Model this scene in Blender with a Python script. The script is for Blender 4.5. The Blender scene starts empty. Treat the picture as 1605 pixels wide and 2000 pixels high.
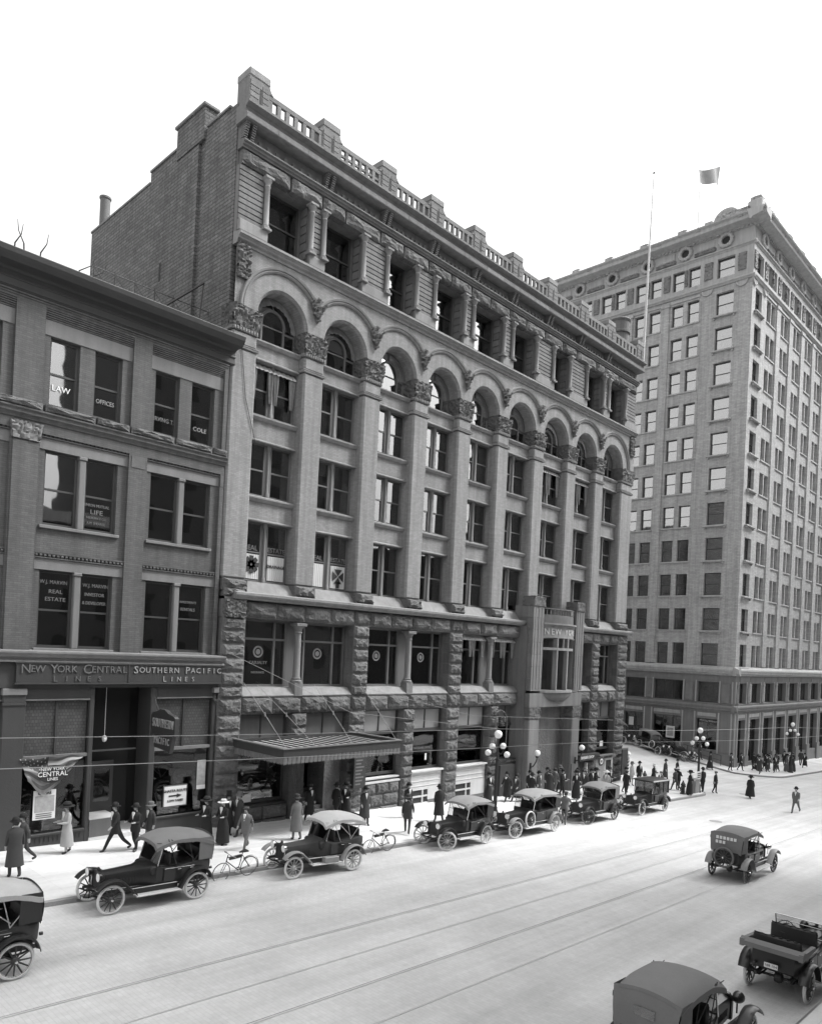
import bpy, bmesh, math, random
from mathutils import Vector, Matrix, noise
random.seed(7)
S = bpy.context.scene
C = S.collection
R = math.radians
PI = math.pi

# ------------------------------------------------------------------ camera
cd = bpy.data.cameras.new('camera')
cam = bpy.data.objects.new('camera', cd)
C.objects.link(cam)
S.camera = cam
cd.sensor_fit = 'HORIZONTAL'
cd.sensor_width = 36.0
cd.lens = 1450.25 / 1605 * 36.0
cd.shift_x = (802.5 - 808.2) / 1605
cd.shift_y = (1261.84 - 1000) / 1605
cd.clip_start = 0.1
cd.clip_end = 2000
YAW, PIT, ROL = 0.807393, 0.004275, 0.046752
fw = Vector((math.sin(YAW) * math.cos(PIT), math.cos(YAW) * math.cos(PIT), math.sin(PIT)))
rt = fw.cross(Vector((0, 0, 1))).normalized()
up = rt.cross(fw)
r2 = rt * math.cos(ROL) + up * math.sin(ROL)
u2 = -rt * math.sin(ROL) + up * math.cos(ROL)
M3 = Matrix((r2, u2, -fw)).transposed()
cam.matrix_world = Matrix.Translation((0, -28, 8.2)) @ M3.to_4x4()

# ------------------------------------------------------------------ world, sun
w = bpy.data.worlds.new('World')
S.world = w
w.use_nodes = True
nt = w.node_tree
bg = nt.nodes['Background']
SUN_EL, SUN_AZ = R(50), R(126)       # azimuth from +Y towards +X
sky = nt.nodes.new('ShaderNodeTexSky')
sky.sky_type = 'NISHITA'
sky.sun_disc = False
sky.sun_elevation = SUN_EL
sky.sun_rotation = SUN_AZ
sky.dust_density = 9
bw = nt.nodes.new('ShaderNodeRGBToBW')
nt.links.new(sky.outputs[0], bw.inputs[0])
mx = nt.nodes.new('ShaderNodeMath')
mx.operation = 'MULTIPLY_ADD'
nt.links.new(bw.outputs[0], mx.inputs[0])
mx.inputs[1].default_value = 1.3
mx.inputs[2].default_value = 4.0     # even white cloud veil
nt.links.new(mx.outputs[0], bg.inputs[0])
bg.inputs[1].default_value = 0.12
sd = bpy.data.lights.new('sun', 'SUN')
sd.energy = 2.1
sd.angle = R(14)
sun = bpy.data.objects.new('sun', sd)
C.objects.link(sun)
dv = Vector((math.sin(SUN_AZ) * math.cos(SUN_EL), math.cos(SUN_AZ) * math.cos(SUN_EL), math.sin(SUN_EL)))
sun.rotation_euler = dv.to_track_quat('Z', 'Y').to_euler()
sun.location = (60, -60, 90)
S.view_settings.view_transform = 'Standard'
S.view_settings.look = 'None'
S.view_settings.exposure = 0.7
S.view_settings.gamma = 1
S.view_settings.use_curve_mapping = False
S.cycles.max_bounces = 8
S.cycles.transparent_max_bounces = 12
S.cycles.use_denoising = True

# ------------------------------------------------------------------ materials
def mat(name, v, rough=0.85, var=0.12, nscale=3.0, bump=0.0, bscale=20.0, streak=0.0, fine=0.06, metal=0.0, ior=None, pattern=None, orand=0.0, bdist=.02, tracks=False):
    m = bpy.data.materials.new(name)
    m.use_nodes = True
    n, l = m.node_tree.nodes, m.node_tree.links
    b = n['Principled BSDF']
    b.inputs['Roughness'].default_value = rough
    b.inputs['Metallic'].default_value = metal
    if ior: b.inputs['IOR'].default_value = ior
    geo = n.new('ShaderNodeNewGeometry')
    pos = geo.outputs['Position']
    def nz(scale, det=4, vec=None):
        t = n.new('ShaderNodeTexNoise')
        t.inputs['Scale'].default_value = scale
        t.inputs['Detail'].default_value = det
        l.new(vec or pos, t.inputs['Vector'])
        return t.outputs[0]
    def ma(op, a, b_, c=None):
        t = n.new('ShaderNodeMath'); t.operation = op
        for i, x in enumerate((a, b_, c)):
            if x is None: continue
            if isinstance(x, (int, float)): t.inputs[i].default_value = x
            else: l.new(x, t.inputs[i])
        return t.outputs[0]
    f = ma('MULTIPLY_ADD', ma('SUBTRACT', nz(nscale), 0.5), var * 2.4, 1.0)
    if fine:
        f = ma('MULTIPLY', f, ma('MULTIPLY_ADD', ma('SUBTRACT', nz(nscale * 14, 2), 0.5), fine * 3, 1.0))
    if streak:
        mp = n.new('ShaderNodeVectorMath'); mp.operation = 'MULTIPLY'
        mp.inputs[1].default_value = (2.2, 2.2, 0.16)
        l.new(pos, mp.inputs[0])
        f = ma('MULTIPLY', f, ma('MULTIPLY_ADD', ma('SUBTRACT', nz(1.6, 5, mp.outputs[0]), 0.5), streak * 2.6, 1.0))
    if orand:
        oi = n.new('ShaderNodeObjectInfo')
        f = ma('MULTIPLY', f, ma('MULTIPLY_ADD', ma('SUBTRACT', oi.outputs['Random'], 0.5), orand * 2, 1.0))
    if tracks:
        for sc_, amp, thr in (((.03, 1.4, 1), .30, .5), ((.10, 3.0, 1), .16, .5), ((.5, .5, 1), .22, .5)):
            mp = n.new('ShaderNodeVectorMath'); mp.operation = 'MULTIPLY'; mp.inputs[1].default_value = sc_
            l.new(pos, mp.inputs[0])
            f = ma('MULTIPLY', f, ma('MULTIPLY_ADD', ma('SUBTRACT', nz(1.0, 6, mp.outputs[0]), thr), amp * 1.6, 1.0))
        sp = nz(1.9, 3)
        cl = n.new('ShaderNodeMath'); cl.operation = 'MULTIPLY_ADD'; cl.use_clamp = True
        l.new(sp, cl.inputs[0]); cl.inputs[1].default_value = -9.0; cl.inputs[2].default_value = 2.75
        f = ma('MULTIPLY', f, ma('MULTIPLY_ADD', cl.outputs[0], -.22, 1.0))
    hgt = None
    if pattern:
        kind, bwid, bh, mort, con = pattern
        sx = n.new('ShaderNodeSeparateXYZ'); l.new(pos, sx.inputs[0])
        cx = n.new('ShaderNodeCombineXYZ')
        if kind == 'wall':
            l.new(ma('ADD', sx.outputs[0], sx.outputs[1]), cx.inputs[0]); l.new(sx.outputs[2], cx.inputs[1])
        elif kind == 'wallz':
            l.new(sx.outputs[2], cx.inputs[0]); l.new(ma('ADD', sx.outputs[0], sx.outputs[1]), cx.inputs[1])
        else:
            l.new(sx.outputs[1], cx.inputs[0]); l.new(sx.outputs[0], cx.inputs[1])
        bt = n.new('ShaderNodeTexBrick')
        l.new(cx.outputs[0], bt.inputs['Vector'])
        bt.inputs['Scale'].default_value = 1.0
        bt.inputs['Brick Width'].default_value = bwid
        bt.inputs['Row Height'].default_value = bh
        bt.inputs['Mortar Size'].default_value = mort
        bt.inputs['Mortar Smooth'].default_value = 0.3
        bt.inputs['Color1'].default_value = (1 + con * .5,) * 3 + (1,)
        bt.inputs['Color2'].default_value = (1 - con * .6,) * 3 + (1,)
        bt.inputs['Mortar'].default_value = (1 - con * 1.3,) * 3 + (1,)
        f = ma('MULTIPLY', f, bt.outputs['Color'])
        hgt = bt.outputs['Fac']
    val = ma('MULTIPLY', f, v)
    l.new(val, b.inputs['Base Color'])
    if bump or hgt:
        bp = n.new('ShaderNodeBump')
        bp.inputs['Distance'].default_value = bdist
        bp.inputs['Strength'].default_value = max(bump, .25)
        h = nz(bscale, 5)
        if hgt: h = ma('MULTIPLY_ADD', hgt, -0.6, h)
        l.new(h, bp.inputs['Height'])
        l.new(bp.outputs[0], b.inputs['Normal'])
    return m

def glass_mat(name, mirror, tint, rough=0.02):
    m = bpy.data.materials.new(name)
    m.use_nodes = True
    n, l = m.node_tree.nodes, m.node_tree.links
    n.remove(n['Principled BSDF'])
    out = n['Material Output']
    tr = n.new('ShaderNodeBsdfTransparent'); tr.inputs[0].default_value = (tint,) * 3 + (1,)
    gl = n.new('ShaderNodeBsdfGlossy'); gl.inputs['Roughness'].default_value = rough
    gl.inputs[0].default_value = (.9, .9, .9, 1)
    nz = n.new('ShaderNodeTexNoise'); nz.inputs['Scale'].default_value = 0.9; nz.inputs['Detail'].default_value = 1
    ge = n.new('ShaderNodeNewGeometry'); l.new(ge.outputs['Position'], nz.inputs['Vector'])
    bp = n.new('ShaderNodeBump'); bp.inputs['Strength'].default_value = .25; bp.inputs['Distance'].default_value = .03
    l.new(nz.outputs[0], bp.inputs['Height']); l.new(bp.outputs[0], gl.inputs['Normal'])
    fr = n.new('ShaderNodeFresnel'); fr.inputs[0].default_value = 1.5
    mp = n.new('ShaderNodeMath'); mp.operation = 'MULTIPLY_ADD'; mp.use_clamp = True
    l.new(fr.outputs[0], mp.inputs[0]); mp.inputs[1].default_value = 1.2; mp.inputs[2].default_value = mirror
    mix = n.new('ShaderNodeMixShader')
    l.new(mp.outputs[0], mix.inputs[0]); l.new(tr.outputs[0], mix.inputs[1]); l.new(gl.outputs[0], mix.inputs[2])
    l.new(mix.outputs[0], out.inputs[0])
    return m

M = dict(
    brick=mat('pale_pressed_brick', 0.225, .9, .07, .5, .2, 25, .34, .10, pattern=('wall', .24, .075, .007, .18), orand=.06),
    trim=mat('sandstone_trim', 0.2, .85, .10, .8, .25, 18, .28, .10, orand=.10),
    rock=mat('rough_sandstone', 0.115, .95, .26, 1.3, .9, 9, .30, .22, orand=.22, bdist=.08),
    carve=mat('carved_terracotta', 0.11, .9, .25, 2.5, .6, 14, .1, .15),
    sidebrick=mat('common_brick', 0.135, .95, .30, .9, 1.0, 7, .30, .35, pattern=('wall', .62, .17, .028, .34)),
    topst=mat('upper_stone', 0.15, .9, .12, .9, .3, 16, .32, .12, orand=.14),
    lbrick=mat('dark_pressed_brick', 0.095, .9, .10, .6, .25, 24, .34, .10, pattern=('wall', .24, .075, .008, .20), orand=.05),
    ltrim=mat('grey_lintel_stone', 0.165, .85, .12, 1.2, .2, 20, .2, .08),
    lsign=mat('dark_painted_wood', 0.04, .55, .15, 1.5, .1, 20, .1, .05),
    lfront=mat('painted_iron_front', 0.045, .6, .12, 1.5, .1, 20, .12, .05),
    prism=mat('ribbed_prism_glass', 0.08, .35, .08, 1, .3, 30, 0, .05, pattern=('wall', .12, .12, .012, .35)),
    tbrick=mat('buff_tower_brick', 0.37, .9, .07, .35, .25, 22, .30, .12, pattern=('wall', .5, .15, .014, .22)),
    ttrim=mat('tower_terracotta', 0.36, .85, .10, .9, .2, 18, .26, .08, orand=.06),
    tbase=mat('tower_base_stone', 0.18, .8, .14, 1.1, .25, 16, .2, .08),
    frame=mat('dark_painted_sash', .05, .5, .1, 2, 0, 10, 0, .0),
    framel=mat('grey_painted_sash', .12, .6, .1, 2, 0, 10, .1, .0),
    glass=glass_mat('window_glass', .16, .6),
    tglass=glass_mat('tower_window_glass', .34, .6),
    plate=glass_mat('plate_glass', .02, .7),
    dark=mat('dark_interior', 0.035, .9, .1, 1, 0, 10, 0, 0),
    blind=mat('linen_blind', 0.3, .9, .1, 1.0, 0, 10, .05, .02),
    shade=mat('grey_paper_shade', 0.12, .8, .12, 1.0, 0, 10, .15, .04),
    white=mat('white_paint', 0.52, .6, .06, 1.5, .05, 10, .10, .03),
    cloth_l=mat('pale_canvas', .55, .9, .1, 2, .2, 12, .1, .04),
    cloth_m=mat('striped_bunting', .22, .9, .35, 7, .2, 12, .4, .2),
    roadm=mat('worn_brick_paving', 0.5, .85, .13, .35, .35, 28, 0, .07, pattern=('floor', .26, .11, .012, .06), tracks=True),
    walk=mat('cement_pavement', 0.6, .85, .07, .5, .12, 25, 0, .05, pattern=('floor', 1.5, 1.5, .014, .10), tracks=True),
    kerbm=mat('granite_kerb', .26, .85, .18, 2, .3, 20, 0, .12),
    ground=mat('bare_ground', .3, .95, .1, .1, 0, 10, 0, .05),
    steel=mat('worn_steel', .55, .5, .1, 2, 0, 10, 0, .05),
    groove=mat('dark_groove', .14, .9, .1, 3, 0, 10, 0, .05),
    black=mat('black_enamel', .022, .28, .1, 3, 0, 10, 0, .0),
    blackm=mat('black_iron', .03, .55, .1, 4, .1, 30, 0, .05),
    topd=mat('dark_canvas_top', .17, .85, .10, 2.5, .25, 16, .0, .05),
    topl=mat('sunbleached_canvas_top', .42, .85, .13, 2.5, .3, 14, .0, .06),
    topm=mat('grey_canvas_top', .24, .85, .13, 2.5, .3, 14, .0, .06),
    leather=mat('black_leather', .02, .5, .1, 4, .2, 15, 0, .05),
    tyre=mat('dusty_white_tyre', .62, .8, .15, 8, .1, 20, 0, .1),
    tyred=mat('grey_tyre', .14, .8, .15, 8, .1, 20, 0, .1),
    wheelw=mat('pale_wood_wheel', .36, .6, .15, 8, 0, 20, 0, .05),
    wheeld=mat('dark_wood_wheel', .05, .5, .15, 8, 0, 20, 0, .05),
    nickel=mat('nickel_plate', .7, .18, .03, 5, 0, 10, 0, 0, metal=1.0),
    fendl=mat('dusty_grey_fender', .25, .5, .15, 4, 0, 10, 0, .05),
    bright=mat('dusty_step_plate', .5, .5, .12, 6, 0, 10, 0, .08),
    globe=mat('opal_glass', .85, .2, .02, 3, 0, 10, 0, 0),
    letter=mat('silver_leaf_letters', 0.16, .5, .1, 5, 0, 10, 0, 0),
    letterw=mat('white_letters', .75, .5, .05, 5, 0, 10, 0, 0),
    letterb=mat('black_letters', .03, .6, .05, 5, 0, 10, 0, 0),
    letterf=mat('faded_gilt_letters', .15, .6, .1, 5, 0, 10, 0, 0),
    paper=mat('white_paper', .72, .8, .04, 3, 0, 10, 0, .02),
    papg=mat('printed_paper', .35, .8, .35, 6, 0, 10, 0, .2),
    wire=mat('bare_wire', 0.3, .4, .1, 3, 0, 10, 0, 0),
    skin=mat('skin', .38, .6, .05, 5, 0, 10, 0, 0),
    suitd=mat('black_wool', .018, .9, .15, 6, 0, 10, 0, .05),
    suitb=mat('charcoal_wool', .045, .9, .15, 6, 0, 10, 0, .05),
    suitg=mat('mid_grey_wool', .13, .9, .15, 6, 0, 10, 0, .05),
    suitl=mat('pale_grey_wool', .36, .9, .12, 6, 0, 10, 0, .05),
    shirt=mat('white_cotton', .8, .8, .03, 6, 0, 10, 0, 0),
    straw=mat('straw_hat', .6, .8, .08, 9, 0, 10, 0, .05),
    plank=mat('weathered_boards', .26, .85, .15, 1.5, .2, 10, .2, .1),
    oppo=mat('opposite_facade', .09, .9, .12, .6, 0, 10, .1, .05),
    flagm=mat('flag_cloth', .22, .9, .35, .8, 0, 10, 0, .05),
    roofm=mat('tar_roof', .09, .95, .1, 1, 0, 10, 0, .05),
)

# ------------------------------------------------------------------ mesh builder
class MB:
    def __init__(s): s.v = []; s.f = []
    def add(s, vs, fs):
        o = len(s.v); s.v += [tuple(p) for p in vs]; s.f += [tuple(i + o for i in f) for f in fs]
    def box(s, x0, x1, y0, y1, z0, z1, b=0.0):
        if b <= 0:
            s.add([(x0, y0, z0), (x1, y0, z0), (x1, y1, z0), (x0, y1, z0), (x0, y0, z1), (x1, y0, z1), (x1, y1, z1), (x0, y1, z1)],
                  [(0, 3, 2, 1), (4, 5, 6, 7), (0, 1, 5, 4), (1, 2, 6, 5), (2, 3, 7, 6), (3, 0, 4, 7)])
        else:
            b = min(b, (x1 - x0) * .45, (y1 - y0) * .45, (z1 - z0) * .45)
            def ring(z, i): return [(x0 + b * i[0], y0 + b * i[1], z), (x1 - b * i[0], y0 + b * i[1], z), (x1 - b * i[2], y0 + b * i[3], z)]
            def oct_(z, k):
                e = b * k
                return [(x0 + b, y0 + e, z), (x1 - b, y0 + e, z), (x1 - e, y0 + b, z), (x1 - e, y1 - b, z),
                        (x1 - b, y1 - e, z), (x0 + b, y1 - e, z), (x0 + e, y1 - b, z), (x0 + e, y0 + b, z)]
            rs = [oct_(z0, 1), oct_(z0 + b, 0), oct_(z1 - b, 0), oct_(z1, 1)]
            vs = [p for r_ in rs for p in r_]
            fs = []
            for k in range(3):
                for i in range(8):
                    j = (i + 1) % 8
                    fs.append((k * 8 + i, k * 8 + j, k * 8 + 8 + j, k * 8 + 8 + i))
            fs.append(tuple(range(7, -1, -1))); fs.append(tuple(range(24, 32)))
            s.add(vs, fs)
    def tube(s, pts, r, n=8, cap=True):
        pts = [Vector(p) for p in pts]
        rr = r if isinstance(r, (list, tuple)) else [r] * len(pts)
        o = len(s.v); a = None
        for i, p in enumerate(pts):
            d = (pts[min(i + 1, len(pts) - 1)] - pts[max(i - 1, 0)]).normalized()
            if a is None:
                a = d.orthogonal().normalized()
            a = (a - d * a.dot(d)).normalized(); b = d.cross(a)
            for k in range(n):
                t = 2 * PI * k / n
                s.v.append(tuple(p + (a * math.cos(t) + b * math.sin(t)) * rr[i]))
        for i in range(len(pts) - 1):
            for k in range(n):
                k2 = (k + 1) % n
                s.f.append((o + i * n + k, o + i * n + k2, o + (i + 1) * n + k2, o + (i + 1) * n + k))
        if cap:
            s.f.append(tuple(o + k for k in range(n - 1, -1, -1)))
            e = o + (len(pts) - 1) * n
            s.f.append(tuple(e + k for k in range(n)))
    def lathe(s, prof, n=16, c=(0, 0, 0), axis='z', a0=0, a1=2 * PI):
        full = abs(a1 - a0 - 2 * PI) < 1e-6
        m = n if full else n + 1
        o = len(s.v)
        for (r, z) in prof:
            for k in range(m):
                t = a0 + (a1 - a0) * k / n
                x, y = r * math.cos(t), r * math.sin(t)
                p = (x, y, z) if axis == 'z' else ((x, z, y) if axis == 'y' else (z, x, y))
                s.v.append((p[0] + c[0], p[1] + c[1], p[2] + c[2]))
        for i in range(len(prof) - 1):
            for k in range(n):
                k2 = (k + 1) % m
                s.f.append((o + i * m + k, o + i * m + k2, o + (i + 1) * m + k2, o + (i + 1) * m + k))
    def prism(s, poly, y0, y1):            # poly in (x,z), extruded along y
        n = len(poly)
        vs = [(x, y0, z) for x, z in poly] + [(x, y1, z) for x, z in poly]
        fs = [tuple(range(n)), tuple(range(2 * n - 1, n - 1, -1))]
        for i in range(n):
            j = (i + 1) % n
            fs.append((i, i + n, j + n, j))
        s.add(vs, fs)
    def profile(s, prof, x0, x1):          # prof in (y,z) open polyline swept along x with end caps
        n = len(prof)
        vs = [(x0, y, z) for y, z in prof] + [(x1, y, z) for y, z in prof]
        fs = [(i, i + 1, i + 1 + n, i + n) for i in range(n - 1)]
        fs += [tuple(range(n - 1, -1, -1)), tuple(range(n, 2 * n))]
        fs.append((0, n, 2 * n - 1, n - 1))
        s.add(vs, fs)
    def grid(s, fn, nu, nv):
        o = len(s.v)
        for i in range(nu + 1):
            for j in range(nv + 1):
                s.v.append(tuple(fn(i / nu, j / nv)))
        for i in range(nu):
            for j in range(nv):
                a = o + i * (nv + 1) + j
                s.f.append((a, a + nv + 1, a + nv + 2, a + 1))
    def mesh(s, name, m, smooth=False):
        me = bpy.data.meshes.new(name)
        me.from_pydata(s.v, [], s.f)
        for k in (m if isinstance(m, (list, tuple)) else [m]):
            me.materials.append(M[k])
        bm = bmesh.new(); bm.from_mesh(me)
        bmesh.ops.recalc_face_normals(bm, faces=bm.faces)
        bm.to_mesh(me); bm.free()
        if smooth:
            me.shade_smooth() if hasattr(me, 'shade_smooth') else None
            me.set_sharp_from_angle(angle=R(40))
        me.update()
        return me

CACHE = {}
def cached(key, fn, name, m, smooth=False):
    k = (key, m if isinstance(m, str) else tuple(m))
    if k not in CACHE:
        b = MB(); fn(b); CACHE[k] = b.mesh(name, m, smooth)
    return CACHE[k]

def tag(o, label=None, cat=None, group=None, kind=None):
    if label: o['label'] = label
    if cat: o['category'] = cat
    if group: o['group'] = group
    if kind: o['kind'] = kind
    return o
def thing(name, loc, label, cat, group=None, rz=0):
    o = bpy.data.objects.new(name, None); C.objects.link(o)
    o.location = loc; o.rotation_euler = (0, 0, rz); o.empty_display_size = .3
    return tag(o, label, cat, group)
def obj(name, me, parent=None, loc=(0, 0, 0), rot=(0, 0, 0), scale=None):
    o = bpy.data.objects.new(name, me); C.objects.link(o)
    o.location = loc; o.rotation_euler = rot
    if scale: o.scale = scale
    if parent: o.parent = parent
    return o

class Face:
    """a wall face of a building: u runs right along the wall, w into it, z up"""
    def __init__(s, ox, oy, rz, parent):
        s.ox, s.oy, s.rz, s.p = ox, oy, rz, parent
    def at(s, u, w, z):
        c, n = math.cos(s.rz), math.sin(s.rz)
        b = s.p.location
        return (s.ox + c * u - n * w - b.x, s.oy + n * u + c * w - b.y, z - b.z)
    def put(s, name, me, u, w, z, scale=None, tilt=0):
        return obj(name, me, s.p, s.at(u, w, z), (0, tilt, s.rz), scale)
    def box(s, name, m, u0, u1, w0, w1, z0, z1, b=0.0):
        a, d, h = round(u1 - u0, 3), round(w1 - w0, 3), round(z1 - z0, 3)
        me = cached(('box', a, d, h, b), lambda q: q.box(-a / 2, a / 2, -d / 2, d / 2, -h / 2, h / 2, b), name, m)
        return s.put(name, me, (u0 + u1) / 2, (w0 + w1) / 2, (z0 + z1) / 2)
    def build(s, name, mb, m, smooth=False):           # mb in (u,w,z) coordinates
        xs = [v[0] for v in mb.v]; ys = [v[1] for v in mb.v]; zs = [v[2] for v in mb.v]
        c = ((min(xs) + max(xs)) / 2, (min(ys) + max(ys)) / 2, (min(zs) + max(zs)) / 2)
        mb.v = [(v[0] - c[0], v[1] - c[1], v[2] - c[2]) for v in mb.v]
        return s.put(name, mb.mesh(name, m, smooth), *c)

def subbox(name, m, part, x0, x1, y0, y1, z0, z1, b=0.0):   # relative to a part
    a, d, h = round(x1 - x0, 3), round(y1 - y0, 3), round(z1 - z0, 3)
    me = cached(('box', a, d, h, b), lambda q: q.box(-a / 2, a / 2, -d / 2, d / 2, -h / 2, h / 2, b), name, m)
    return obj(name, me, part, ((x0 + x1) / 2, (y0 + y1) / 2, (z0 + z1) / 2))

TEXTS = {}
def text_mesh(t, m, ext=.008, shear=0.0, sx=1.0):
    k = (t, m, ext, shear, sx)
    if k in TEXTS: return TEXTS[k]
    cu = bpy.data.curves.new('lettering', 'FONT')
    cu.body = t; cu.size = 1.0; cu.align_x = 'CENTER'; cu.align_y = 'CENTER'
    cu.extrude = ext; cu.shear = shear; cu.resolution_u = 2
    o = bpy.data.objects.new('tmp', cu); C.objects.link(o)
    dg = bpy.context.evaluated_depsgraph_get()
    me = bpy.data.meshes.new_from_object(o.evaluated_get(dg))
    me.transform(Matrix.Diagonal((sx, 1, 1, 1)) )
    me.transform(Matrix.Rotation(PI / 2, 4, 'X'))
    me.materials.clear(); me.materials.append(M[m])
    me.name = 'lettering'
    bpy.data.objects.remove(o)
    TEXTS[k] = me
    return me
def letter(face, t, u, w, z, size, m='letter', sx=1.0, shear=0.0, tilt=0, name='lettering'):
    return face.put(name, text_mesh(t, m, .012 / max(size, .05) if size < .3 else .02, shear, sx), u, w, z, (size,) * 3, tilt)

# rough stone blocks --------------------------------------------------------
def rock_fn(seed):
    def fn(b):
        rnd = random.Random(seed)
        n, m_ = 7, 5
        g = {}
        for i in range(n + 1):
            for j in range(m_ + 1):
                x, z = i / n - .5, j / m_ - .5
                e = min(i, n - i, j, m_ - j)
                y = -.5 if e == 0 else -.5 - rnd.uniform(.16, .38) - (.05 if e > 1 else 0)
                if 0 < i < n: x += rnd.uniform(-.04, .04)
                if 0 < j < m_: z += rnd.uniform(-.05, .05)
                if e == 0: x *= .965; z *= .94
                g[i, j] = len(b.v); b.v.append((x, y, z))
        for i in range(n):
            for j in range(m_):
                q = (g[i, j], g[i + 1, j], g[i + 1, j + 1], g[i, j + 1])
                if (i + j) % 2: b.f += [(q[0], q[1], q[2]), (q[0], q[2], q[3])]
                else: b.f += [(q[0], q[1], q[3]), (q[1], q[2], q[3])]
        o = len(b.v)
        b.v += [(-.483, .5, -.47), (.483, .5, -.47), (.483, .5, .47), (-.483, .5, .47)]
        b.f += [tuple([g[i, 0] for i in range(n, -1, -1)] + [o, o + 1]),
                tuple([g[i, m_] for i in range(n + 1)] + [o + 2, o + 3]),
                tuple([g[0, j] for j in range(m_ + 1)] + [o + 3, o]),
                tuple([g[n, j] for j in range(m_, -1, -1)] + [o + 1, o + 2])]
    return fn
ROCKS = [cached(('rock', i), rock_fn(40 + i), 'stone_block', 'rock') for i in range(9)]
def rock(face, u0, u1, w, d, z0, z1, name='stone_block'):
    return face.put(name, random.choice(ROCKS), (u0 + u1) / 2, w + d / 2, (z0 + z1) / 2, (u1 - u0, d, z1 - z0))

def carved(key, wx, wy, wz, m='carve', n=14, amp=.07, taper=0.0, seed=0):
    """a carved block: swirling leafwork cut into its faces"""
    def fn(b):
        def dis(p, nrm):
            q = Vector((p[0] * 5 + seed, p[1] * 5, p[2] * 5))
            h = math.sin(9 * noise.noise(q) + p[2] * 9) * .5 + math.sin(11 * noise.noise(q * 1.7)) * .5
            k = 1 + taper * (p[2] / wz)
            return (p[0] * k + nrm[0] * amp * h, p[1] * k + nrm[1] * amp * h, p[2] + nrm[2] * amp * h)
        nz_ = max(5, int(n * wz / max(wx, wz)))
        nx = max(5, int(n * wx / max(wx, wz)))
        b.grid(lambda s, t: dis(((s - .5) * wx, -wy / 2, (t - .5) * wz), (0, -1, 0)), nx, nz_)
        b.grid(lambda s, t: dis((-wx / 2, (.5 - s) * wy, (t - .5) * wz), (-1, 0, 0)), max(5, int(nx * wy / wx)), nz_)
        b.grid(lambda s, t: dis((wx / 2, (s - .5) * wy, (t - .5) * wz), (1, 0, 0)), max(5, int(nx * wy / wx)), nz_)
        k0, k1 = 1 - taper / 2, 1 + taper / 2
        b.add([(-wx / 2 * k1, -wy / 2 * k1, wz / 2), (wx / 2 * k1, -wy / 2 * k1, wz / 2), (wx / 2 * k1, wy / 2 * k1, wz / 2), (-wx / 2 * k1, wy / 2 * k1, wz / 2)], [(0, 1, 2, 3)])
        b.add([(-wx / 2 * k0, -wy / 2 * k0, -wz / 2), (wx / 2 * k0, -wy / 2 * k0, -wz / 2), (wx / 2 * k0, wy / 2 * k0, -wz / 2), (-wx / 2 * k0, wy / 2 * k0, -wz / 2)], [(0, 3, 2, 1)])
    return cached(('carved', key, wx, wy, wz, n, amp, taper, seed), fn, 'carving', m, True)

# walls with openings -------------------------------------------------------
def grid_wall(face, name, m, us, zs, is_open, depth, w=0.0):
    b = MB()
    for i in range(len(us) - 1):
        for j in range(len(zs) - 1):
            u0, u1, z0, z1 = us[i], us[i + 1], zs[j], zs[j + 1]
            if not is_open(i, j):
                b.add([(u0, w, z0), (u1, w, z0), (u1, w, z1), (u0, w, z1)], [(0, 1, 2, 3)])
            else:
                d = w + depth
                for (a, c) in (((u0, z0), (u1, z0)), ((u1, z0), (u1, z1)), ((u1, z1), (u0, z1)), ((u0, z1), (u0, z0))):
                    # leave out walls between two open cells
                    di = 1 if a[0] == u1 and c[0] == u1 else (-1 if a[0] == u0 and c[0] == u0 else 0)
                    dj = 0 if di else (-1 if a[1] == z0 else 1)
                    ii, jj = i + di, j + dj
                    if 0 <= ii < len(us) - 1 and 0 <= jj < len(zs) - 1 and is_open(ii, jj): continue
                    b.add([(a[0], w, a[1]), (c[0], w, c[1]), (c[0], d, c[1]), (a[0], d, a[1])], [(0, 1, 2, 3)])
    b2 = MB(); b2.v = b.v; b2.f = b.f
    return face.build(name, b2, m)

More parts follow.
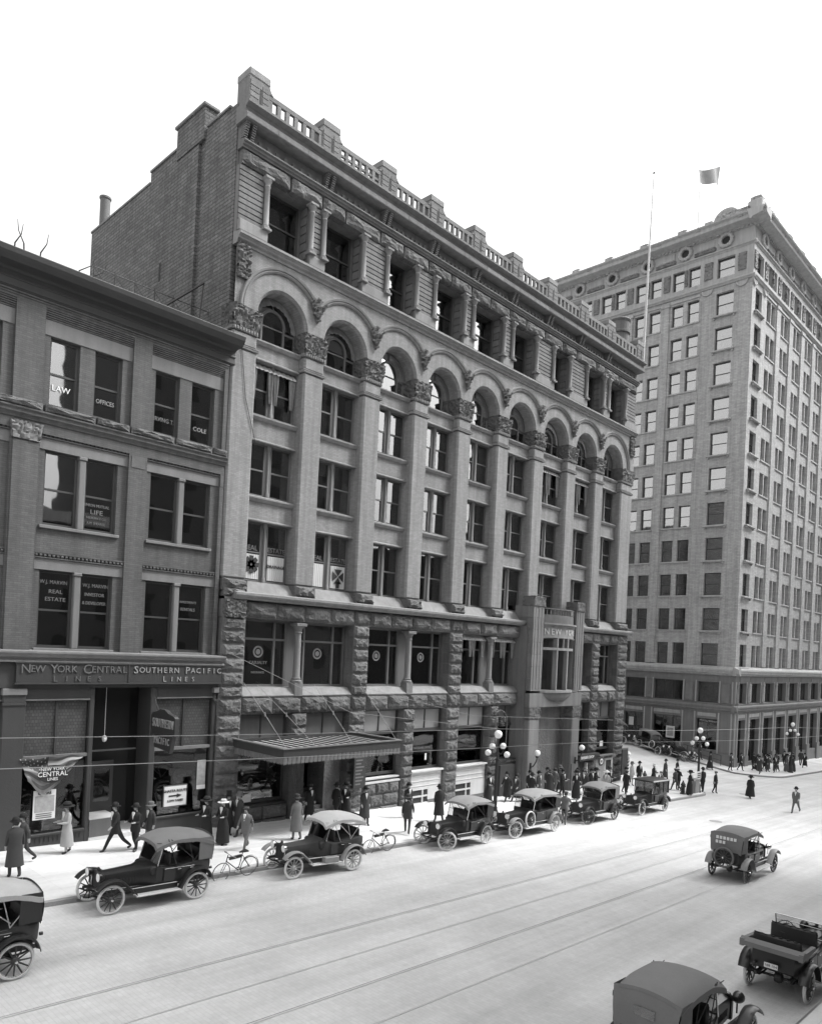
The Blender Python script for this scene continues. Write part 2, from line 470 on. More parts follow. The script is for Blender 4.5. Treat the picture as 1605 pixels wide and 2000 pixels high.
# windows --------------------------------------------------------------------
def frame_fn(W, H, t=.07, rail=.5, d=.1, muntin=0):
    def fn(b):
        b.box(-W / 2, -W / 2 + t, -d / 2, d / 2, -H / 2, H / 2)
        b.box(W / 2 - t, W / 2, -d / 2, d / 2, -H / 2, H / 2)
        b.box(-W / 2 + t, W / 2 - t, -d / 2, d / 2, H / 2 - t, H / 2)
        b.box(-W / 2 + t, W / 2 - t, -d / 2, d / 2, -H / 2, -H / 2 + t * 1.2)
        if rail:
            zr = -H / 2 + H * rail
            b.box(-W / 2 + t, W / 2 - t, -d * .3, d * .55, zr - .035, zr + .035)
        for k in range(muntin):
            x = -W / 2 + W * (k + 1) / (muntin + 1)
            b.box(x - .03, x + .03, -d * .3, d * .5, -H / 2 + t, H / 2 - t)
    return fn
def window(face, u0, u1, z0, z1, w, m='frame', t=.07, rail=.5, glass='glass', blind=None, muntin=0, name='window', open_=0, bm_='blind'):
    W, H = round(u1 - u0, 2), round(z1 - z0, 2)
    me = cached(('win', W, H, t, rail, muntin), frame_fn(W, H, t, rail, .1, muntin), name, m)
    f = face.put(name, me, (u0 + u1) / 2, w, (z0 + z1) / 2)
    zr = -H / 2 + H * (rail or 0)
    x0, x1 = -W / 2 + t - .01, W / 2 - t + .01
    if rail:
        subbox('pane', glass, f, x0, x1, -.012, .0, zr + .03, H / 2 - t + .01)
        subbox('pane', glass, f, x0, x1, .022, .034, -H / 2 + t + open_, zr - .03 + open_ * .0)
    else:
        n = muntin + 1
        for k in range(n):
            a = -W / 2 + W * k / n + (t if k == 0 else .03) - .01
            c = -W / 2 + W * (k + 1) / n - (t if k == n - 1 else .03) + .01
            subbox('pane', glass, f, a, c, .0, .012, -H / 2 + t, H / 2 - t + .01)
    if blind:
        hb = round(H * blind, 2)
        subbox('blind', bm_, f, x0 + .02, x1 - .02, .09, .105, H / 2 - t - hb, H / 2 - t)
    return f
def rb(p=.6):
    return random.choice([.25, .35, .45, .5, .6, .85]) if random.random() < p else None

# ------------------------------------------------------------------ terrain
def ramp(x, y):
    k = min(1, max(0, (x - 50) / 5)); k = k * k * (3 - 2 * k)
    t = max(0, y + 1.6)
    return k * (.175 * t * t / (t + .8) if t > 0 else 0)
def road_z(x, y=-8): return .79 - .042 * x + ramp(x, y)
def walk_z(x, y=-3): return road_z(x, y) + .14
WK = 0.14
def sheet(name, xs, ys, zf, m, dz=0.0, skip=None):
    b = MB()
    o = len(b.v)
    for x in xs:
        for y in ys: b.v.append((x, y, zf(x, y) + dz))
    n = len(ys)
    for i in range(len(xs) - 1):
        for j in range(n - 1):
            if skip and skip((xs[i] + xs[i + 1]) / 2, (ys[j] + ys[j + 1]) / 2): continue
            b.f.append((i * n + j, (i + 1) * n + j, (i + 1) * n + j + 1, i * n + j + 1))
    return tag(obj(name, b.mesh(name, m)), kind='structure')
def fr(a, b, n): return [a + (b - a) * i / n for i in range(n + 1)]
sheet('ground', fr(-400, 600, 10), fr(-400, 400, 10), lambda x, y: -30, 'ground')
sheet('road', fr(-40, 150, 95), fr(-22.8, -4, 19) + fr(-3.5, 10, 27) + fr(12, 70, 29), road_z, 'roadm',
      skip=lambda x, y: (y > -4 and x < 52) or (y > 1 and x > 78))

def walkway(name, outline_front, zf, inner_fn):
    pass
def sidewalk(name, pts_out, pts_in):
    """pts_out: kerb line, pts_in: matching inner line; top sheet plus kerb of granite"""
    b = MB(); n = len(pts_out)
    k = 4
    for i in range(n):
        for j in range(k + 1):
            x = pts_out[i][0] + (pts_in[i][0] - pts_out[i][0]) * j / k
            y = pts_out[i][1] + (pts_in[i][1] - pts_out[i][1]) * j / k
            if j == 0:
                q = (Vector(pts_in[i]) - Vector(pts_out[i])).normalized() * .16
                x += q.x; y += q.y
            b.v.append((x, y, road_z(x, y) + WK))
    for i in range(n - 1):
        for j in range(k):
            a = i * (k + 1) + j
            b.f.append((a, a + k + 1, a + k + 2, a + 1))
    tag(obj(name, b.mesh(name, 'walk')), kind='structure')
    b = MB()
    for i in range(n):
        x, y = pts_out[i]
        q = (Vector(pts_in[i]) - Vector(pts_out[i])).normalized() * .165
        z = road_z(x, y)
        b.v += [(x, y, z - .3), (x, y, z + WK - .01), (x + q.x * .1, y + q.y * .1, z + WK + .004), (x + q.x, y + q.y, z + WK + .004)]
    for i in range(n - 1):
        for j in range(3):
            a = i * 4 + j
            b.f.append((a, a + 4, a + 5, a + 1))
    tag(obj('kerb', b.mesh('kerb', 'kerbm')), kind='structure')
KY = -6.3
po = [(x, KY) for x in fr(-40, 53.6, 46)]; pi = [(x, .6) for x in fr(-40, 53, 46)]
for i in range(1, 9):
    a = PI / 2 * i / 8
    po.append((53.6 + 2.6 * math.sin(a), KY + 2.6 - 2.6 * math.cos(a))); pi.append((53.0, .6))
for y in fr(-2.5, 60, 40): po.append((56.2, y)); pi.append((53.0, max(.7, y)))
sidewalk('sidewalk', po, pi)
po, pi = [], []
for y in reversed(fr(-1.4, 60, 40)): po.append((72.7, y)); pi.append((76.2, max(.3, y)))
for i in range(0, 9):
    a = PI / 2 * i / 8
    po.append((76.2 - 3.5 * math.cos(a), -1.6 - 3.5 * math.sin(a))); pi.append((76.3, .3))
for x in fr(77, 150, 30): po.append((x, -5.1)); pi.append((x, .3))
sidewalk('sidewalk', po, pi)
sheet('sidewalk', fr(-40, 150, 60), [-29.6, -22.95], lambda x, y: road_z(x) + WK, 'walk')
sheet('kerb', fr(-40, 150, 60), [-22.96, -22.8], lambda x, y: road_z(x) + WK + .003 - (.3 if y > -22.9 else 0), 'kerbm')

for i, (y, kind) in enumerate([(-12.3, 'r'), (-13.9, 's'), (-15.4, 'r'), (-16.95, 's')]):
    b = MB()
    hw = .026 if kind == 'r' else .013
    for x0, x1 in zip(fr(-40, 150, 4)[:-1], fr(-40, 150, 4)[1:]):
        z0, z1 = road_z(x0), road_z(x1)
        b.add([(x0, y - hw, z0 + .012), (x1, y - hw, z1 + .012), (x1, y + hw, z1 + .012), (x0, y + hw, z0 + .012)], [(0, 1, 2, 3)])
    t = obj('tram_rail' if kind == 'r' else 'cable_slot', b.mesh('tram_rail', 'steel'))
    tag(t, ['steel tram rail set in the paving nearest the parked cars', 'thin steel slot strip between the two farther tram rails',
            'second steel tram rail, running under the touring car that drives away', 'thin bright slot strip nearest the bottom of the view'][i], 'rail', 'steel tram rails along the street')
    b = MB()
    for o_ in ((hw, hw + (.03 if kind == 'r' else .012)),):
        for x0, x1 in zip(fr(-40, 150, 4)[:-1], fr(-40, 150, 4)[1:]):
            z0, z1 = road_z(x0), road_z(x1)
            b.add([(x0, y + o_[0], z0 + .008), (x1, y + o_[0], z1 + .008), (x1, y + o_[1], z1 + .008), (x0, y + o_[1], z0 + .008)], [(0, 1, 2, 3)])
    obj('rail_groove', b.mesh('rail_groove', 'groove'), t)

# ================================================================== MAIN BUILDING
B = thing('office_block', (17.1, 0, .1), 'long six-storey stone office block with round arches and a pierced roof parapet', 'office building')
F = Face(0, 0, 0, B)
PIERS = [(17.15, 18.42), (21.02, 22.2), (24.8, 25.98), (28.42, 29.6), (32.1, 33.28), (35.8, 36.98), (39.65, 40.85), (43.6, 44.8), (47.35, 48.55), (51.2, 52.95)]
BAYS = [(PIERS[i][1], PIERS[i + 1][0]) for i in range(9)]
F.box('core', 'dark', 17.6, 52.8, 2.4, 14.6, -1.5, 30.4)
F.box('roof', 'roofm', 17.3, 52.9, .2, 15.0, 30.42, 30.7)
# blank side wall, steps and chimney
b = MB()
b.box(17.1, 17.55, .35, 3.0, -1, 31.45)
b.box(17.16, 17.6, 3.0, 3.42, -1, 31.3)
b.box(17.02, 17.6, 3.42, 15.1, -1, 30.95)
b.box(17.03, 17.58, 5.45, 8.1, 30.95, 31.5)
b.box(16.98, 17.6, 2.94, 5.45, 31.0, 32.45)
F.build('side_wall', b, 'sidebrick')
b = MB()
b.box(16.98, 17.68, 8.1, 15.16, 30.96, 31.06); b.box(16.97, 17.66, 5.45, 8.1, 31.52, 31.62)
b.box(16.88, 17.7, 2.84, 5.56, 32.47, 32.62, .03); b.box(17.03, 17.66, .9, 2.84, 31.47, 31.57)
F.build('coping', b, 'topst')
b = MB(); b.lathe([(.0, 33.6), (.33, 33.6), (.33, 33.5), (.28, 33.45), (.28, 29.5)], 16, (17.9, 15.6, 0))
F.build('chimney_pipe', b, 'shade', True)
F.box('side_vent', 'dark', 17.0, 17.04, 6.6, 6.75, 25.6, 26.5)
F.box('far_side_wall', 'sidebrick', 52.45, 52.97, .5, 15.0, -4, 30.6)
F.box('back_wall', 'sidebrick', 17.6, 52.4, 14.7, 15.0, -1, 30.4)

# arcade piers and arches
for i, (a, c) in enumerate(PIERS):
    F.box('pier', 'brick', a, c, 0, 2.4, 10.9, 20.9, .09)
    F.box('pier_neck', 'brick', a + .01, c - .01, .01, 2.4, 21.02, 21.62, .08)
    b = MB(); b.profile([(.02, 20.88), (-.05, 20.9), (-.06, 20.95), (.0, 20.97), (-.04, 21.0), (-.04, 21.03), (.02, 21.05)], a - .05, c + .05)
    b.box(a - .045, c + .045, .02, .5, 20.9, 21.03)
    F.build('astragal', b, 'trim')
    W = c - a
    # guilloche under the capital: one strip of slanted leaves
    b = MB(); n = int(W / .13)
    for k in range(n):
        x = a + W * (k + .5) / n
        b.box(x - .045, x + .045, -.07, .02, 21.63, 21.78, .02)
    b.box(a, c, -.02, .9, 21.62, 21.79)
    for k in range(5):
        y = .04 + k * .13
        b.box(a - .06, a, y, y + .09, 21.63, 21.78, .02)
    F.build('leaf_band', b, 'trim')
    F.put('capital', carved('cap%d' % (i % 3), round(W + .12, 2), .95, .9, amp=.075, n=20, taper=.16, seed=i % 3 * 7), (a + c) / 2, .40, 22.24)
    # rock-faced foot
    rock(F, a - .02, c + .02, -.1, .6, 10.36, 10.9, 'pier_foot')
    F.box('foot_block', 'trim', a + .05, c - .05, .3, 2.4, 10.3, 10.9)
ZS = 22.7
CENT = [(a + c) / 2 for a, c in BAYS]
edges = [17.15] + [(PIERS[i][0] + PIERS[i][1]) / 2 for i in range(1, 9)] + [52.95]
for i, (a, c) in enumerate(BAYS):
    r = (c - a) / 2; cx = CENT[i]
    L, Rr = edges[i], edges[i + 1]
    top = 25.33
    b = MB(); n = 32
    inner, inner2, outer, back = [], [], [], []
    for k in range(n + 1):
        t = PI * k / n
        cs, sn = math.cos(t), math.sin(t)
        inner.append((cx + (r) * cs, .13, ZS + r * sn))
        inner2.append((cx + (r + .11) * cs, 0.0, ZS + (r + .11) * sn))
        back.append((cx + r * cs, 2.4, ZS + r * sn))
        lim = (Rr - cx) if cs > 0 else (cx - L)
        s1 = lim / abs(cs) if abs(cs) > 1e-6 else 1e9
        s2 = (top - ZS) / sn if sn > 1e-6 else 1e9
        s_ = min(s1, s2)
        outer.append((cx + s_ * cs, 0.0, ZS + s_ * sn))
    # add exact corners
    o = len(b.v)
    for q in range(n + 1): b.v += [back[q], inner[q], inner2[q], outer[q]]
    for q in range(n):
        for j in range(3):
            a_ = o + q * 4 + j
            b.f.append((a_, a_ + 4, a_ + 5, a_ + 1))
        x0, x1 = outer[q], outer[q + 1]
        if abs(x0[0] - x1[0]) > 1e-4 and abs(x0[2] - x1[2]) > 1e-4:   # corner triangle
            xx = Rr if x0[0] > cx else L
            e = len(b.v)
            b.v += [x0, x1, (xx, 0, top)]
            b.f.append((e, e + 1, e + 2))
    F.build('arch', b, 'brick')
    # hood moulding
    ro = 2.26
    al, ar = (math.acos(min(1, (cx - L) / ro)), math.acos(min(1, (Rr - cx) / ro)))
    b = MB(); n = 36
    prof = [(ro - .17, .02), (ro - .17, -.06), (ro - .10, -.11), (ro - .04, -.07), (ro - .03, -.13), (ro + .06, -.16), (ro + .09, -.1), (ro + .09, .02)]
    if i == 0: al = 0
    if i == 8: ar = 0
    for k in range(n + 1):
        t = ar + (PI - al - ar) * k / n
        for (rr, y) in prof: b.v.append((cx + rr * math.cos(t) * (1 if L - .01 < cx + rr * math.cos(t) < Rr + .3 else .96), y, ZS + rr * math.sin(t)))
    m_ = len(prof)
    for k in range(n):
        for j in range(m_ - 1):
            a_ = k * m_ + j
            b.f.append((a_, a_ + 1, a_ + m_ + 1, a_ + m_))
    F.build('hood_moulding', b, 'trim')
    # vertical board between arcade front and window plane in the arch: glazing
    b = MB(); n = 24
    wy = .86
    def arcring(ra, rb_, y0, y1, a0=0, a1=PI):
        o = len(b.v)
        for k in range(n + 1):
            t = a0 + (a1 - a0) * k / n
            for (q, y) in ((ra, y0), (rb_, y0), (rb_, y1), (ra, y1)):
                b.v.append((cx + q * math.cos(t), y, ZS + q * math.sin(t)))
        for k in range(n):
            for j in range(4):
                p = o + k * 4
                b.f.append((p + j, p + (j + 1) % 4, p + 4 + (j + 1) % 4, p + 4 + j))
    arcring(r - .1, r + .02, wy - .06, wy + .06)
    z0 = 21.85
    for u0, u1 in ((cx - r, cx - r + .1), (cx + r - .1, cx + r), (cx - .66, cx - .56), (cx + .56, cx + .66)):
        b.box(u0, u1, wy - .06, wy + .06, z0, ZS + (0 if abs(u0 - cx) > 1 else .15))
    b.box(cx - r, cx + r, wy - .06, wy + .06, z0, z0 + .1)
    b.box(cx - .56, cx + .56, wy - .03, wy + .05, z0 + .78, z0 + .84)
    for s_ in (-1, 1):
        b.box(min(cx + s_ * .66, cx + s_ * (r - .1)), max(cx + s_ * .66, cx + s_ * (r - .1)), wy - .04, wy + .05, ZS - .15, ZS - .06)
    ZA = ZS + .12
    o = len(b.v)
    for k in range(n + 1):
        t = PI * k / n
        for (q, y) in ((.56, wy - .07), (.68, wy - .07), (.68, wy + .05), (.56, wy + .05)):
            b.v.append((cx + q * math.cos(t), y, ZA + q * math.sin(t)))
    for k in range(n):
        for j in range(4):
            p = o + k * 4
            b.f.append((p + j, p + (j + 1) % 4, p + 4 + (j + 1) % 4, p + 4 + j))
    b.box(cx - .03, cx + .03, wy - .03, wy + .04, ZA + .68, ZS + r - .05)
    f = F.build('arched_window', b, 'framel')
    f0 = f.location + B.location
    def rel(x, y, z): return (x - f0.x, y - f0.y, z - f0.z)
    for nm, pts in (('pane', [(cx - .58, z0 + .05), (cx + .58, z0 + .05)] + [(cx + .58 * math.cos(PI * k / 12), ZA + .58 * math.sin(PI * k / 12)) for k in range(13)]),):
        b = MB(); b.v = [rel(x, wy, z) for x, z in pts]; b.f = [tuple(range(len(pts)))]
        obj(nm, b.mesh('pane', 'glass'), f)
    b = MB(); n = 24
    for k in range(n + 1):
        t = PI * k / n
        b.v.append(rel(cx + .62 * math.cos(t), wy + .01, ZA + .62 * math.sin(t)))
        b.v.append(rel(cx + (r - .05) * math.cos(t), wy + .01, ZS + (r - .05) * math.sin(t)))
    b.f = [(2 * k, 2 * k + 1, 2 * k + 3, 2 * k + 2) for k in range(n)]
    for s_ in (-1, 1):
        o = len(b.v)
        b.v += [rel(cx + s_ * .62, wy + .01, z0 + .05), rel(cx + s_ * (r - .05), wy + .01, z0 + .05), rel(cx + s_ * (r - .05), wy + .01, ZS), rel(cx + s_ * .62, wy + .01, ZA)]
        b.f.append((o, o + 1, o + 2, o + 3))
    obj('pane', b.mesh('pane', 'glass'), f)
    if i in (1, 2, 6):
        subbox('blind', 'blind', f, -.5, .5, .1, .115, -.1, .75)
    # spandrels and square windows
    for (s0, s1) in ((13.62, 14.72), (17.2, 18.36), (20.82, 21.72)):
        F.box('spandrel', 'brick', a, c, .45, 2.4, s0 + .1, s1 - .22)
        b = MB()
        b.profile([(.46, s0 + .02), (.34, s0), (.33, s0 + .05), (.38, s0 + .1), (.46, s0 + .12)], a, c)
        b.profile([(.46, s1 - .24), (.36, s1 - .2), (.30, s1 - .1), (.28, s1 - .08), (.28, s1 - .01), (.5, s1 + .07), (.85, s1 + .10), (.86, s1 - .24)], a, c)
        b.box(a, c, .47, 2.3, s0, s0 + .1)
        F.build('sill_band', b, 'trim')
    b = MB(); b.profile([(-.02, 10.32), (.46, 10.9), (.85, 10.92), (.86, 10.3)], a, c)
    b.box(a, c, .86, 2.4, 10.3, 10.9)
    F.build('sloped_sill', b, 'trim')
    for fl, (z0, z1) in enumerate(((10.92, 13.62), (14.8, 17.2), (18.44, 20.82))):
        m1, m2 = cx - .13, cx + .13
        bl = rb(.75 if fl else .5)
        window(F, a + .02, m1, z0, z1, .76, 'framel', .08, .5, blind=bl, bm_=random.choice(['blind', 'shade', 'shade']))
        window(F, m2, c - .02, z0, z1, .76, 'framel', .08, .5, blind=bl or rb(.3), bm_=random.choice(['blind', 'shade', 'shade']))
        b = MB()
        b.lathe([(.0, z0), (.10, z0), (.10, z0 + .2), (.065, z0 + .26), (.06, z1 - .3), (.1, z1 - .22), (.11, z1)], 10, (cx, .66, 0))
        b.box(m1 + .005, m2 - .005, .72, .86, z0, z1)
        F.build('mullion', b, 'trim', True)
# ornaments between the hoods
for i in range(1, 9):
    x = edges[i]
    def fn(b):
        rnd = random.Random(3)
        for k in range(46):
            t = rnd.random()
            z = -.62 + 1.05 * t
            hw = .10 + .42 * t
            xx = rnd.uniform(-hw, hw)
            s_ = rnd.uniform(.05, .1)
            y = -.02 - .12 * (1 - abs(xx) / (hw + .05)) - rnd.uniform(0, .08)
            b.add([(xx - s_, y, z - s_ * .4), (xx, y - .05, z - s_), (xx + s_, y, z), (xx, y + .02, z + s_ * 1.2), (xx, y - .09, z)],
                  [(0, 1, 4), (1, 2, 4), (2, 3, 4), (3, 0, 4)])
        b.prism([(-.05, -.68), (.05, -.68), (.5, .36), (.3, .44), (-.3, .44), (-.5, .36)], -.06, .02)
    F.put('leaf_ornament', cached('leafv', fn, 'leaf_ornament', 'carve'), x, 0, ZS + 1.33)
for x, zz in ((17.5, 24.6), (52.5, 24.6)):
    F.put('corner_cartouche', carved('cart', .62, .16, 1.5, amp=.08, n=22, seed=5), x, -.04, zz)
# string course
b = MB()
b.profile([(.02, 25.28), (-.06, 25.3), (-.06, 25.4), (-.16, 25.46), (-.16, 25.52), (-.24, 25.6), (-.30, 25.62), (-.30, 25.72), (.3, 25.84), (.3, 25.28)], 17.12, 53.0)
F.build('string_course', b, 'trim')

# ---- top floor loggia
OPS = [(18.5, 21.05), (21.75, 24.35), (25.95, 28.2), (29.6, 32.2), (32.95, 35.95), (36.8, 39.45), (41.35, 43.45), (45.55, 48.0), (48.7, 51.25)]
OPS = [(a + .0, c) for a, c in OPS]
solid = [17.15] + [v for o_ in OPS for v in o_] + [52.95]
Z0, Z1 = 25.84, 28.72
for k in range(0, len(solid), 2):
    a, c = solid[k], solid[k + 1]
    F.box('ashlar_pier', 'topst', a, c, .0 + .1, 2.4, Z0, Z1)
    F.box('pier_plinth', 'trim', a - .12 if k else a, c + .12 if k < len(solid) - 2 else c, -.1, .09, Z0, Z0 + .5, .03)
    nrow = 10
    for j in range(nrow):     # grooved courses: each stone proud of its joint
        h = (Z1 - Z0 - .5) / nrow
        z = Z0 + .5 + h * j
        F.box('ashlar_stone', 'topst', a + (.14 if k else 0), c - (.14 if k < len(solid) - 2 else 0), .03, .095, z + .025, z + h - .025)
for i, (a, c) in enumerate(OPS):
    for x in (a + .02, c - .02):
        def fn(b):
            b.box(-.2, .2, -.2, .2, 0, .1, .01)
            b.lathe([(.19, .1), (.2, .15), (.15, .19), (.16, .23), (.128, .28), (.115, 1.9), (.14, 1.93), (.14, 1.97), (.115, 2.0), (.13, 2.08), (.2, 2.2), (.21, 2.25)], 14)
            b.box(-.22, .22, -.22, .22, 2.25, 2.36, .01)
        F.put('column', cached('topcol', fn, 'column', 'trim', True), x, .02 - .05, Z0 + .5)
    for s_, x in ((1, a), (-1, c)):   # coursed reveals
        for j in range(7):
            h = (Z1 - Z0) / 7
            F.box('reveal_stone', 'topst', min(x, x + s_ * .05), max(x, x + s_ * .05), .34, .8, Z0 + h * j + .03, Z0 + h * (j + 1) - .03)
    cx = (a + c) / 2
    F.box('loggia_floor', 'topst', a, c, .1, 2.4, Z0 - .1, Z0 + .04)
    F.box('jamb', 'framel', a + .04, a + .16, .82, 1.0, Z0 + .04, Z1)
    F.box('jamb', 'framel', c - .16, c - .04, .82, 1.0, Z0 + .04, Z1)
    window(F, a + .16, c - .16, Z0 + .05, Z1, .9, 'frame', .09, .52, blind=rb(.6), bm_=random.choice(['blind', 'shade']))
    rock(F, edges[i] + .02, cx - .0, -.02, .4, Z1 + .01, Z1 + .66, 'lintel_stone')
    rock(F, cx + .02, edges[i + 1], -.02, .4, Z1 + .01, Z1 + .66, 'lintel_stone')
    F.box('lintel_back', 'topst', edges[i], edges[i + 1], .3, 2.4, Z1, Z1 + .66)
# entablature
b = MB()
b.profile([(.1, 29.38), (-.1, 29.39), (-.1, 29.46), (-.18, 29.5), (-.18, 29.58), (-.26, 29.62), (-.26, 29.68), (.0, 29.76), (.3, 29.76), (.3, 29.38)], 17.13, 53.0)
F.build('architrave', b, 'topst')
F.box('frieze', 'topst', 17.15, 52.97, .1, .6, 29.76, 30.42)
x = 17.5
per = 3.78
for i in range(9):
    L, Rr = edges[i], edges[i + 1]
    for s_ in (-.32, 0.02):
        for j in range(7):
            z = 29.8 + j * .085
            F.box('bracket_slat', 'topst', L + .28 + s_ + .02, L + .5 + s_ - .02, -.16 - j * .035, .1, z, z + .055)
    for j in range(8):
        xx = L + .95 + (Rr - L - 1.25) * j / 7
        F.box('dentil_block', 'topst', xx - .11, xx + .07, -.0, .1, 29.8, 30.06, .01)
b = MB()
b.profile([(.3, 30.38), (-.46, 30.40), (-.5, 30.42), (-.5, 30.68), (-.44, 30.70), (-.4, 30.78), (-.42, 30.9), (-.52, 30.95), (-.62, 31.0), (-.66, 31.02), (-.66, 31.12), (-.2, 31.14), (.3, 31.14)], 17.0, 53.1)
F.build('cornice', b, 'topst')
for i in range(22):
    xx = 17.0 + 36.1 * (i + .5) / 22
    F.box('cornice_stone', 'topst', xx - .80, xx + .80, -.515, -.45, 30.44, 30.67)
# balustrade of pierced stone and merlons
PY0, PY1 = -.42, -.28
for i, (a, c) in enumerate(PIERS):
    cx = (a + c) / 2 if i not in (0, 9) else (17.62 if i == 0 else 52.4)
    hgt = 32.62
    F.box('merlon', 'topst', cx - .5, cx + .5, PY0 - .03, PY1 + .76, 31.14, hgt - .32)
    F.box('merlon_cap', 'trim', cx - .53, cx + .53, PY0 - .06, PY1 + .79, hgt - .32, hgt, .03)
    F.box('slit', 'dark', cx + .02, cx + .12, PY0 - .036, PY0 - .03, 31.3, 31.95)
    for s_ in (-1, 1):
        if (i == 0 and s_ < 0) or (i == 9 and s_ > 0): continue
        def fn(b, s_=s_):
            b.prism([(s_ * .5, 0), (s_ * .5, .32), (s_ * .54, .2), (s_ * .6, .1), (s_ * .7, .02), (s_ * .72, 0)], PY0 - .02, PY1 + .02)
        F.put('shoulder', cached(('sh', s_), fn, 'shoulder', 'topst'), cx, 0, 32.0)
    for j in range(4):
        F.box('merlon_stone', 'topst', cx - .46, cx - .03, PY0 - .05, PY0 - .03, 31.2 + j * .24, 31.2 + j * .24 + .2)
        F.box('merlon_stone', 'topst', cx + .16, cx + .46, PY0 - .05, PY0 - .03, 31.2 + j * .24, 31.2 + j * .24 + .2)
    if i < 9:
        a2, c2 = PIERS[i + 1]
        nx = (a2 + c2) / 2 if i + 1 != 9 else 52.4
        u0, u1 = cx + .5, nx - .5
        F.box('parapet_rail', 'topst', u0, u1, PY0, PY1, 31.78, 32.02, .02)
        F.box('parapet_foot', 'topst', u0, u1, PY0, PY1, 31.14, 31.24)
        n = 6
        sl = .27; st = ((u1 - u0) - n * sl) / (n + 1)
        for j in range(n + 1):
            x0 = u0 + j * (st + sl)
            F.box('parapet_post', 'topst', x0, x0 + st, PY0, PY1, 31.24, 31.78)
        if i == 1:
            F.box('parapet_rung', 'topst', u0, u1, PY0 + .02, PY1 - .02, 31.46, 31.56)

# ---- rock-faced base, second floor
BY = -.35
def course(u0, u1, zs, name='stone_block'):
    for j in range(len(zs) - 1):
        if zs[j] - zs[j + 1] < .12: continue
        rock(F, u0, u1, BY + .17, .42, zs[j + 1] + .015, zs[j] - .015, name)
b = MB()
b.profile([(.1, 10.0), (-.42, 10.02), (-.42, 10.06), (-.5, 10.12), (-.56, 10.2), (-.56, 10.30), (-.3, 10.36), (.1, 10.38)], 17.6, 39.0)
b.profile([(.1, 10.0), (-.42, 10.02), (-.42, 10.06), (-.5, 10.12), (-.56, 10.2), (-.56, 10.30), (-.3, 10.36), (.1, 10.38)], 45.1, 53.05)
F.build('belt_course', b, 'trim')
b = MB()
P2 = [(17.15, 18.38), (24.68, 25.75), (32.0, 33.15), (38.75, 46.05), (47.7, 48.75), (51.4, 52.9)]
for (a, c) in P2:
    b.box(a + .04, c - .04, -.17, 2.3, -3.5, 9.98)
b.box(17.15, 52.9, -.15, 2.3, 4.98, 5.72)
b.box(17.15, 52.9, -.15, 2.3, 9.24, 9.98)
F.build('base_backing', b, 'rock')
zs2 = [10.0, 9.25, 8.65, 8.08, 7.48, 6.85, 6.23, 5.72]
zs1 = [4.96, 4.28, 3.7, 3.08, 2.45, 1.88, 1.3, .7, .1, -.5, -1.1, -1.7]
for k, (a, c) in enumerate(P2):
    if k == 3: continue
    if k == 0:
        F.put('carved_panel', carved('pan', 1.0, .3, .78, amp=.06, n=20, seed=9), 17.75, -.22, 9.6)
        F.box('panel_backing', 'trim', 17.25, 18.3, -.2, -.17, 9.1, 10.1)
        rock(F, 17.2, 18.3, -.15, .5, 10.1, 10.5, 'pier_foot')
        course(a + .05, c, zs2[1:])
    else:
        course(a, c, zs2[1:])
# long lintel stones over second floor windows and over ground floor
def longstones(z0, z1, cuts):
    for u0, u1 in zip(cuts[:-1], cuts[1:]):
        rock(F, u0 + .01, u1 - .01, BY + .17, .42, z0 + .02, z1 - .02, 'lintel_stone')
cuts = [18.35, 20.0, 21.6, 23.2, 24.7, 25.75, 27.3, 28.9, 30.4, 32.0, 33.15, 34.8, 36.4, 38.75]
longstones(9.25, 10.0, cuts)
longstones(9.25, 10.0, [45.9, 47.7, 48.75, 50.1, 51.4, 52.9])
longstones(4.96, 5.74, cuts[:]); longstones(4.96, 5.74, [45.9, 47.7, 48.75, 50.1, 51.4, 52.9])
rock(F, 17.2, 18.35, BY + .17, .42, 4.98, 5.7)
BIG = [(18.38, 24.68, 21.4), (25.75, 32.0, 28.85), (33.15, 38.75, 36.0), (46.05, 47.7, None), (48.75, 51.4, None)]
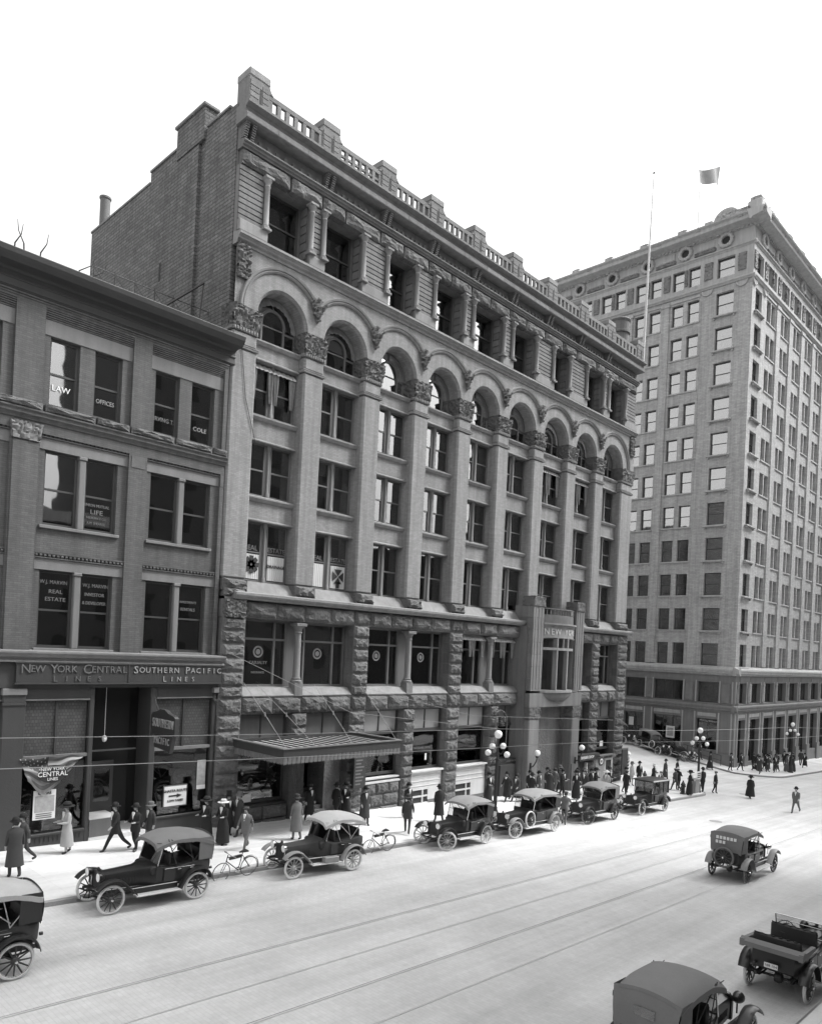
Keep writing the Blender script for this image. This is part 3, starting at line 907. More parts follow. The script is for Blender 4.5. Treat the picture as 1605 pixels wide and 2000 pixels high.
for k, (a, c, cc) in enumerate(BIG):
    b = MB()
    b.profile([(-.2, 5.74), (-.22, 5.8), (.1, 6.12), (.5, 6.16), (.5, 5.7)], a, c)
    F.build('sloped_sill', b, 'trim')
    F.box('soffit', 'rock', a, c, -.1, 2.3, 9.2, 9.24)
    halves = [(a, cc - .3), (cc + .3, c)] if cc else [(a, c)]
    for (p, q) in halves:
        W = q - p
        z0, z1 = 6.16, 9.2
        b = MB()
        b.box(p, p + .1, .5, .65, z0, z1); b.box(q - .1, q, .5, .65, z0, z1)
        b.box(p + .1, q - .1, .5, .65, z1 - .08, z1); b.box(p + .1, q - .1, .5, .65, z0, z0 + .1)
        b.box(p + .1, q - .1, .46, .62, 8.28, 8.38)
        xa = p + W * (.0 if W < 2 else .14); xb = p + W * .74
        for x_ in ((xa, xb) if W >= 2 else (xb,)):
            b.box(x_ - .05, x_ + .05, .47, .62, z0 + .1, z1 - .08)
        f = F.build('window', b, 'framel')
        fl_ = f.location + B.location
        xsb = [p + .1, xa, xb, q - .1] if W >= 2 else [p + .1, xb, q - .1]
        for x0, x1 in zip(xsb[:-1], xsb[1:]):
            for (y0, y1) in ((z0 + .1, 8.3), (8.36, z1 - .08)):
                subbox('pane', 'glass', f, x0 - fl_.x, x1 - fl_.x, .57 - fl_.y, .58 - fl_.y, y0 - fl_.z, y1 - fl_.z)
        if k in (0, 1) and W >= 2:
            mx_ = (xa + xb) / 2
            def fn(b): 
                b.lathe([(.19, 0), (.27, 0), (.27, .012), (.19, .012)], 24, axis='y')
                b.lathe([(0, 0), (.13, 0), (.13, .012), (0, .012)], 16, axis='y')
            F.put('painted_seal', cached('seal', fn, 'painted_seal', 'letter'), mx_, .54, 7.75)
    if cc:
        def fn(b):
            b.box(-.24, .24, -.25, .25, -.02, .62, .02)
            b.lathe([(.27, .62), (.28, .7), (.2, .76), (.22, .82), (.17, .88), (.15, 2.9), (.19, 2.94), (.19, 2.98), (.16, 3.02), (.2, 3.12), (.28, 3.25)], 18)
            b.box(-.3, .3, -.3, .3, 3.25, 3.4, .02)
        F.put('column', cached('bigcol', fn, 'column', 'topst', True), cc, .02, 5.76)
        F.box('mullion', 'framel', cc - .29, cc + .29, .5, .9, 6.16, 9.2)
letter(F, 'CASUALTY', 19.6, .545, 7.25, .2)
letter(F, 'INSURANCE', 19.6, .545, 6.8, .13)
# ---- ground floor
GP = [(17.15, 18.33), (21.1, 21.98), (24.63, 25.72), (28.5, 29.36), (32.0, 33.12), (36.0, 36.9), (47.68, 48.84), (51.4, 52.85)]
for k, (a, c) in enumerate(GP):
    F.box('pier_backing', 'rock', a + .03, c - .03, -.16, 1.6, -3.5, 4.94)
    zz = [z for z in zs1 if z > walk_z(a) - .3]
    if k == 1: zz = [z for z in zs1 if z > 3.0]
    course(a, c, zz + [walk_z(a, 0) - .3])
def shopwin(a, c, zb, zt, zm, pan='blind', n=2, w_=.25, label=None):
    """transom lights above a shop window"""
    b = MB()
    b.box(a, a + .1, w_, w_ + .15, zb, zt); b.box(c - .1, c, w_, w_ + .15, zb, zt)
    b.box(a + .1, c - .1, w_, w_ + .15, zt - .08, zt); b.box(a + .1, c - .1, w_ - .06, w_ + .15, zm - .09, zm + .09)
    b.box(a + .1, c - .1, w_ - .04, w_ + .15, zb, zb + .14)
    for k in range(1, n):
        x = a + (c - a) * k / n
        b.box(x - .03, x + .03, w_, w_ + .1, zm + .09, zt - .08)
    f = F.build('shop_window', b, 'frame')
    p = f.location + B.location
    for k in range(n):
        x0 = a + (c - a) * k / n + (.1 if k == 0 else .03); x1 = a + (c - a) * (k + 1) / n - (.1 if k == n - 1 else .03)
        subbox('transom_light', pan, f, x0 - p.x, x1 - p.x, .0 + w_ + .05 - p.y, w_ + .07 - p.y, zm + .09 - p.z, zt - .08 - p.z)
    subbox('pane', 'plate', f, a + .1 - p.x, c - .1 - p.x, w_ + .05 - p.y, w_ + .062 - p.y, zb + .14 - p.z, zm - .09 - p.z)
    return f
GW = [(18.36, 21.08, .9, 'shade'), (22.0, 24.6, 3.7, 'shade'), (25.75, 28.48, 1.5, 'blind'), (29.38, 31.98, 1.52, 'blind'), (33.15, 35.98, 1.5, 'blind'), (36.92, 39.4, 1.5, 'shade'), (45.95, 47.66, 1.35, 'shade'), (48.86, 51.38, 1.35, 'shade')]
for k, (a, c, zb, pn) in enumerate(GW):
    if k == 1:
        b = MB(); b.box(a, c, .2, .35, 3.6, 3.8); b.box(a, c, .2, .3, 4.86, 4.94); b.box(a + 1.27, a + 1.33, .2, .3, 3.8, 4.86)
        f = F.build('transom', b, 'frame'); p = f.location + B.location
        for x0, x1 in ((a, a + 1.27), (a + 1.33, c)):
            subbox('transom_light', 'shade', f, x0 - p.x, x1 - p.x, .25 - p.y, .27 - p.y, 3.8 - p.z, 4.86 - p.z)
    else:
        shopwin(a, c, zb, 4.94, 3.72, pn)
    F.box('soffit', 'rock', a, c, -.1, 1.6, 4.94, 4.975)
# under the windows
F.box('stall_riser', 'lfront', 18.36, 21.08, -.1, .2, -.6, .88)
for j, z in enumerate((.5, -.1)):
    for x0, x1 in ((18.4, 19.7), (19.72, 21.05)):
        rock(F, x0, x1, -.2, .3, z - .28, z + .3, 'panel_stone')
F.box('sill', 'white', 25.75, 28.48, -.12, .2, 1.34, 1.42); F.box('sill', 'white', 25.75, 28.48, -.18, .2, 1.14, 1.24)
F.box('wall_backing', 'rock', 25.75, 28.48, -.08, .3, -1, 1.14)
for z0, z1, cs in ((.56, 1.14, (25.76, 26.75, 27.7, 28.47)), (-.1, .55, (25.76, 26.3, 27.3, 28.47)), (-.5, -.1, (25.76, 27.1, 28.47))):
    for x0, x1 in zip(cs[:-1], cs[1:]):
        rock(F, x0 + .01, x1 - .01, -.12, .3, z0 + .015, z1 - .015, 'panel_stone')
for (a, c) in ((29.38, 31.98), (33.15, 35.98)):
    g = walk_z((a + c) / 2, 0)
    F.box('white_panel', 'white', a, c, -.02, .24, .55, 1.5); F.box('sill', 'white', a, c, -.2, .2, 1.42, 1.52, .01)
    F.box('white_panel', 'white', a + 1.5, c, -.05, .24, g - .3, .55)
    for q in range(3): F.box('panel_moulding', 'white', a + .06, c - .06, -.06, .0, .62 + q * .27, .66 + q * .27, .01)
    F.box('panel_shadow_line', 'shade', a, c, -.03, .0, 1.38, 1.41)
    F.box('grimy_skirting', 'shade', a + 1.5, c, -.07, .2, g - .3, g + .18)
    F.box('white_board', 'white', a, a + 1.5, -.08, .24, .42, .55); F.box('white_board', 'white', a, a + 1.5, -.08, .1, .02, .1)
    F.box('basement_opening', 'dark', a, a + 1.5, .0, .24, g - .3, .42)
    F.box('white_board', 'white', a + .0, a + 1.5, -.09, .1, g - .02, g + .06)
    F.box('white_board', 'white', a + 1.02, a + 1.1, -.07, .05, g, .42)
F.box('bulkhead', 'lfront', 36.92, 38.4, -.5, .3, -1.3, 1.28)
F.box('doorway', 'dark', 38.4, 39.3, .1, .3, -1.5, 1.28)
F.box('white_post', 'white', 39.32, 39.4, -.3, .3, -1.3, 1.4)
F.box('fascia', 'letterb', 36.92, 39.4, -.3, .1, 1.3, 1.6)
letter(F, 'BARBER SHOP', 38.2, -.32, 1.45, .18, 'letter')
# corner basement shop
F.box('fascia', 'lsign', 45.95, 48.7, -.62, .0, .85, 1.28); letter(F, 'BARBER SHOP', 47.0, -.63, 1.07, .28, 'letterw')
F.box('fascia', 'shade', 49.0, 51.4, -.45, .0, .75, 1.0); letter(F, 'BARBER SHOP', 50.2, -.46, .87, .2, 'letterb')
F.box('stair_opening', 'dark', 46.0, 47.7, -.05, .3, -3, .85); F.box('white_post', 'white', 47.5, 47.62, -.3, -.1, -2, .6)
F.box('shop_panel', 'plank', 48.86, 50.2, -.2, .3, -3, .72); F.box('white_panel', 'white', 50.2, 51.38, -.22, .3, -3, .72)
F.box('notice_window', 'dark', 50.35, 51.1, -.24, -.22, -.2, .55)
# entrance under the marquee
F.box('entrance_wall', 'rock', 21.1, 21.6, -.1, 1.6, -1, 3.7)
F.box('entrance_wall', 'rock', 23.6, 24.62, .3, 1.6, -1, 3.7)
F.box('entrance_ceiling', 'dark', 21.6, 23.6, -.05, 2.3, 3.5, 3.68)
for j in range(8):
    F.box('step', 'rock', 21.6, 23.6, .1 + j * .28, 2.38, walk_z(22) + j * .17 - .02, walk_z(22) + (j + 1) * .17 - .02)
# ---- portal with bowed oriel
PX0, PX1 = 38.9, 45.05
PYf = -1.05
for (a, c) in ((38.95, 40.1), (44.0, 45.0)):
    F.box('portal_pier', 'topst', a, c, PYf, .5, -3, 4.1, .06)
    F.put('portal_capital', carved('pc', round(c - a + .16, 2), 1.0, .75, amp=.05, n=18, taper=.1, seed=2), (a + c) / 2, PYf + .46, 4.48)
    for j in range(7):
        F.box('portal_stone', 'topst', a, c, PYf, .4, 5.9 + j * .78, 5.9 + (j + 1) * .78 - .015)
    for s_ in (.2, .5, .8):
        F.box('portal_fillet', 'topst', a + (c - a) * s_ - .05, a + (c - a) * s_ + .05, PYf - .025, PYf + .02, 6.0, 11.2)
    F.put('finial', carved('fin', round(c - a + .1, 2), .9, .62, amp=.06, n=14, seed=4), (a + c) / 2, PYf + .4, 11.62)
F.box('portal_side', 'topst', 38.75, 38.94, -.7, .5, -3, 10.0)
F.box('portal_lintel', 'topst', 38.9, 45.05, PYf, .4, 4.86, 5.75)
F.box('portal_jamb', 'rock', 40.1, 40.2, -.4, 2.3, -3, 4.86); F.box('portal_jamb', 'rock', 43.9, 44.0, -.4, 2.3, -3, 4.86)
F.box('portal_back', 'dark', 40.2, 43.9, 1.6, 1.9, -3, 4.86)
F.box('portal_ceiling', 'topst', 40.1, 44.0, -.4, 2.0, 4.8, 4.86)
pcx = 42.05; half = 1.97
def bow(x, extra=0.0):       # bowed plan of the oriel front
    t = (x - pcx) / half
    return PYf + .18 - .50 * (1 - t * t) - extra
def bowstrip(b, z0, z1, th, out=0.0, n=20, x0=None, x1=None):
    x0 = pcx - half if x0 is None else x0; x1 = pcx + half if x1 is None else x1
    o = len(b.v)
    for k in range(n + 1):
        x = x0 + (x1 - x0) * k / n
        y = bow(x, out)
        b.v += [(x, y, z0), (x, y, z1), (x, y + th, z1), (x, y + th, z0)]
    for k in range(n):
        for j in range(4):
            p = o + k * 4
            b.f.append((p + j, p + (j + 1) % 4, p + 4 + (j + 1) % 4, p + 4 + j))
    b.f += [(o, o + 1, o + 2, o + 3), (o + n * 4 + 3, o + n * 4 + 2, o + n * 4 + 1, o + n * 4)]
b = MB(); bowstrip(b, 9.36, 10.1, .3); F.build('letter_band', b, 'trim')
b = MB(); bowstrip(b, 10.1, 10.2, .5, .1); bowstrip(b, 10.2, 10.3, .6, .2); bowstrip(b, 5.78, 5.95, .6, .08); F.build('oriel_cornice', b, 'trim')
b = MB(); bowstrip(b, 10.3, 10.85, .06, -.05); bowstrip(b, 10.9, 11.2, .05, -.05, 20, 43.0)
bowstrip(b, 11.2, 11.28, .1, -.03)
for k in range(14):
    x = pcx - half + 2 * half * (k + .5) / 14
    b.box(x - .03, x + .03, bow(x, -.05), bow(x, -.05) + .05, 10.85, 11.2)
F.build('balcony_rail', b, 'carve')
b = MB(); n = 20
for k in range(n + 1):
    x = pcx - half * .9 + 1.8 * half * k / n
    y = bow(x)
    for j in range(7):
        t = j / 6
        cz = 5.78 - .62 * math.sin(t * PI / 2) * (1 - ((x - pcx) / half) ** 2)
        yy = y + (PYf - .01 - y) * (1 - math.cos(t * PI / 2))
        b.v.append((x, yy, cz))
for k in range(n):
    for j in range(6):
        p = k * 7 + j; b.f.append((p, p + 7, p + 8, p + 1))
F.build('oriel_corbel', b, 'carve', True)
b = MB()
bowstrip(b, 8.55, 8.72, .16)
for x in (pcx - half + .04, pcx - .62, pcx + .62, pcx + half - .04):
    y = bow(x); b.box(x - .07, x + .07, y, y + .7, 5.95, 9.36)
b.box(pcx - .03, pcx + .03, bow(pcx), bow(pcx) + .1, 8.72, 9.36)
f = F.build('oriel_window', b, 'trim'); p = f.location + B.location
for x0, x1 in ((pcx - half + .1, pcx - .7), (pcx - .55, pcx + .55), (pcx + .7, pcx + half - .1)):
    for z0, z1 in ((5.95, 8.56), (8.72, 9.36)):
        q = MB(); ya, yb_ = bow(x0) + .3, bow(x1) + .3
        q.v = [(x0 - p.x, ya - p.y, z0 - p.z), (x1 - p.x, yb_ - p.y, z0 - p.z), (x1 - p.x, yb_ - p.y, z1 - p.z), (x0 - p.x, ya - p.y, z1 - p.z)]
        q.f = [(0, 1, 2, 3)]
        obj('pane', q.mesh('pane', 'glass'), f)
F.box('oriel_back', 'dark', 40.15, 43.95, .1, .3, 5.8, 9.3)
F.box('oriel_ceiling', 'trim', 40.15, 43.95, -1.0, .1, 9.3, 9.37); F.box('oriel_floor', 'trim', 40.15, 43.95, -1.0, .1, 5.75, 5.8)
F.box('balcony_floor', 'trim', 40.15, 43.95, -1.0, .1, 10.0, 10.28)
s = 'NEW YORK'
for k, ch in enumerate(s):
    if ch == ' ': continue
    x = pcx - half + .38 + k * .455
    sl = math.atan(1.0 * (x - pcx) / half / half)
    o_ = F.put('lettering', text_mesh(ch, 'white', .03), x, bow(x, .02), 9.73, (.56, .56, .56))
    o_.rotation_euler = (0, 0, sl)
# wall lights either side of the door
for x in (39.3, 44.6):
    def fn(b):
        b.tube([(0, .12, -.9), (0, -.1, -.8), (0, -.3, -.5), (0, -.38, -.2)], .035, 8)
        b.lathe([(.0, -.25), (.09, -.22), (.11, -.14), (.08, -.1)], 12, (0, -.38, 0))
        b.box(-.06, .06, .05, .14, -1.1, -.6)
    l_ = F.put('wall_lamp', cached('wl', fn, 'wall_lamp', 'blackm', True), x, PYf - .12, 1.95)
    obj('globe', cached('wg', lambda b: b.lathe([(.0, -.2), (.1, -.17), (.17, -.1), (.2, 0), (.17, .1), (.1, .17), (0, .2)], 16), 'globe', 'globe', True), l_, (0, -.38, .08))
# window trimmings: bunting awnings
def bunting(u0, u1, z, drop, wtop, side=True):
    W = u1 - u0
    b = MB()
    n = 40
    def valance(s_, t):
        x = u0 + W * s_
        zz = z - .28 * t - (.05 * abs(math.sin(s_ * PI * 11)) if t > .9 else 0)
        return (x, wtop - .3 + .25 * (1 - t) * 1.0 - .02 * math.sin(s_ * 60), zz)
    b.grid(valance, n, 3)
    f = F.build('bunting', b, 'cloth_l')
    p = f.location + B.location
    if side:
        q = MB()
        for cx_, hw in ((u0 + .22, .2), (u0 + W / 2 - .12, .18), (u0 + W / 2 + .18, .16), (u1 - .2, .2)):
            q.grid(lambda s_, t, cx_=cx_, hw=hw: (cx_ - p.x + (s_ - .5) * 2 * hw * (1 - .55 * t ** 1.5), wtop - .22 + .04 * math.sin(s_ * 22) - p.y, z - .2 - drop * t - p.z), 12, 6)
        obj('drape', q.mesh('drape', 'cloth_m', True), f)
for i in (0, 6, 7): bunting(BAYS[i][0] + .03, BAYS[i][1] - .03, 20.8, 1.5, .8)
bunting(33.2, 35.7, 9.2, 1.1, .4); bunting(36.3, 38.7, 9.2, 1.1, .4)
for i in (0, 1, 6, 7):
    cx = CENT[i]; r = 1.28
    b = MB()
    b.grid(lambda s_, t: (cx + (r - .32 * t - .04 * abs(math.sin(s_ * PI * 12)) * t) * math.cos(PI * s_), .80 - .1 * t, ZS + (r - .32 * t - .04 * abs(math.sin(s_ * PI * 12)) * t) * math.sin(PI * s_)), 48, 3)
    f = F.build('bunting', b, 'cloth_l' if i > 5 else 'cloth_m')
# blinds and letters on the third floor
for i in (0, 1):
    a, c = BAYS[i]; cx = CENT[i]
    letter(F, 'REAL', (a + cx) / 2 - .05, .70, 12.45, .32); letter(F, 'ESTATE', (c + cx) / 2 + .05, .70, 12.45, .30)
    for (x0, x1) in ((a + .14, cx - .24), (cx + .24, c - .14)):
        b = MB(); b.grid(lambda s_, t: (x0 + (x1 - x0) * s_, .70 + .012 * math.sin(s_ * 50), 11.05 + 1.12 * t), 40, 2)
        F.build('curtain', b, 'white', True)
b = MB()
cxm, czm = (BAYS[1][1] + CENT[1]) / 2 + .05, 11.65
for k in range(4):
    a_ = PI / 2 * k + PI / 4 * 0
    c_, s_ = math.cos(a_), math.sin(a_)
    pts = [(.03, .0), (.36, -.25), (.36, .25)]
    b.prism([(cxm + x * c_ - y * s_, czm + x * s_ + y * c_) for x, y in pts], .66, .67)
b.box(cxm - .1, cxm + .1, .66, .67, 11.08, 11.4)
F.build('maltese_cross', b, 'letterb')
b = MB(); cx3, cz3 = (BAYS[0][0] + CENT[0]) / 2, 11.7
for k in range(8):
    a_ = PI / 4 * k
    c_, s_ = math.cos(a_), math.sin(a_)
    b.prism([(cx3 + x * c_ - y * s_, cz3 + x * s_ + y * c_) for x, y in [(.05, -.12), (.4, -.1), (.4, .1), (.05, .12)]], .66, .67)
F.build('painted_emblem', b, 'letterb')
letter(F, 'DRAINAGE', (BAYS[0][1] + CENT[0]) / 2 + .05, .67, 11.7, .2, 'letterb')
# bank lettering
letter(F, 'NATIONAL BANK', 27.1, .285, 2.95, .30, 'letter'); letter(F, 'NATIONAL BANK', 30.6, .285, 2.7, .17); letter(F, 'INVESTMENTS', 34.5, .285, 2.9, .2)
F.box('paper_notice', 'paper', 30.85, 30.98, .27, .285, 2.0, 2.35); F.box('paper_notice', 'paper', 50.2, 50.65, .27, .285, 1.55, 1.95)
F.box('paper_notice', 'paper', 18.5, 19.3, .15, .2, 1.0, 1.35)
F.box('portal_plaque', 'shade', 39.05, 39.85, PYf - .07, PYf, -1.2, .6); F.box('portal_plaque', 'shade', 44.1, 44.9, PYf - .07, PYf, -1.3, .9)
F.box('portal_notice', 'papg', 38.3, 38.75, -.75, -.7, -1.0, -.2)
F.box('directory_board', 'lsign', 24.75, 25.55, -.62, -.5, 1.15, 3.1); F.box('directory_board', 'lsign', 24.7, 25.6, -.5, -.45, 1.1, 3.15)
for j in range(10):
    F.box('directory_line', 'letter', 24.85, 25.2 + .2 * ((j * 7) % 3) / 2, -.63, -.62, 1.3 + j * .17, 1.37 + j * .17)
# roof turret
b = MB(); b.lathe([(0, 34.3), (.72, 34.2), (.78, 34.1), (.72, 34.0), (.68, 33.95), (.68, 33.3), (.76, 33.25), (.76, 33.1), (.66, 33.05), (.66, 30.6)], 20, (51.3, .75, 0))
F.build('roof_tank', b, 'topst')
pass

# ================================================================== LEFT BUILDING
LB = thing('commercial_block', (0, 0, .5), 'dark brick commercial block with paired windows, left of the arched stone block', 'commercial building')
G = Face(0, 0, 0, LB)
colsL = [(1.3, 4.6), (5.35, 8.65), (9.62, 12.88), (13.62, 16.88)]
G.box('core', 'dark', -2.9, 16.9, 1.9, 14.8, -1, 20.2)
G.box('roof', 'roofm', -2.95, 17.0, .2, 15, 20.2, 20.45)
us = [-3.0]; 
for a, c in colsL: us += [a, c]
us += [17.06]
# brick front with recessed bays
wall = MB()
for i in range(0, len(us) - 1, 2):
    wall.box(us[i], us[i + 1], 0, .3, 7.5, 20.0)
for a, c in colsL:
    wall.box(a, c, 0, .3, 19.72, 20.0)
    wall.box(a, c, 0, .3, 15.25, 16.05)
G.build('brick_front', wall, 'lbrick')
for a, c in colsL:
    # inner wall planes
    w1, w2 = (a + .24, a + 1.3), (c - 1.42, c - .36)
    us2 = [a, w1[0], w1[1], w2[0], w2[1], c]
    grid_wall(G, 'bay_wall', 'lbrick', us2, [15.25, 16.32, 18.8, 19.72], lambda i, j: i in (1, 3) and j == 1, .35, .14)
    G.box('lintel', 'ltrim', a + .0, c - .0, .11, .2, 18.82, 19.35)
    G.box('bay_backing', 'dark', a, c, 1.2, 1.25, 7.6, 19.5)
    for j in range(5):
        G.box('corbel_course', 'lbrick', a, c, .02 + .022 * (4 - j) , .2, 19.38 + .07 * j, 19.38 + .07 * j + .045)
    for (z0, z1) in ((12.04, 14.74), (7.62, 10.44)):
        m1, m2 = (a + c) / 2 - .12 - .05, (a + c) / 2 + .12 - .05
        v1, v2 = a + .23, c - .36
        grid_wall(G, 'bay_wall', 'lbrick', [a, v1, v2, c], [z0 - .12 if z0 < 8 else 11.05, z0, z1, z1 + .42], lambda i, j: i == 1 and j == 1, .35, .14)
        G.box('lintel', 'ltrim', a, c, .1, .2, z1, z1 + .4)
        G.box('mullion', 'ltrim', m1, m2, .12, .42, z0, z1 - .12, .03); G.box('mullion_head', 'ltrim', m1 - .03, m2 + .03, .08, .42, z1 - .12, z1, .02)
        G.box('sill', 'ltrim', v1 - .12, v2 + .12, .02, .4, z0 - .12, z0, .015)
        # egg and dart band above
        for j in range(22):
            x = a + (c - a) * (j + .5) / 22
            G.box('band_bead', 'lbrick', x - .05, x + .05, .02, .15, z1 + .47, z1 + .55, .02)
        G.box('band', 'lbrick', a, c, .04, .2, z1 + .57, z1 + .63); G.box('band', 'lbrick', a, c, .04, .2, z1 + .41, z1 + .45)
        for (x0, x1) in ((v1, m1), (m2, v2)):
            window(G, x0, x1, z0, z1, .34, 'frame', .09, .49, blind=rb(.25), bm_='shade')
    for (x0, x1) in (w1, w2):
        window(G, x0, x1, 16.32, 18.8, .34, 'frame', .09, .49, blind=rb(.3), bm_='shade')
b = MB()
for a, c in colsL: b.box(a, c, .14, .5, 10.87, 11.05); b.box(a, c, .05, .3, 7.45, 7.52)
G.build('wall_infill', b, 'lbrick')
# rock-faced third floor sill and cornice
x = -3.0
while x < 17:
    L_ = random.uniform(1.2, 1.9); x1 = min(x + L_, 17.1)
    if x1 - x > .3: rock(G, x + .01, x1 - .01, -.12, .4, 15.98, 16.28, 'sill_stone')
    x = x1
b = MB(); b.profile([(.1, 15.6), (-.04, 15.62), (-.06, 15.7), (-.14, 15.78), (-.14, 15.86), (-.2, 15.93), (-.2, 15.98), (.1, 16.0)], -3, 17.1)
G.build('string_course', b, 'lbrick')
b = MB(); b.profile([(.1, 19.98), (-.03, 20.0), (-.03, 20.03), (-.07, 20.05), (-.07, 20.09), (-.04, 20.1), (-.04, 20.3), (-.08, 20.32), (-.08, 20.36), (-.05, 20.4), (-.05, 20.55), (-.16, 20.62), (-.6, 20.66), (-.72, 20.78), (-.78, 20.86), (-.82, 21.02), (-.8, 21.05), (.1, 21.1)], -3, 17.3)
G.build('cornice', b, 'lfront')
for j, z in enumerate((19.82, 19.9)): G.box('corbel_course', 'lbrick', -3, 17.06, -.03 - .02 * j, .1, z, z + .045)
for i in range(0, len(us) - 1, 2):
    a, c = us[i], us[i + 1]
    if a < 0: continue
    if i == 4:
        G.put('pilaster_capital', carved('pcl', round(c - a, 2), .3, .62, 'ltrim', 18, .05, .18, 3), (a + c) / 2, .02, 15.2)
        G.box('pilaster', 'lbrick', a + .06, c - .06, -.08, .02, 7.5, 14.86)
    else:
        G.box('carved_tile', 'carve', a + .1 if c - a > .3 else a + .01, c - .1 if c - a > .3 else c - .01, -.02, .02, 14.75, 15.2)
letter(G, 'LAW', 10.35, .30, 17.05, .30, 'letterw'); letter(G, 'OFFICES', 11.97, .30, 17.0, .24, 'blind', .8)
letter(G, 'IRVING T.', 14.37, .30, 16.95, .24, 'letter', .85); letter(G, 'COLE', 15.98, .30, 16.95, .25, 'blind')
letter(G, 'UNION MUTUAL', 11.85, .30, 13.05, .155, 'letter', .82); letter(G, 'LIFE', 11.85, .30, 12.8, .24, 'letter', 1.2)
letter(G, 'INSURANCE CO.', 11.85, .30, 12.58, .13, 'letterf', .8); letter(G, 'A.M. SHEARER', 11.85, .30, 12.38, .14, 'letterf', .8)
letter(G, 'W.J. MARVIN', 10.42, .29, 10.02, .19, 'letter', .9); letter(G, 'REAL', 10.5, .29, 9.68, .2, 'letter', 1.1); letter(G, 'ESTATE', 10.5, .29, 9.4, .2, 'letter', 1.1)
letter(G, 'W.J. MARVIN', 11.95, .29, 10.02, .19, 'letter', .9); letter(G, 'INVESTOR', 11.92, .29, 9.68, .18, 'letter', .9); letter(G, '& DEVELOPER', 11.92, .29, 9.36, .17, 'letter', .85)
letter(G, 'INVESTMENTS', 15.82, .29, 9.7, .14, 'letterf', .85); letter(G, 'RENTALS', 15.82, .29, 9.4, .18, 'letter', .9)
# cornice above shop and shop front
b = MB(); b.profile([(.2, 7.1), (-.38, 7.12), (-.38, 7.16), (-.3, 7.2), (-.3, 7.26), (-.42, 7.32), (-.42, 7.36), (-.5, 7.44), (-.5, 7.5), (.2, 7.56)], -3, 17.3)
G.build('shop_cornice', b, 'ltrim')
G.box('fascia_beam', 'lfront', -3, 17.15, -.2, .3, 6.2, 7.12)
for x0, x1 in ((-3, 1.2), (4.6, 5.3), (8.75, 9.5), (11.78, 11.96), (14.2, 14.45), (16.95, 17.14)):
    big = x1 - x0 > .3
    G.box('shopfront_post', 'lfront', x0, x1, -.22 if big else -.12, 1.0 if not big else .4, -1.0, 6.2, .03)
    if big or x0 > 16:
        G.box('post_cap', 'ltrim', x0 - .04, x1 + .02, -.28, .2, 5.95, 6.18, .02); G.box('post_cap', 'lfront', x0 - .02, x1 + .01, -.26, .2, 5.6, 5.68)
def shopfront(x0, x1, zb):
    G.box('shop_transom_beam', 'lfront', x0, x1, -.1, .3, 5.72, 6.2); G.box('shop_transom_beam', 'ltrim', x0, x1, -.13, -.1, 5.74, 5.79)
    for k in range(2):
        a = x0 + (x1 - x0) * k / 2 + .04; c = x0 + (x1 - x0) * (k + 1) / 2 - .04
        G.box('prism_light', 'prism', a, c, .05, .08, 3.75, 5.7)
    G.box('shop_bar', 'lfront', (x0 + x1) / 2 - .04, (x0 + x1) / 2 + .04, -.02, .1, 3.75, 5.72)
    G.box('shop_transom_beam', 'ltrim', x0, x1, -.08, .1, 3.63, 3.75)
    f = G.box('shop_pane', 'plate', x0 + .02, x1 - .02, .04, .055, zb, 3.63)
    G.box('stall_riser', 'lfront', x0, x1, -.1, .3, -1, zb); G.box('sill', 'lfront', x0, x1, -.16, .05, zb - .1, zb, .02)
    G.box('display_floor', 'lfront', x0, x1, .3, 1.15, zb - .3, zb - .02)
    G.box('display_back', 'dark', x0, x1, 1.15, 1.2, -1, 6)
shopfront(9.5, 11.78, .95); shopfront(14.45, 16.95, .98); shopfront(5.3, 8.75, 1.1); shopfront(1.2, 4.6, 1.2)
for j in range(14): G.box('grille_bar', 'blackm', 9.6 + j * .155, 9.63 + j * .155, -.13, -.11, .62, .85)
G.box('grille_rail', 'blackm', 9.5, 11.8, -.14, -.1, .84, .88)
G.box('doorway_back', 'dark', 11.96, 14.2, 1.7, 1.8, -1, 6.2)
G.box('doorway_floor', 'walk', 11.96, 14.2, -.15, 1.7, -1, walk_z(13) + .16); G.box('doorway_floor', 'walk', 11.98, 13.1, -.1, 1.5, -1, 1.22)
G.box('counter_front', 'shade', 11.97, 13.12, -.14, -.1, walk_z(13), 1.2)
G.box('door', 'frame', 12.45, 13.35, 1.1, 1.2, .5, 3.2); G.box('door_light', 'plate', 12.6, 13.2, 1.08, 1.1, 1.6, 2.9); G.box('transom_bar', 'ltrim', 11.96, 14.2, 1.0, 1.1, 3.6, 3.66)
b = MB(); b.lathe([(0, 4.0), (.07, 4.03), (.1, 4.12), (.09, 4.22), (.04, 4.26)], 12, (12.75, .7, 0)); b.tube([(12.75, .7, 4.26), (12.75, .7, 6.2)], .012, 6)
G.build('lamp_pendant', b, 'globe')
for k in range(6): G.box('leaflet', 'paper' if k % 2 else 'papg', 14.8 + k * .34, 15.0 + k * .34, .1, .35, .985, 1.1)
G.box('display_shelf', 'shade', 14.5, 16.9, .08, .5, .96, 1.0)
G.box('wall_poster', 'papg', 16.45, 16.85, .0, .03, 1.9, 3.1); G.box('wall_poster', 'paper', 16.45, 16.85, -.01, .0, 1.88, 2.05)
b = MB(); b.lathe([(0, 0), (.3, 0), (.3, .012), (0, .012)], 28, (15.7, .1, 2.5), 'y'); G.build('round_emblem', b, 'letterf')
b = MB(); b.lathe([(.22, 0), (.25, 0), (.25, .01), (.22, .01)], 28, (15.7, .085, 2.5), 'y'); G.build('emblem_ring', b, 'letter')
letter(G, 'PACIFIC', 15.7, .08, 2.5, .11, 'letter')

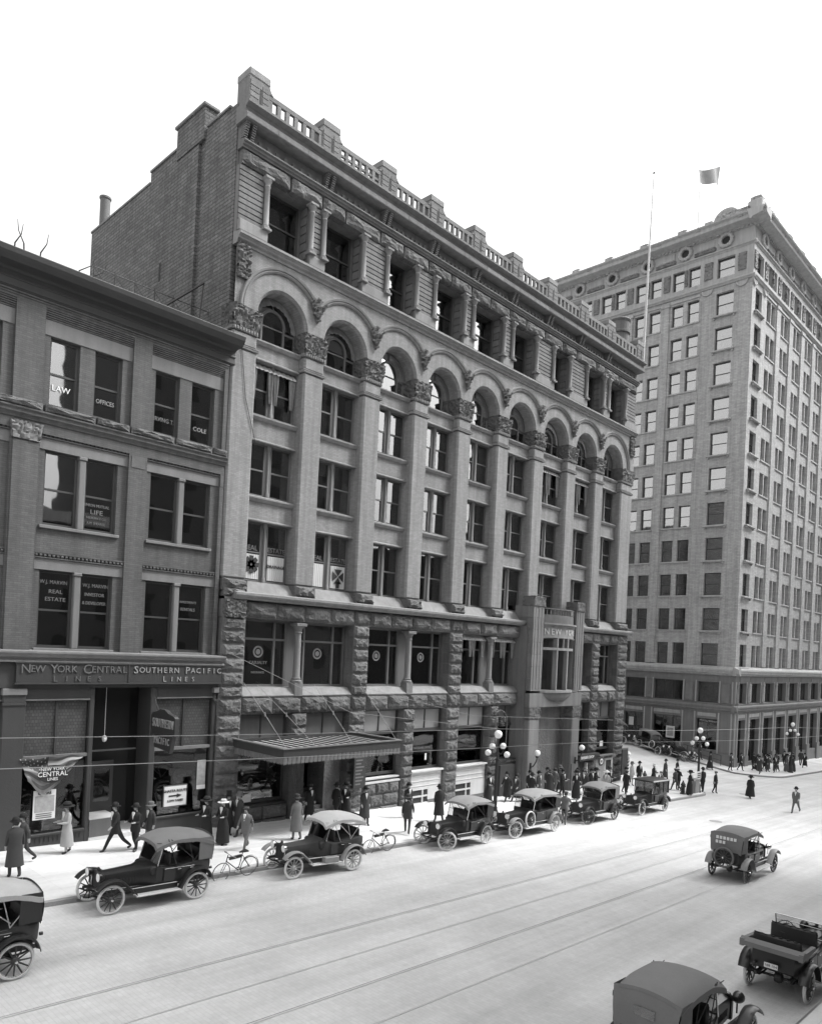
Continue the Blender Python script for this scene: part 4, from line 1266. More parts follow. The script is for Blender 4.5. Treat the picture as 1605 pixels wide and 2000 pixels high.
# ================================================================== TOWER
TW = thing('office_tower', (75.7, 0, -2.5), 'tall pale brick office tower with wreathed cornice on the far corner', 'office tower')
FX = Face(75.7, 0, -PI / 2, TW); FT = Face(75.7, 0, 0, TW)
FT.box('corner_post', 'tbase', -.13, .2, -.13, .2, -6, 7.02, .02)
FT.box('corner_post', 'ttrim', -.06, .2, -.06, .2, 47.45, 50.4, .01)
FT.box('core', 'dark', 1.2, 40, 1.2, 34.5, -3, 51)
NR = 11
def zrow(k): return 7.95 + 3.605 * k, 10.22 + 3.61 * k
# left face columns in u = -Y
LC = [(-3.6, -1.82)]
for k in range(6):
    y = 5.38 + 4.28 * k
    LC += [(-(y + 3.0), -(y + 1.74)), (-(y + 1.26), -y)]
LC.sort()
RC = [(.95, 2.75)]
for k in range(8):
    x0 = 4.25 + 4.13 * k
    RC += [(x0, x0 + 1.12), (x0 + 1.36, x0 + 2.48)]
def tower_side(f, cols, u0, u1, left):
    us = [u0] + [v for c in cols for v in c] + [u1]
    zs = [7.9]
    for k in range(NR):
        a, c = zrow(k)
        zs += [max(a, 7.91), c]
    zs += [47.3]
    grid_wall(f, 'brick_wall', 'tbrick', us, zs, lambda i, j: i % 2 == 1 and j % 2 == 1, .42)
    zs2 = [47.3, 47.85, 49.88, 50.4]
    grid_wall(f, 'upper_wall', 'ttrim', us, zs2, lambda i, j: i % 2 == 1 and j == 1, .42, -.05)
    for ci, (a, c) in enumerate(cols):
        if left and a < -14 : rows = range(8, NR)
        elif left and a < -24: rows = []
        else: rows = range(NR)
        for k in rows:
            z0, z1 = zrow(k)
            bl = (rb(.45) if k < 4 or not left else rb(.12))
            single = (ci == len(cols) - 1) if left else ci == 0
            window(f, a, c, max(z0, 7.93), z1, .36, 'frame', .075, .5, glass='tglass' if left else 'glass', blind=bl, bm_='shade')
            if single:
                f.box('window_ledge', 'ttrim', a - .28, c + .28, -.3, .02, z0 - .22, z0 - .06, .03)
                for s_ in (a - .1, c + .1): f.box('ledge_bracket', 'ttrim', s_ - .08, s_ + .08, -.2, 0, z0 - .42, z0 - .22, .03)
        window(f, a, c, 47.85, 49.88, .34, 'frame', .075, .5, glass='tglass' if left else 'glass')
    # sill strips across pairs and shallow pilasters between
    prs = [(cols[i][0], cols[i + 1][1]) for i in (range(0, len(cols) - 1, 2) if left else range(1, len(cols) - 1, 2))]
    for (a, c) in prs:
        for k in range(NR):
            if left and a < -14 and k < 8: continue
            z0, z1 = zrow(k)
            f.box('sill_strip', 'ttrim', a - .1, c + .1, -.1, .02, z0 - .14, z0)
        f.box('pair_head', 'ttrim', a - .12, c + .12, -.1, .02, zrow(NR - 1)[1] + .22, zrow(NR - 1)[1] + .42)
    gaps = sorted(prs)
    for p, q in zip(gaps[:-1], gaps[1:]):
        f.box('pilaster', 'tbrick', p[1] + .22, q[0] - .22, -.16, .02, 8.0, 46.3)
        f.put('pilaster_cap', carved('tc', round(q[0] - p[1] - .3, 1), .3, .4, 'ttrim', 10, .04), (p[1] + q[0]) / 2, -.08, 46.5)
    if left:
        f.box('pilaster', 'tbrick', gaps[-1][1] + .2, gaps[-1][1] + .26, -.05, .02, 8, 46.3)
    # relief panels between top windows
    for i in range(len(cols) - 1):
        a, c = cols[i][1], cols[i + 1][0]
        wd = c - a
        f.put('relief_panel', carved('rp', round(max(.28, min(.8, wd * .55)), 2), .16, 1.75, 'tbase', 18, .08, seed=6), (a + c) / 2, -.06, 48.9)
    sg = cols[-1][1] if left else cols[0][0]
    f.put('relief_panel', carved('rp', .75, .16, 1.75, 'tbase', 18, .08, seed=6), (sg + .75) if left else sg - .0 - .5, -.06, 48.9)
    # shell brackets under the band
    spots = ([cols[-1][1] + .8, cols[-1][0] - .95] if left else [cols[0][1] + .75])
    for s_ in spots + ([.45] if not left else []):
        b = MB(); b.lathe([(0, -.08), (.45, -.08), (.5, -.16), (.58, -.16), (.62, -.06), (.62, .02)], 16, (s_, 0, 46.95), 'y', PI, 2 * PI)
        f.build('shell_bracket', b, 'ttrim', True)
    e = .0
    b = MB(); pr = [(.02, 46.98), (-.14, 47.0), (-.18, 47.1), (-.3, 47.2), (-.3, 47.3), (-.12, 47.42), (.02, 47.45)]
    b.profile(pr, u0, u1 + (.3 if left else 0)) if left else b.profile(pr, u0 - .0, u1)
    f.build('moulding', b, 'ttrim')
    b = MB(); pr = [(.02, 50.38), (-.1, 50.4), (-.14, 50.5), (-.28, 50.58), (-.28, 50.68), (-.1, 50.76), (.02, 50.8)]
    b.profile(pr, u0, u1 + (.28 if left else 0)); f.build('moulding', b, 'ttrim')
    b = MB(); b.add([(u0, 0, 50.4), (u1, 0, 50.4), (u1, 0, 52.3), (u0, 0, 52.3)], [(0, 1, 2, 3)]); f.build('frieze', b, 'ttrim')
    n = 8
    for k in range(n):
        cu = (-(2.8 + 4.28 * k)) if left else (2.6 + 4.13 * k)
        if abs(cu) > 34: continue
        def fn(b):
            n1, n2 = 20, 8
            b.grid(lambda s, t: ((.60 + .20 * math.cos(2 * PI * t)) * math.cos(2 * PI * s) * (1 + .07 * math.sin(s * 75)), -.1 - .22 * math.sin(2 * PI * t), (.60 + .20 * math.cos(2 * PI * t)) * math.sin(2 * PI * s) * (1 + .07 * math.sin(s * 75))), 36, n2)
        f.put('wreath', cached('wreath', fn, 'wreath', 'ttrim', True), cu, 0, 51.6)
        b = MB(); b.lathe([(0, -.02), (.42, -.02)], 16, (cu, 0, 51.6), 'y'); f.build('wreath_eye', b, 'dark')
        cu2 = cu + (-2.14 if left else 2.07)
        f.box('frieze_panel', 'ttrim', cu2 - .95, cu2 + .95, -.06, .01, 51.35, 52.0, .02)
        f.put('garland', carved('gar', 2.2, .2, .34, 'tbase', 22, .09, seed=8), cu2, -.03, 51.05)
    # cornice
    b = MB(); pr = [(.02, 52.2), (-.12, 52.22), (-.2, 52.35), (-1.15, 52.5), (-1.2, 52.55), (-1.2, 52.85), (-1.26, 52.9), (-1.46, 53.0), (-1.5, 53.12), (.3, 53.2)]
    b.profile(pr, u0, u1 + (1.5 if left else 0)); 
    if not left: b.profile(pr, -1.5, .001)
    f.build('cornice', b, 'ttrim')
    for k in range(int((u1 - u0) / .42)):
        x = u0 + .42 * k + .2
        f.box('dentil', 'ttrim', x - .12, x + .12, -.3, -.1, 52.22, 52.38)
    for k in range(8):
        x = (-(1.0 + 4.28 * k)) if left else 1.0 + 4.13 * k
        if not (u0 < x < u1): continue
        f.put('lion_mask', carved('lm', .34, .2, .34, 'ttrim', 8, .05), x, -1.24, 53.0)
    f.box('parapet', 'ttrim', u0, u1, .3, .8, 53.15, 53.7)
tower_side(FX, LC, -34.5, 0, True)
tower_side(FT, RC, 0, 39, False)
def pediment(f, u):
    b = MB()
    pts = [(u - 1.6, 53.2)] + [(u - 1.3 * math.cos(PI * k / 14), 53.5 + 1.15 * math.sin(PI * k / 14)) for k in range(15)] + [(u + 1.6, 53.2)]
    b.prism(pts, -.6, -.1)
    b.box(u - 2.2, u - 1.4, -.65, 0, 53.15, 53.85); b.box(u + 1.4, u + 2.2, -.65, 0, 53.15, 53.85)
    f.build('roof_pediment', b, 'ttrim')
    f.put('pediment_relief', carved('ped', 1.7, .15, .8, 'ttrim', 16, .08, seed=11), u, -.66, 53.85)
pediment(FX, -2.7); pediment(FT, 2.7)
FT.box('roof_corner_block', 'ttrim', -.9, .5, -.9, .5, 53.15, 54.3, .08)
FX.put('corner_relief', carved('crb', 2.6, .5, .5, 'ttrim', 20, .14, seed=3), -1.6, -.9, 53.5); FT.put('corner_relief', carved('crb', 2.6, .5, .5, 'ttrim', 20, .14, seed=3), 1.6, -.9, 53.5)
for k in range(7):
    FX.put('roof_antefix', carved('ant', .9, .3, .42, 'ttrim', 9, .08), -7.0 - 4.28 * k, -1.2, 53.3); FT.put('roof_antefix', carved('ant', .9, .3, .42, 'ttrim', 9, .08), 6.5 + 4.13 * k, -1.2, 53.3)
FT.put('corner_relief', carved('crn', 1.0, 1.0, .6, 'ttrim', 12, .08, seed=1), -.2, -.2, 54.4)
FT.box('roof', 'roofm', 0, 39, 0, 34.5, 53.0, 53.15)
FT.box('end_wall', 'tbrick', 38.9, 39.2, .02, 34.5, -5, 53)
# two-storey stone base
def tower_base(f, us, opens, left):
    u0, u1 = us
    b = MB(); pr = [(.02, 7.0), (-.25, 7.02), (-.3, 7.15), (-.5, 7.25), (-.5, 7.4), (-.58, 7.5), (-.55, 7.66), (-.4, 7.72), (-.1, 7.9), (.02, 7.92)]
    b.profile(pr, u0, u1 + (.58 if left else 0)); 
    if not left: b.profile(pr, -.58, .001)
    f.build('base_cornice', b, 'ttrim')
    b = MB(); pr = [(.02, 3.3), (-.2, 3.32), (-.2, 3.42), (-.36, 3.52), (-.36, 3.66), (-.44, 3.78), (-.44, 3.9), (-.2, 3.98), (.02, 4.0)]
    b.profile(pr, u0, u1 + (.44 if left else 0))
    if not left: b.profile(pr, -.44, .001)
    f.build('belt_course', b, 'tbase')
    usx = [u0] + [v for o_ in opens for v in o_] + [u1]
    grid_wall(f, 'base_wall', 'tbase', usx, [-6, -2.6, 2.52, 4.18, 6.28, 7.3], lambda i, j: i % 2 == 1 and j in (1, 3), .5, -.12)
    for (a, c) in opens:
        b = MB(); W = c - a
        window(f, a + (.0 if W < 2 else 0), c, 4.18, 6.28, .3, 'frame', .07, 0, glass='glass', muntin=0 if W < 2.4 else 2)
        n = 1 if W < 2.6 else 2
        window(f, a, c, -2.4, 2.52, .3, 'frame', .09, 0, glass='plate', muntin=n)
        f.box('stall_riser', 'tbase', a, c, -.1, .25, -5, -1.9 if not left else -.6)
    for i in range(0, len(usx) - 1, 2):
        a, c = usx[i], usx[i + 1]
        cx = (a + c) / 2; W = c - a
        if W > 4 : continue
        f.put('relief_panel', carved('tb', round(min(.8, W * .6), 2), .12, 1.9, 'tbase', 16, .05, seed=12), cx, -.16, 5.2)
        for s_ in (-1, 1):
            f.box('pier_strip', 'ttrim', cx + s_ * W * .42 - .07, cx + s_ * W * .42 + .07, -.2, -.1, -3, 3.2); f.box('pier_strip', 'ttrim', cx + s_ * W * .42 - .05, cx + s_ * W * .42 + .05, -.18, -.1, 4.2, 6.4)
        f.box('pier_base', 'tbase', a, c, -.28, -.1, -5, -1.2 if not left else -.9)
    for (a, c) in opens:
        f.box('frieze_tablet', 'ttrim', a + .15, c - .15, -.17, -.1, 2.75, 3.12, .02); f.box('frieze_tablet', 'tbase', a + .1, c - .1, -.17, -.1, 6.45, 6.9, .02)
openL = [(-34 + 4.28 * k, -34 + 4.28 * k + 3.0) for k in range(5)] + [(-11.75, -9.45), (-8.45, -5.25), (-3.7, -1.5)]
openL = [o_ for o_ in openL if o_[1] < -12.5] + openL[-3:]
tower_base(FX, (-34.5, 0), openL, True)
tower_base(FT, (0, 39), [(.9, 2.9)] + [(3.9 + 4.13 * k, 3.9 + 4.13 * k + 3.1) for k in range(8)], False)
for u, z0, z1, wd, nm in ((-11.3, 1.0, 1.9, .55, 'paper'), (-7.0, .1, 1.35, .95, 'paper')):
    FX.box('window_poster', nm, u, u + wd, .2, .22, z0, z1)
FX.box('window_poster', 'papg', -6.85, -6.2, .18, .2, .3, 1.15)
for k, t in enumerate(('STANDARD', 'OIL', 'COMPANY')):
    letter(FX, t, -2.7, .30, 24.3 - k * .38, .3, 'letter')

# ================================================================== buildings across the street (seen in the window glass)
def opposite(x0, x1, h, label, base=0.0):
    t = thing('street_building', ((x0 + x1) / 2, -36, base), label, 'building', 'buildings on the near side of the street')
    fo = Face(0, 0, 0, t)
    y = -29.6
    fo.box('wall', 'oppo', x0, x1, y - 16, y, base - 4, h)
    fo.box('cornice', 'ttrim', x0 - .3, x1 + .3, y, y + .7, h - 1.0, h)
    b = MB()
    nx = int((x1 - x0) / 3); nz_ = int((h - base - 2) / 3.8)
    for i in range(nx):
        for j in range(nz_):
            x = x0 + (x1 - x0) * (i + .5) / nx; z = base + 2 + 3.8 * j
            b.box(x - .6, x + .6, y, y + .03, z, z + 2)
    o_ = fo.build('windows', b, 'dark'); o_['kind'] = 'stuff'
rearb = thing('rear_block', (42, 30, 0), 'plain unseen brick block behind the arched office block, added to darken the tower glass', 'building')
Face(0, 0, 0, rearb).box('wall', 'sidebrick', 31, 53, 17, 60, -2, 27)  # out of view; added so the tower's lower windows reflect dark wall, not sky
opposite(-40, 27, 17.5, 'low plain building across the street, its roof line mirrored in the left windows')
opposite(27.2, 52.5, 58, 'tall plain building across the street, mirrored in the first arched bays')
t = thing('street_building', (130, -70, -6), 'long unseen block added beyond the crossing to darken the window reflections', 'building', 'buildings on the near side of the street')
Face(0, 0, 0, t).box('wall', 'oppo', 58, 210, -78, -61, -30, 25)  # unseen block, added and sized to keep bright sky out of the lower panes
opposite(90, 150, 70, 'tall building across the street beyond the crossing, mirrored in the tower glass', -2.5)

# ================================================================== PARKED CARS
def pm(t, name, key, fn, m, smooth=False, loc=(0, 0, 0), rot=(0, 0, 0), parent=None):
    return obj(name, cached(key, fn, name, m, smooth), parent or t, loc, rot)
def wheel_parts(t, x, y, r, tyre, wood, steer=0, name='wheel', lean=0, side=1):
    def wf(b):
        b.lathe([(r - .075, -.03), (r - .055, -.03), (r - .055, .03), (r - .075, .03), (r - .075, -.03)], 28, axis='y')
        for k in range(12):
            a = 2 * PI * k / 12
            b.tube([(.06 * math.cos(a), 0, .06 * math.sin(a)), ((r - .06) * math.cos(a), 0, (r - .06) * math.sin(a))], [.022, .016], 5, False)
        b.lathe([(0, -.1), (.05, -.1), (.06, -.06), (.09, -.03), (.09, .03), (.06, .06), (.05, .1), (0, .1)], 12, axis='y')
    w_ = pm(t, name, ('wheel', r), wf, wood, True, (x, y, r), (lean, 0, steer))
    def tf(b):
        n1, n2 = 30, 8
        b.grid(lambda s, q: ((r - .042 + .041 * math.cos(2 * PI * q)) * math.cos(2 * PI * s), .041 * math.sin(2 * PI * q), (r - .042 + .041 * math.cos(2 * PI * q)) * math.sin(2 * PI * s)), n1, n2)
    obj('tyre', cached(('tyre', r), tf, 'tyre', tyre, True), w_)
    def hub(b): b.lathe([(0, -.125), (.03, -.12), (.04, -.1), (0, -.1)], 10, axis='y')
    obj('hub_cap', cached('hub', hub, 'hub_cap', 'nickel', True), w_, (0, 0, 0), (0, 0, 0 if side < 0 else PI))
    return w_
def sweep_strip(b, path, y0, y1, th=.02, crown=.035, n=5):
    """a fender: a crowned strip following (x,z) path between y0 and y1"""
    P = [Vector((p[0], 0, p[1])) for p in path]
    o = len(b.v); m_ = n + 1
    for i, p in enumerate(P):
        d = (P[min(i + 1, len(P) - 1)] - P[max(i - 1, 0)]).normalized()
        nn = Vector((-d.z, 0, d.x))
        if nn.z < 0 and abs(nn.z) > .05: nn = -nn
        for j in range(m_):
            t = j / n
            q = p + nn * crown * (1 - (2 * t - 1) ** 2)
            b.v.append((q.x, y0 + (y1 - y0) * t, q.z))
        for j in range(m_):
            t = j / n
            q = p + nn * (crown * (1 - (2 * t - 1) ** 2) - th)
            b.v.append((q.x, y0 + (y1 - y0) * t, q.z))
    k = 2 * m_
    for i in range(len(P) - 1):
        a = o + i * k
        for j in range(n):
            b.f.append((a + j, a + j + 1, a + k + j + 1, a + k + j))
            b.f.append((a + m_ + j, a + k + m_ + j, a + k + m_ + j + 1, a + m_ + j + 1))
        b.f.append((a, a + k, a + k + m_, a + m_)); b.f.append((a + n, a + m_ + n, a + k + m_ + n, a + k + n))
    for a in (o, o + (len(P) - 1) * k):
        b.f.append(tuple([a + j for j in range(m_)] + [a + m_ + j for j in range(n, -1, -1)]))
def loft(b, secs):
    """secs: list of closed loops of equal length"""
    o = len(b.v); n = len(secs[0])
    for s_ in secs: b.v += s_
    for i in range(len(secs) - 1):
        for j in range(n):
            j2 = (j + 1) % n
            b.f.append((o + i * n + j, o + i * n + j2, o + (i + 1) * n + j2, o + (i + 1) * n + j))
    b.f.append(tuple(o + j for j in range(n - 1, -1, -1)))
    b.f.append(tuple(o + (len(secs) - 1) * n + j for j in range(n)))
def car(name, x, y, heading, label, L=2.65, top='topd', body='black', fend='black', tyre='tyre', wood='wheeld', steer=0, kind='touring', spare=None,
        group='motor cars parked along the kerb', toolbox=False, topdown=False, rearlights=False, openback=False, r=.41, cat='car', thin_top=False, zoff=0):
    hx, hy = math.cos(heading), math.sin(heading)
    z0, z1 = road_z(x, y), road_z(x + hx * L, y + hy * L)
    zl, zr_ = road_z(x - hy * .7, y + hx * .7), road_z(x + hy * .7, y - hx * .7)
    t = thing(name, (x, y, z0 + .005 + zoff), label, cat, group)
    t.rotation_euler = Matrix.Identity(3).to_euler()
    t.rotation_euler = (math.atan2(zl - zr_, 1.4), -math.atan2(z1 - z0, L), heading)
    T = .70
    for wx, wy, st in ((0, T, 0), (0, -T, 0), (L, T, steer), (L, -T, steer)):
        wheel_parts(t, wx, wy, r, tyre, wood, st, side=-1 if wy < 0 else 1)
    S_ = L - 2.6
    K = (round(L, 2), kind)
    # frame, axles, springs
    def fn(b):
        b.box(-.55, L + .35, -.42, -.36, .50, .58); b.box(-.55, L + .35, .36, .42, .50, .58)
        b.tube([(0, -T, r), (0, T, r)], .035, 8); b.tube([(L, -T, r - .05), (L, T, r - .05)], .03, 8)
        b.lathe([(0, -.13), (.12, -.08), (.14, 0), (.12, .08), (0, .13)], 12, (0, 0, r), 'y')
        for s_ in (-.39, .39):
            b.tube([(L - .45, s_, .5), (L - .2, s_, .41), (L, s_, .39), (L + .2, s_, .41), (L + .42, s_, .52)], .025, 6)
            b.tube([(-.5, s_, .52), (-.25, s_, .43), (0, s_, .41), (.3, s_, .43), (.5, s_, .5)], .025, 6)
        b.tube([(L + .05, -.55, r - .1), (L + .05, .55, r - .1)], .015, 6)
        b.tube([(L + .4, 0, .45), (L + .55, 0, .45), (L + .55, 0, .33), (L + .65, 0, .33)], .014, 6)
    pm(t, 'chassis', ('chassis',) + K, fn, 'blackm', True)
    # hood, cowl, radiator
    XR = L + .06; XF = 1.62 + S_ * .75; XC = XF - .38
    def hood(b):
        def sec(x, w_, zt):
            zb = .58
            return [(x, -w_, zb), (x, -w_, zt - .16), (x, -w_ * .86, zt - .05), (x, -w_ * .45, zt), (x, 0, zt + .015), (x, w_ * .45, zt), (x, w_ * .86, zt - .05), (x, w_, zt - .16), (x, w_, zb)]
        loft(b, [sec(XR, .27, 1.03), sec(XF, .36, 1.09), sec(XF - .15, .42, 1.13), sec(XC, .58, 1.18)])
    pm(t, 'hood', ('hood',) + K, hood, body, True)
    def louv(b):
        for s_ in (-1, 1):
            for k in range(9):
                x = XF + .12 + k * (XR - XF - .3) / 9
                yy = (.36 - (x - XF) / (XR - XF) * .09)
                b.box(x, x + .03, s_ * yy - .012, s_ * yy + .012, .68, .84)
    pm(t, 'louvres', ('louv',) + K, louv, 'blackm')
    def rad(b):
        pts = [(-.29, .52), (-.29, .95), (-.22, 1.05), (0, 1.09), (.22, 1.05), (.29, .95), (.29, .52)]
        pi_ = [(-.23, .58), (-.23, .93), (-.18, 1.0), (0, 1.03), (.18, 1.0), (.23, .93), (.23, .58)]
        for x, pp in ((XR, pts), (XR + .1, pts), (XR + .1, pi_), (XR + .06, pi_)):
            b.v += [(x, yy, zz) for yy, zz in pp]
        for k in range(3):
            for j in range(7):
                j2 = (j + 1) % 7
                b.f.append((k * 7 + j, k * 7 + j2, k * 7 + 7 + j2, k * 7 + 7 + j))
        b.lathe([(.0, .05), (.03, .05), (.035, .02), (.05, 0), (.05, -.02)], 10, (XR + .05, 0, 1.12))
    rr_ = pm(t, 'radiator_shell', ('rad',) + K, rad, body if thin_top is False else 'nickel', False)
    def core(b):
        b.add([(XR + .07, -.23, .58), (XR + .07, .23, .58), (XR + .07, .23, .93), (XR + .07, .18, 1.0), (XR + .07, 0, 1.03), (XR + .07, -.18, 1.0), (XR + .07, -.23, .93)], [tuple(range(7))])
        for k in range(9): b.box(XR + .07, XR + .078, -.22 + k * .05, -.21 + k * .05, .58, .98)
    obj('radiator_core', cached(('rcore',) + K, core, 'radiator_core', 'suitb'), rr_)
    # body tub
    XB = -.52 if kind != 'sedan' else -.55
    BZ = 1.14
    def tub(b):
        def sec(x, w_, zb, zt):
            return [(x, -w_ * .93, zb), (x, -w_, zb + .25), (x, -w_ * .98, zt - .03), (x, -w_ * .92, zt), (x, w_ * .92, zt), (x, w_ * .98, zt - .03), (x, w_, zb + .25), (x, w_ * .93, zb)]
        loft(b, [sec(XC + .005, .585, .58, 1.17), sec(XC - .2, .61, .58, BZ - .06), sec(XC - .6, .64, .58, BZ - .08), sec(.35, .66, .58, BZ - .02), sec(-.1, .65, .60, BZ + .04), sec(XB + .15, .61, .64, BZ + .06), sec(XB, .50, .72, BZ + .02)])
    pm(t, 'body', ('tub',) + K, tub, body, True)
    for s_ in (-1, 1):
        def door(b, s_=s_):
            for (a, c) in ((XC - .75, XC - .2), (.12, .72)):
                b.box(a, c, min(s_ * .625, s_ * .668), max(s_ * .625, s_ * .668), .66, BZ - .1, .015)
        for (a, c) in ((XC - .78, XC - .2), (.1, .74)):
            def door(b, a=a, c=c, s_=s_): b.box(a, c, min(s_ * .6, s_ * .668), max(s_ * .6, s_ * .668), .66, BZ - .1, .012)
            d_ = pm(t, 'door', ('door', a, c, s_) + K, door, body)
            obj('handle', cached(('dh', a, s_) + K, lambda b, a=a, s_=s_: b.box(a + .05, a + .17, min(s_ * .67, s_ * .7), max(s_ * .67, s_ * .7), .98, 1.0), 'handle', 'nickel'), d_)
    def dark_in(b): b.box(XB + .14, XC - .1, -.54, .54, BZ + .0, BZ + .045 - .02)
    pm(t, 'interior', ('inr',) + K, lambda b: b.box(-.25, XC - .12, -.55, .55, BZ - .055, BZ - .035), 'leather')
    def seat(b, x):
        b.box(x, x + .5, -.55, .55, BZ - .3, BZ - .02, .05)
        b.grid(lambda s, q: (x - .02 - .07 * q + .03 * math.sin(s * 40), -.56 + 1.12 * s, BZ - .1 + .44 * math.sin(q * PI / 2)), 24, 4)
        b.box(x - .12, x - .02, -.57, .57, BZ - .1, BZ + .33, .05)
    for x in (-.2, .92 + S_ * .5): pm(t, 'seat', ('seat', x) + K, lambda b, x=x: seat(b, x), 'leather', True)
    # steering wheel
    def stw(b):
        c0 = Vector((XC - .38, .26, BZ + .24)); ax = Vector((-.62, 0, .78)).normalized()
        u = Vector((0, 1, 0)); v = ax.cross(u)
        pts = [c0 + (u * math.cos(2 * PI * k / 20) + v * math.sin(2 * PI * k / 20)) * .2 for k in range(21)]
        b.tube(pts, .014, 6)
        for k in range(4):
            a = PI / 2 * k
            b.tube([c0, c0 + (u * math.cos(a) + v * math.sin(a)) * .2], .008, 4)
        b.tube([c0, c0 - ax * .6], .018, 6)
    pm(t, 'steering_wheel', ('stw',) + K, stw, 'blackm', True)
    # fenders and running boards
    xa, xb = .58, L - .72
    def arc(cx, cz, rad_, a0, a1, n): return [(cx + rad_ * math.cos(a0 + (a1 - a0) * k / n), cz + rad_ * math.sin(a0 + (a1 - a0) * k / n)) for k in range(n + 1)]
    fp = arc(L, r + .02, .52, R(35), R(130), 10) + [(xb - .0, .45)]
    rp = arc(0, r + .02, .52, R(-5), R(165), 12)
    rp = [(xa, .42)] + arc(0, r + .04, .50, R(35), R(168), 11)
    for s_ in (-1, 1):
        y0, y1 = (.58, .84) if s_ > 0 else (-.84, -.58)
        pm(t, 'front_fender', ('ff', s_) + K, lambda b: sweep_strip(b, fp, y0, y1), fend, True)
        pm(t, 'rear_fender', ('rf', s_) + K, lambda b: sweep_strip(b, rp, y0, y1), fend, True)
        pm(t, 'running_board', ('rb', s_) + K, lambda b: b.box(xa - .02, xb + .02, y0 - .02, y1, .385, .42, .01), 'bright')
        pm(t, 'valance', ('va', s_) + K, lambda b: b.box(xa, xb, min(s_ * .56, s_ * .59), max(s_ * .56, s_ * .59), .40, .60), body)
        pm(t, 'sill_moulding', ('sm', s_) + K, lambda b: b.box(xa - .3, xb + .1, min(s_ * .59, s_ * .635), max(s_ * .59, s_ * .635), .585, .61), 'bright' if fend != 'black' else 'nickel')
        def lamp(b):
            b.lathe([(0, -.16), (.05, -.155), (.10, -.1), (.125, -.02), (.13, .03), (.12, .035)], 14, axis='x')
            b.tube([(-.05, 0, -.12), (-.05, 0, -.32)], .018, 6)
        h_ = pm(t, 'headlight', 'lamp', lamp, 'nickel' if fend != 'black' else body, True, (XR + .18, s_ * .36, .98))
        obj('lens', cached('lens', lambda b: b.lathe([(0, .045), (.07, .04), (.12, .03)], 14, axis='x'), 'lens', 'globe', True), h_)
    if toolbox: pm(t, 'battery_box', 'tb', lambda b: b.box(xa + .15, xa + .75, -.84, -.6, .42, .62, .015), 'fendl'); pm(t, 'battery_box', 'tb2', lambda b: b.box(xa + .15, xa + .75, .6, .84, .42, .62, .015), 'fendl')
    if spare: wheel_parts(t, XF + .02, spare * .72, r, tyre, 'wheeld', 0, 'spare_wheel', spare * .08).location.z = .78
    # windscreen
    ws = XC - .02
    if kind == 'sedan': pass
    def wsf(b):
        for s_ in (-1, 1): b.tube([(ws, s_ * .57, 1.12), (ws - .16, s_ * .57, 1.78 if not topdown else 1.62)], .018, 6)
        b.tube([(ws, -.57, 1.17), (ws, .57, 1.17)], .014, 6); b.tube([(ws - .09, -.57, 1.47), (ws - .09, .57, 1.47)], .012, 6)
        b.tube([(ws - .16, -.57, 1.78 if not topdown else 1.62), (ws - .16, .57, 1.78 if not topdown else 1.62)], .014, 6)
    w_ = pm(t, 'windscreen', ('wsf', topdown) + K, wsf, 'nickel', True)
    obj('pane', cached(('wsp', topdown) + K, lambda b: b.add([(ws - .005, -.56, 1.18), (ws - .005, .56, 1.18), (ws - .155, .56, 1.77 if not topdown else 1.61), (ws - .155, -.56, 1.77 if not topdown else 1.61)], [(0, 1, 2, 3)]), 'pane', 'plate'), w_)
    HT = 1.93
    if kind in ('touring',) and not topdown:
        xf, xr = ws + .12, -.50
        def topf(b):
            n, m_ = 22, 10
            def pt(s, q, dz=0):
                x = xf + (xr - xf) * s
                zc = HT + .13 * math.sin(PI * min(1, s * 1.05) ** .8) - .10 * (1 - s) ** 3 - .06 * max(0, s - .85) / .15
                yy = (q - .5) * 2
                drop = .10 * abs(yy) ** 2.2 + (.07 if abs(yy) > .99 else 0)
                sag = -.012 * abs(math.sin(s * PI * 3))
                return (x, yy * .67, zc - drop + sag + dz)
            b.grid(lambda s, q: pt(s, q), n, m_)
            b.grid(lambda s, q: pt(s, q, -.02), n, m_)
            # side skirts
            for s_ in (0, 1):
                b.grid(lambda s, q: tuple(Vector(pt(s, s_)) - Vector((0, 0, .10 * q + .015 * abs(math.sin(s * 9)) * q))), n, 2)
            b.grid(lambda s, q: tuple(Vector(pt(0, s)) - Vector((-.02 * q, 0, .09 * q))), 8, 1)
        tp = pm(t, 'folding_top', ('top', top) + K, topf, top, True)
        def rearc(b):
            if openback:
                b.grid(lambda s, q: (xr + .02 - .03 * q, (-.66 + 1.32 * s) * (1 - .1 * q), HT - .10 * abs(2 * s - 1) ** 2 - .22 * q), 10, 2); return
            b.grid(lambda s, q: (xr + .02 - .05 * math.sin(q * PI) - .03 * q, (-.66 + 1.32 * s) * (1 - .1 * q), HT + .0 - .10 * abs(2 * s - 1) ** 2 - (HT - BZ - .05) * q), 10, 8)
            for s_ in (-1, 1):
                b.grid(lambda s, q: (xr + .02 + .46 * s - (.05 * q) * (1 - s), s_ * (.665 - .05 * q * (1 - s) ), HT - .10 - (HT - BZ - .12) * q), 5, 6)
        pm(t, 'rear_curtain', ('rc', openback) + K, rearc, 'topd' if top == 'topd' else 'blackm', True)
        if rearlights:
            for j in range(2):
                for i in range(6 if j == 0 else 3):
                    pm(t, 'curtain_light', ('cl', i, j), lambda b: b.box(xr - .075 - .03 * j, xr - .06 - .03 * j, .40 - i * .14 - .10, .40 - i * .14, 1.62 - j * .17, 1.74 - j * .17, .004), 'paper')
        elif not openback:
            pm(t, 'rear_window', ('rw',) + K, lambda b: b.box(xr - .06, xr - .045, -.2, .2, 1.45, 1.62), 'glass')
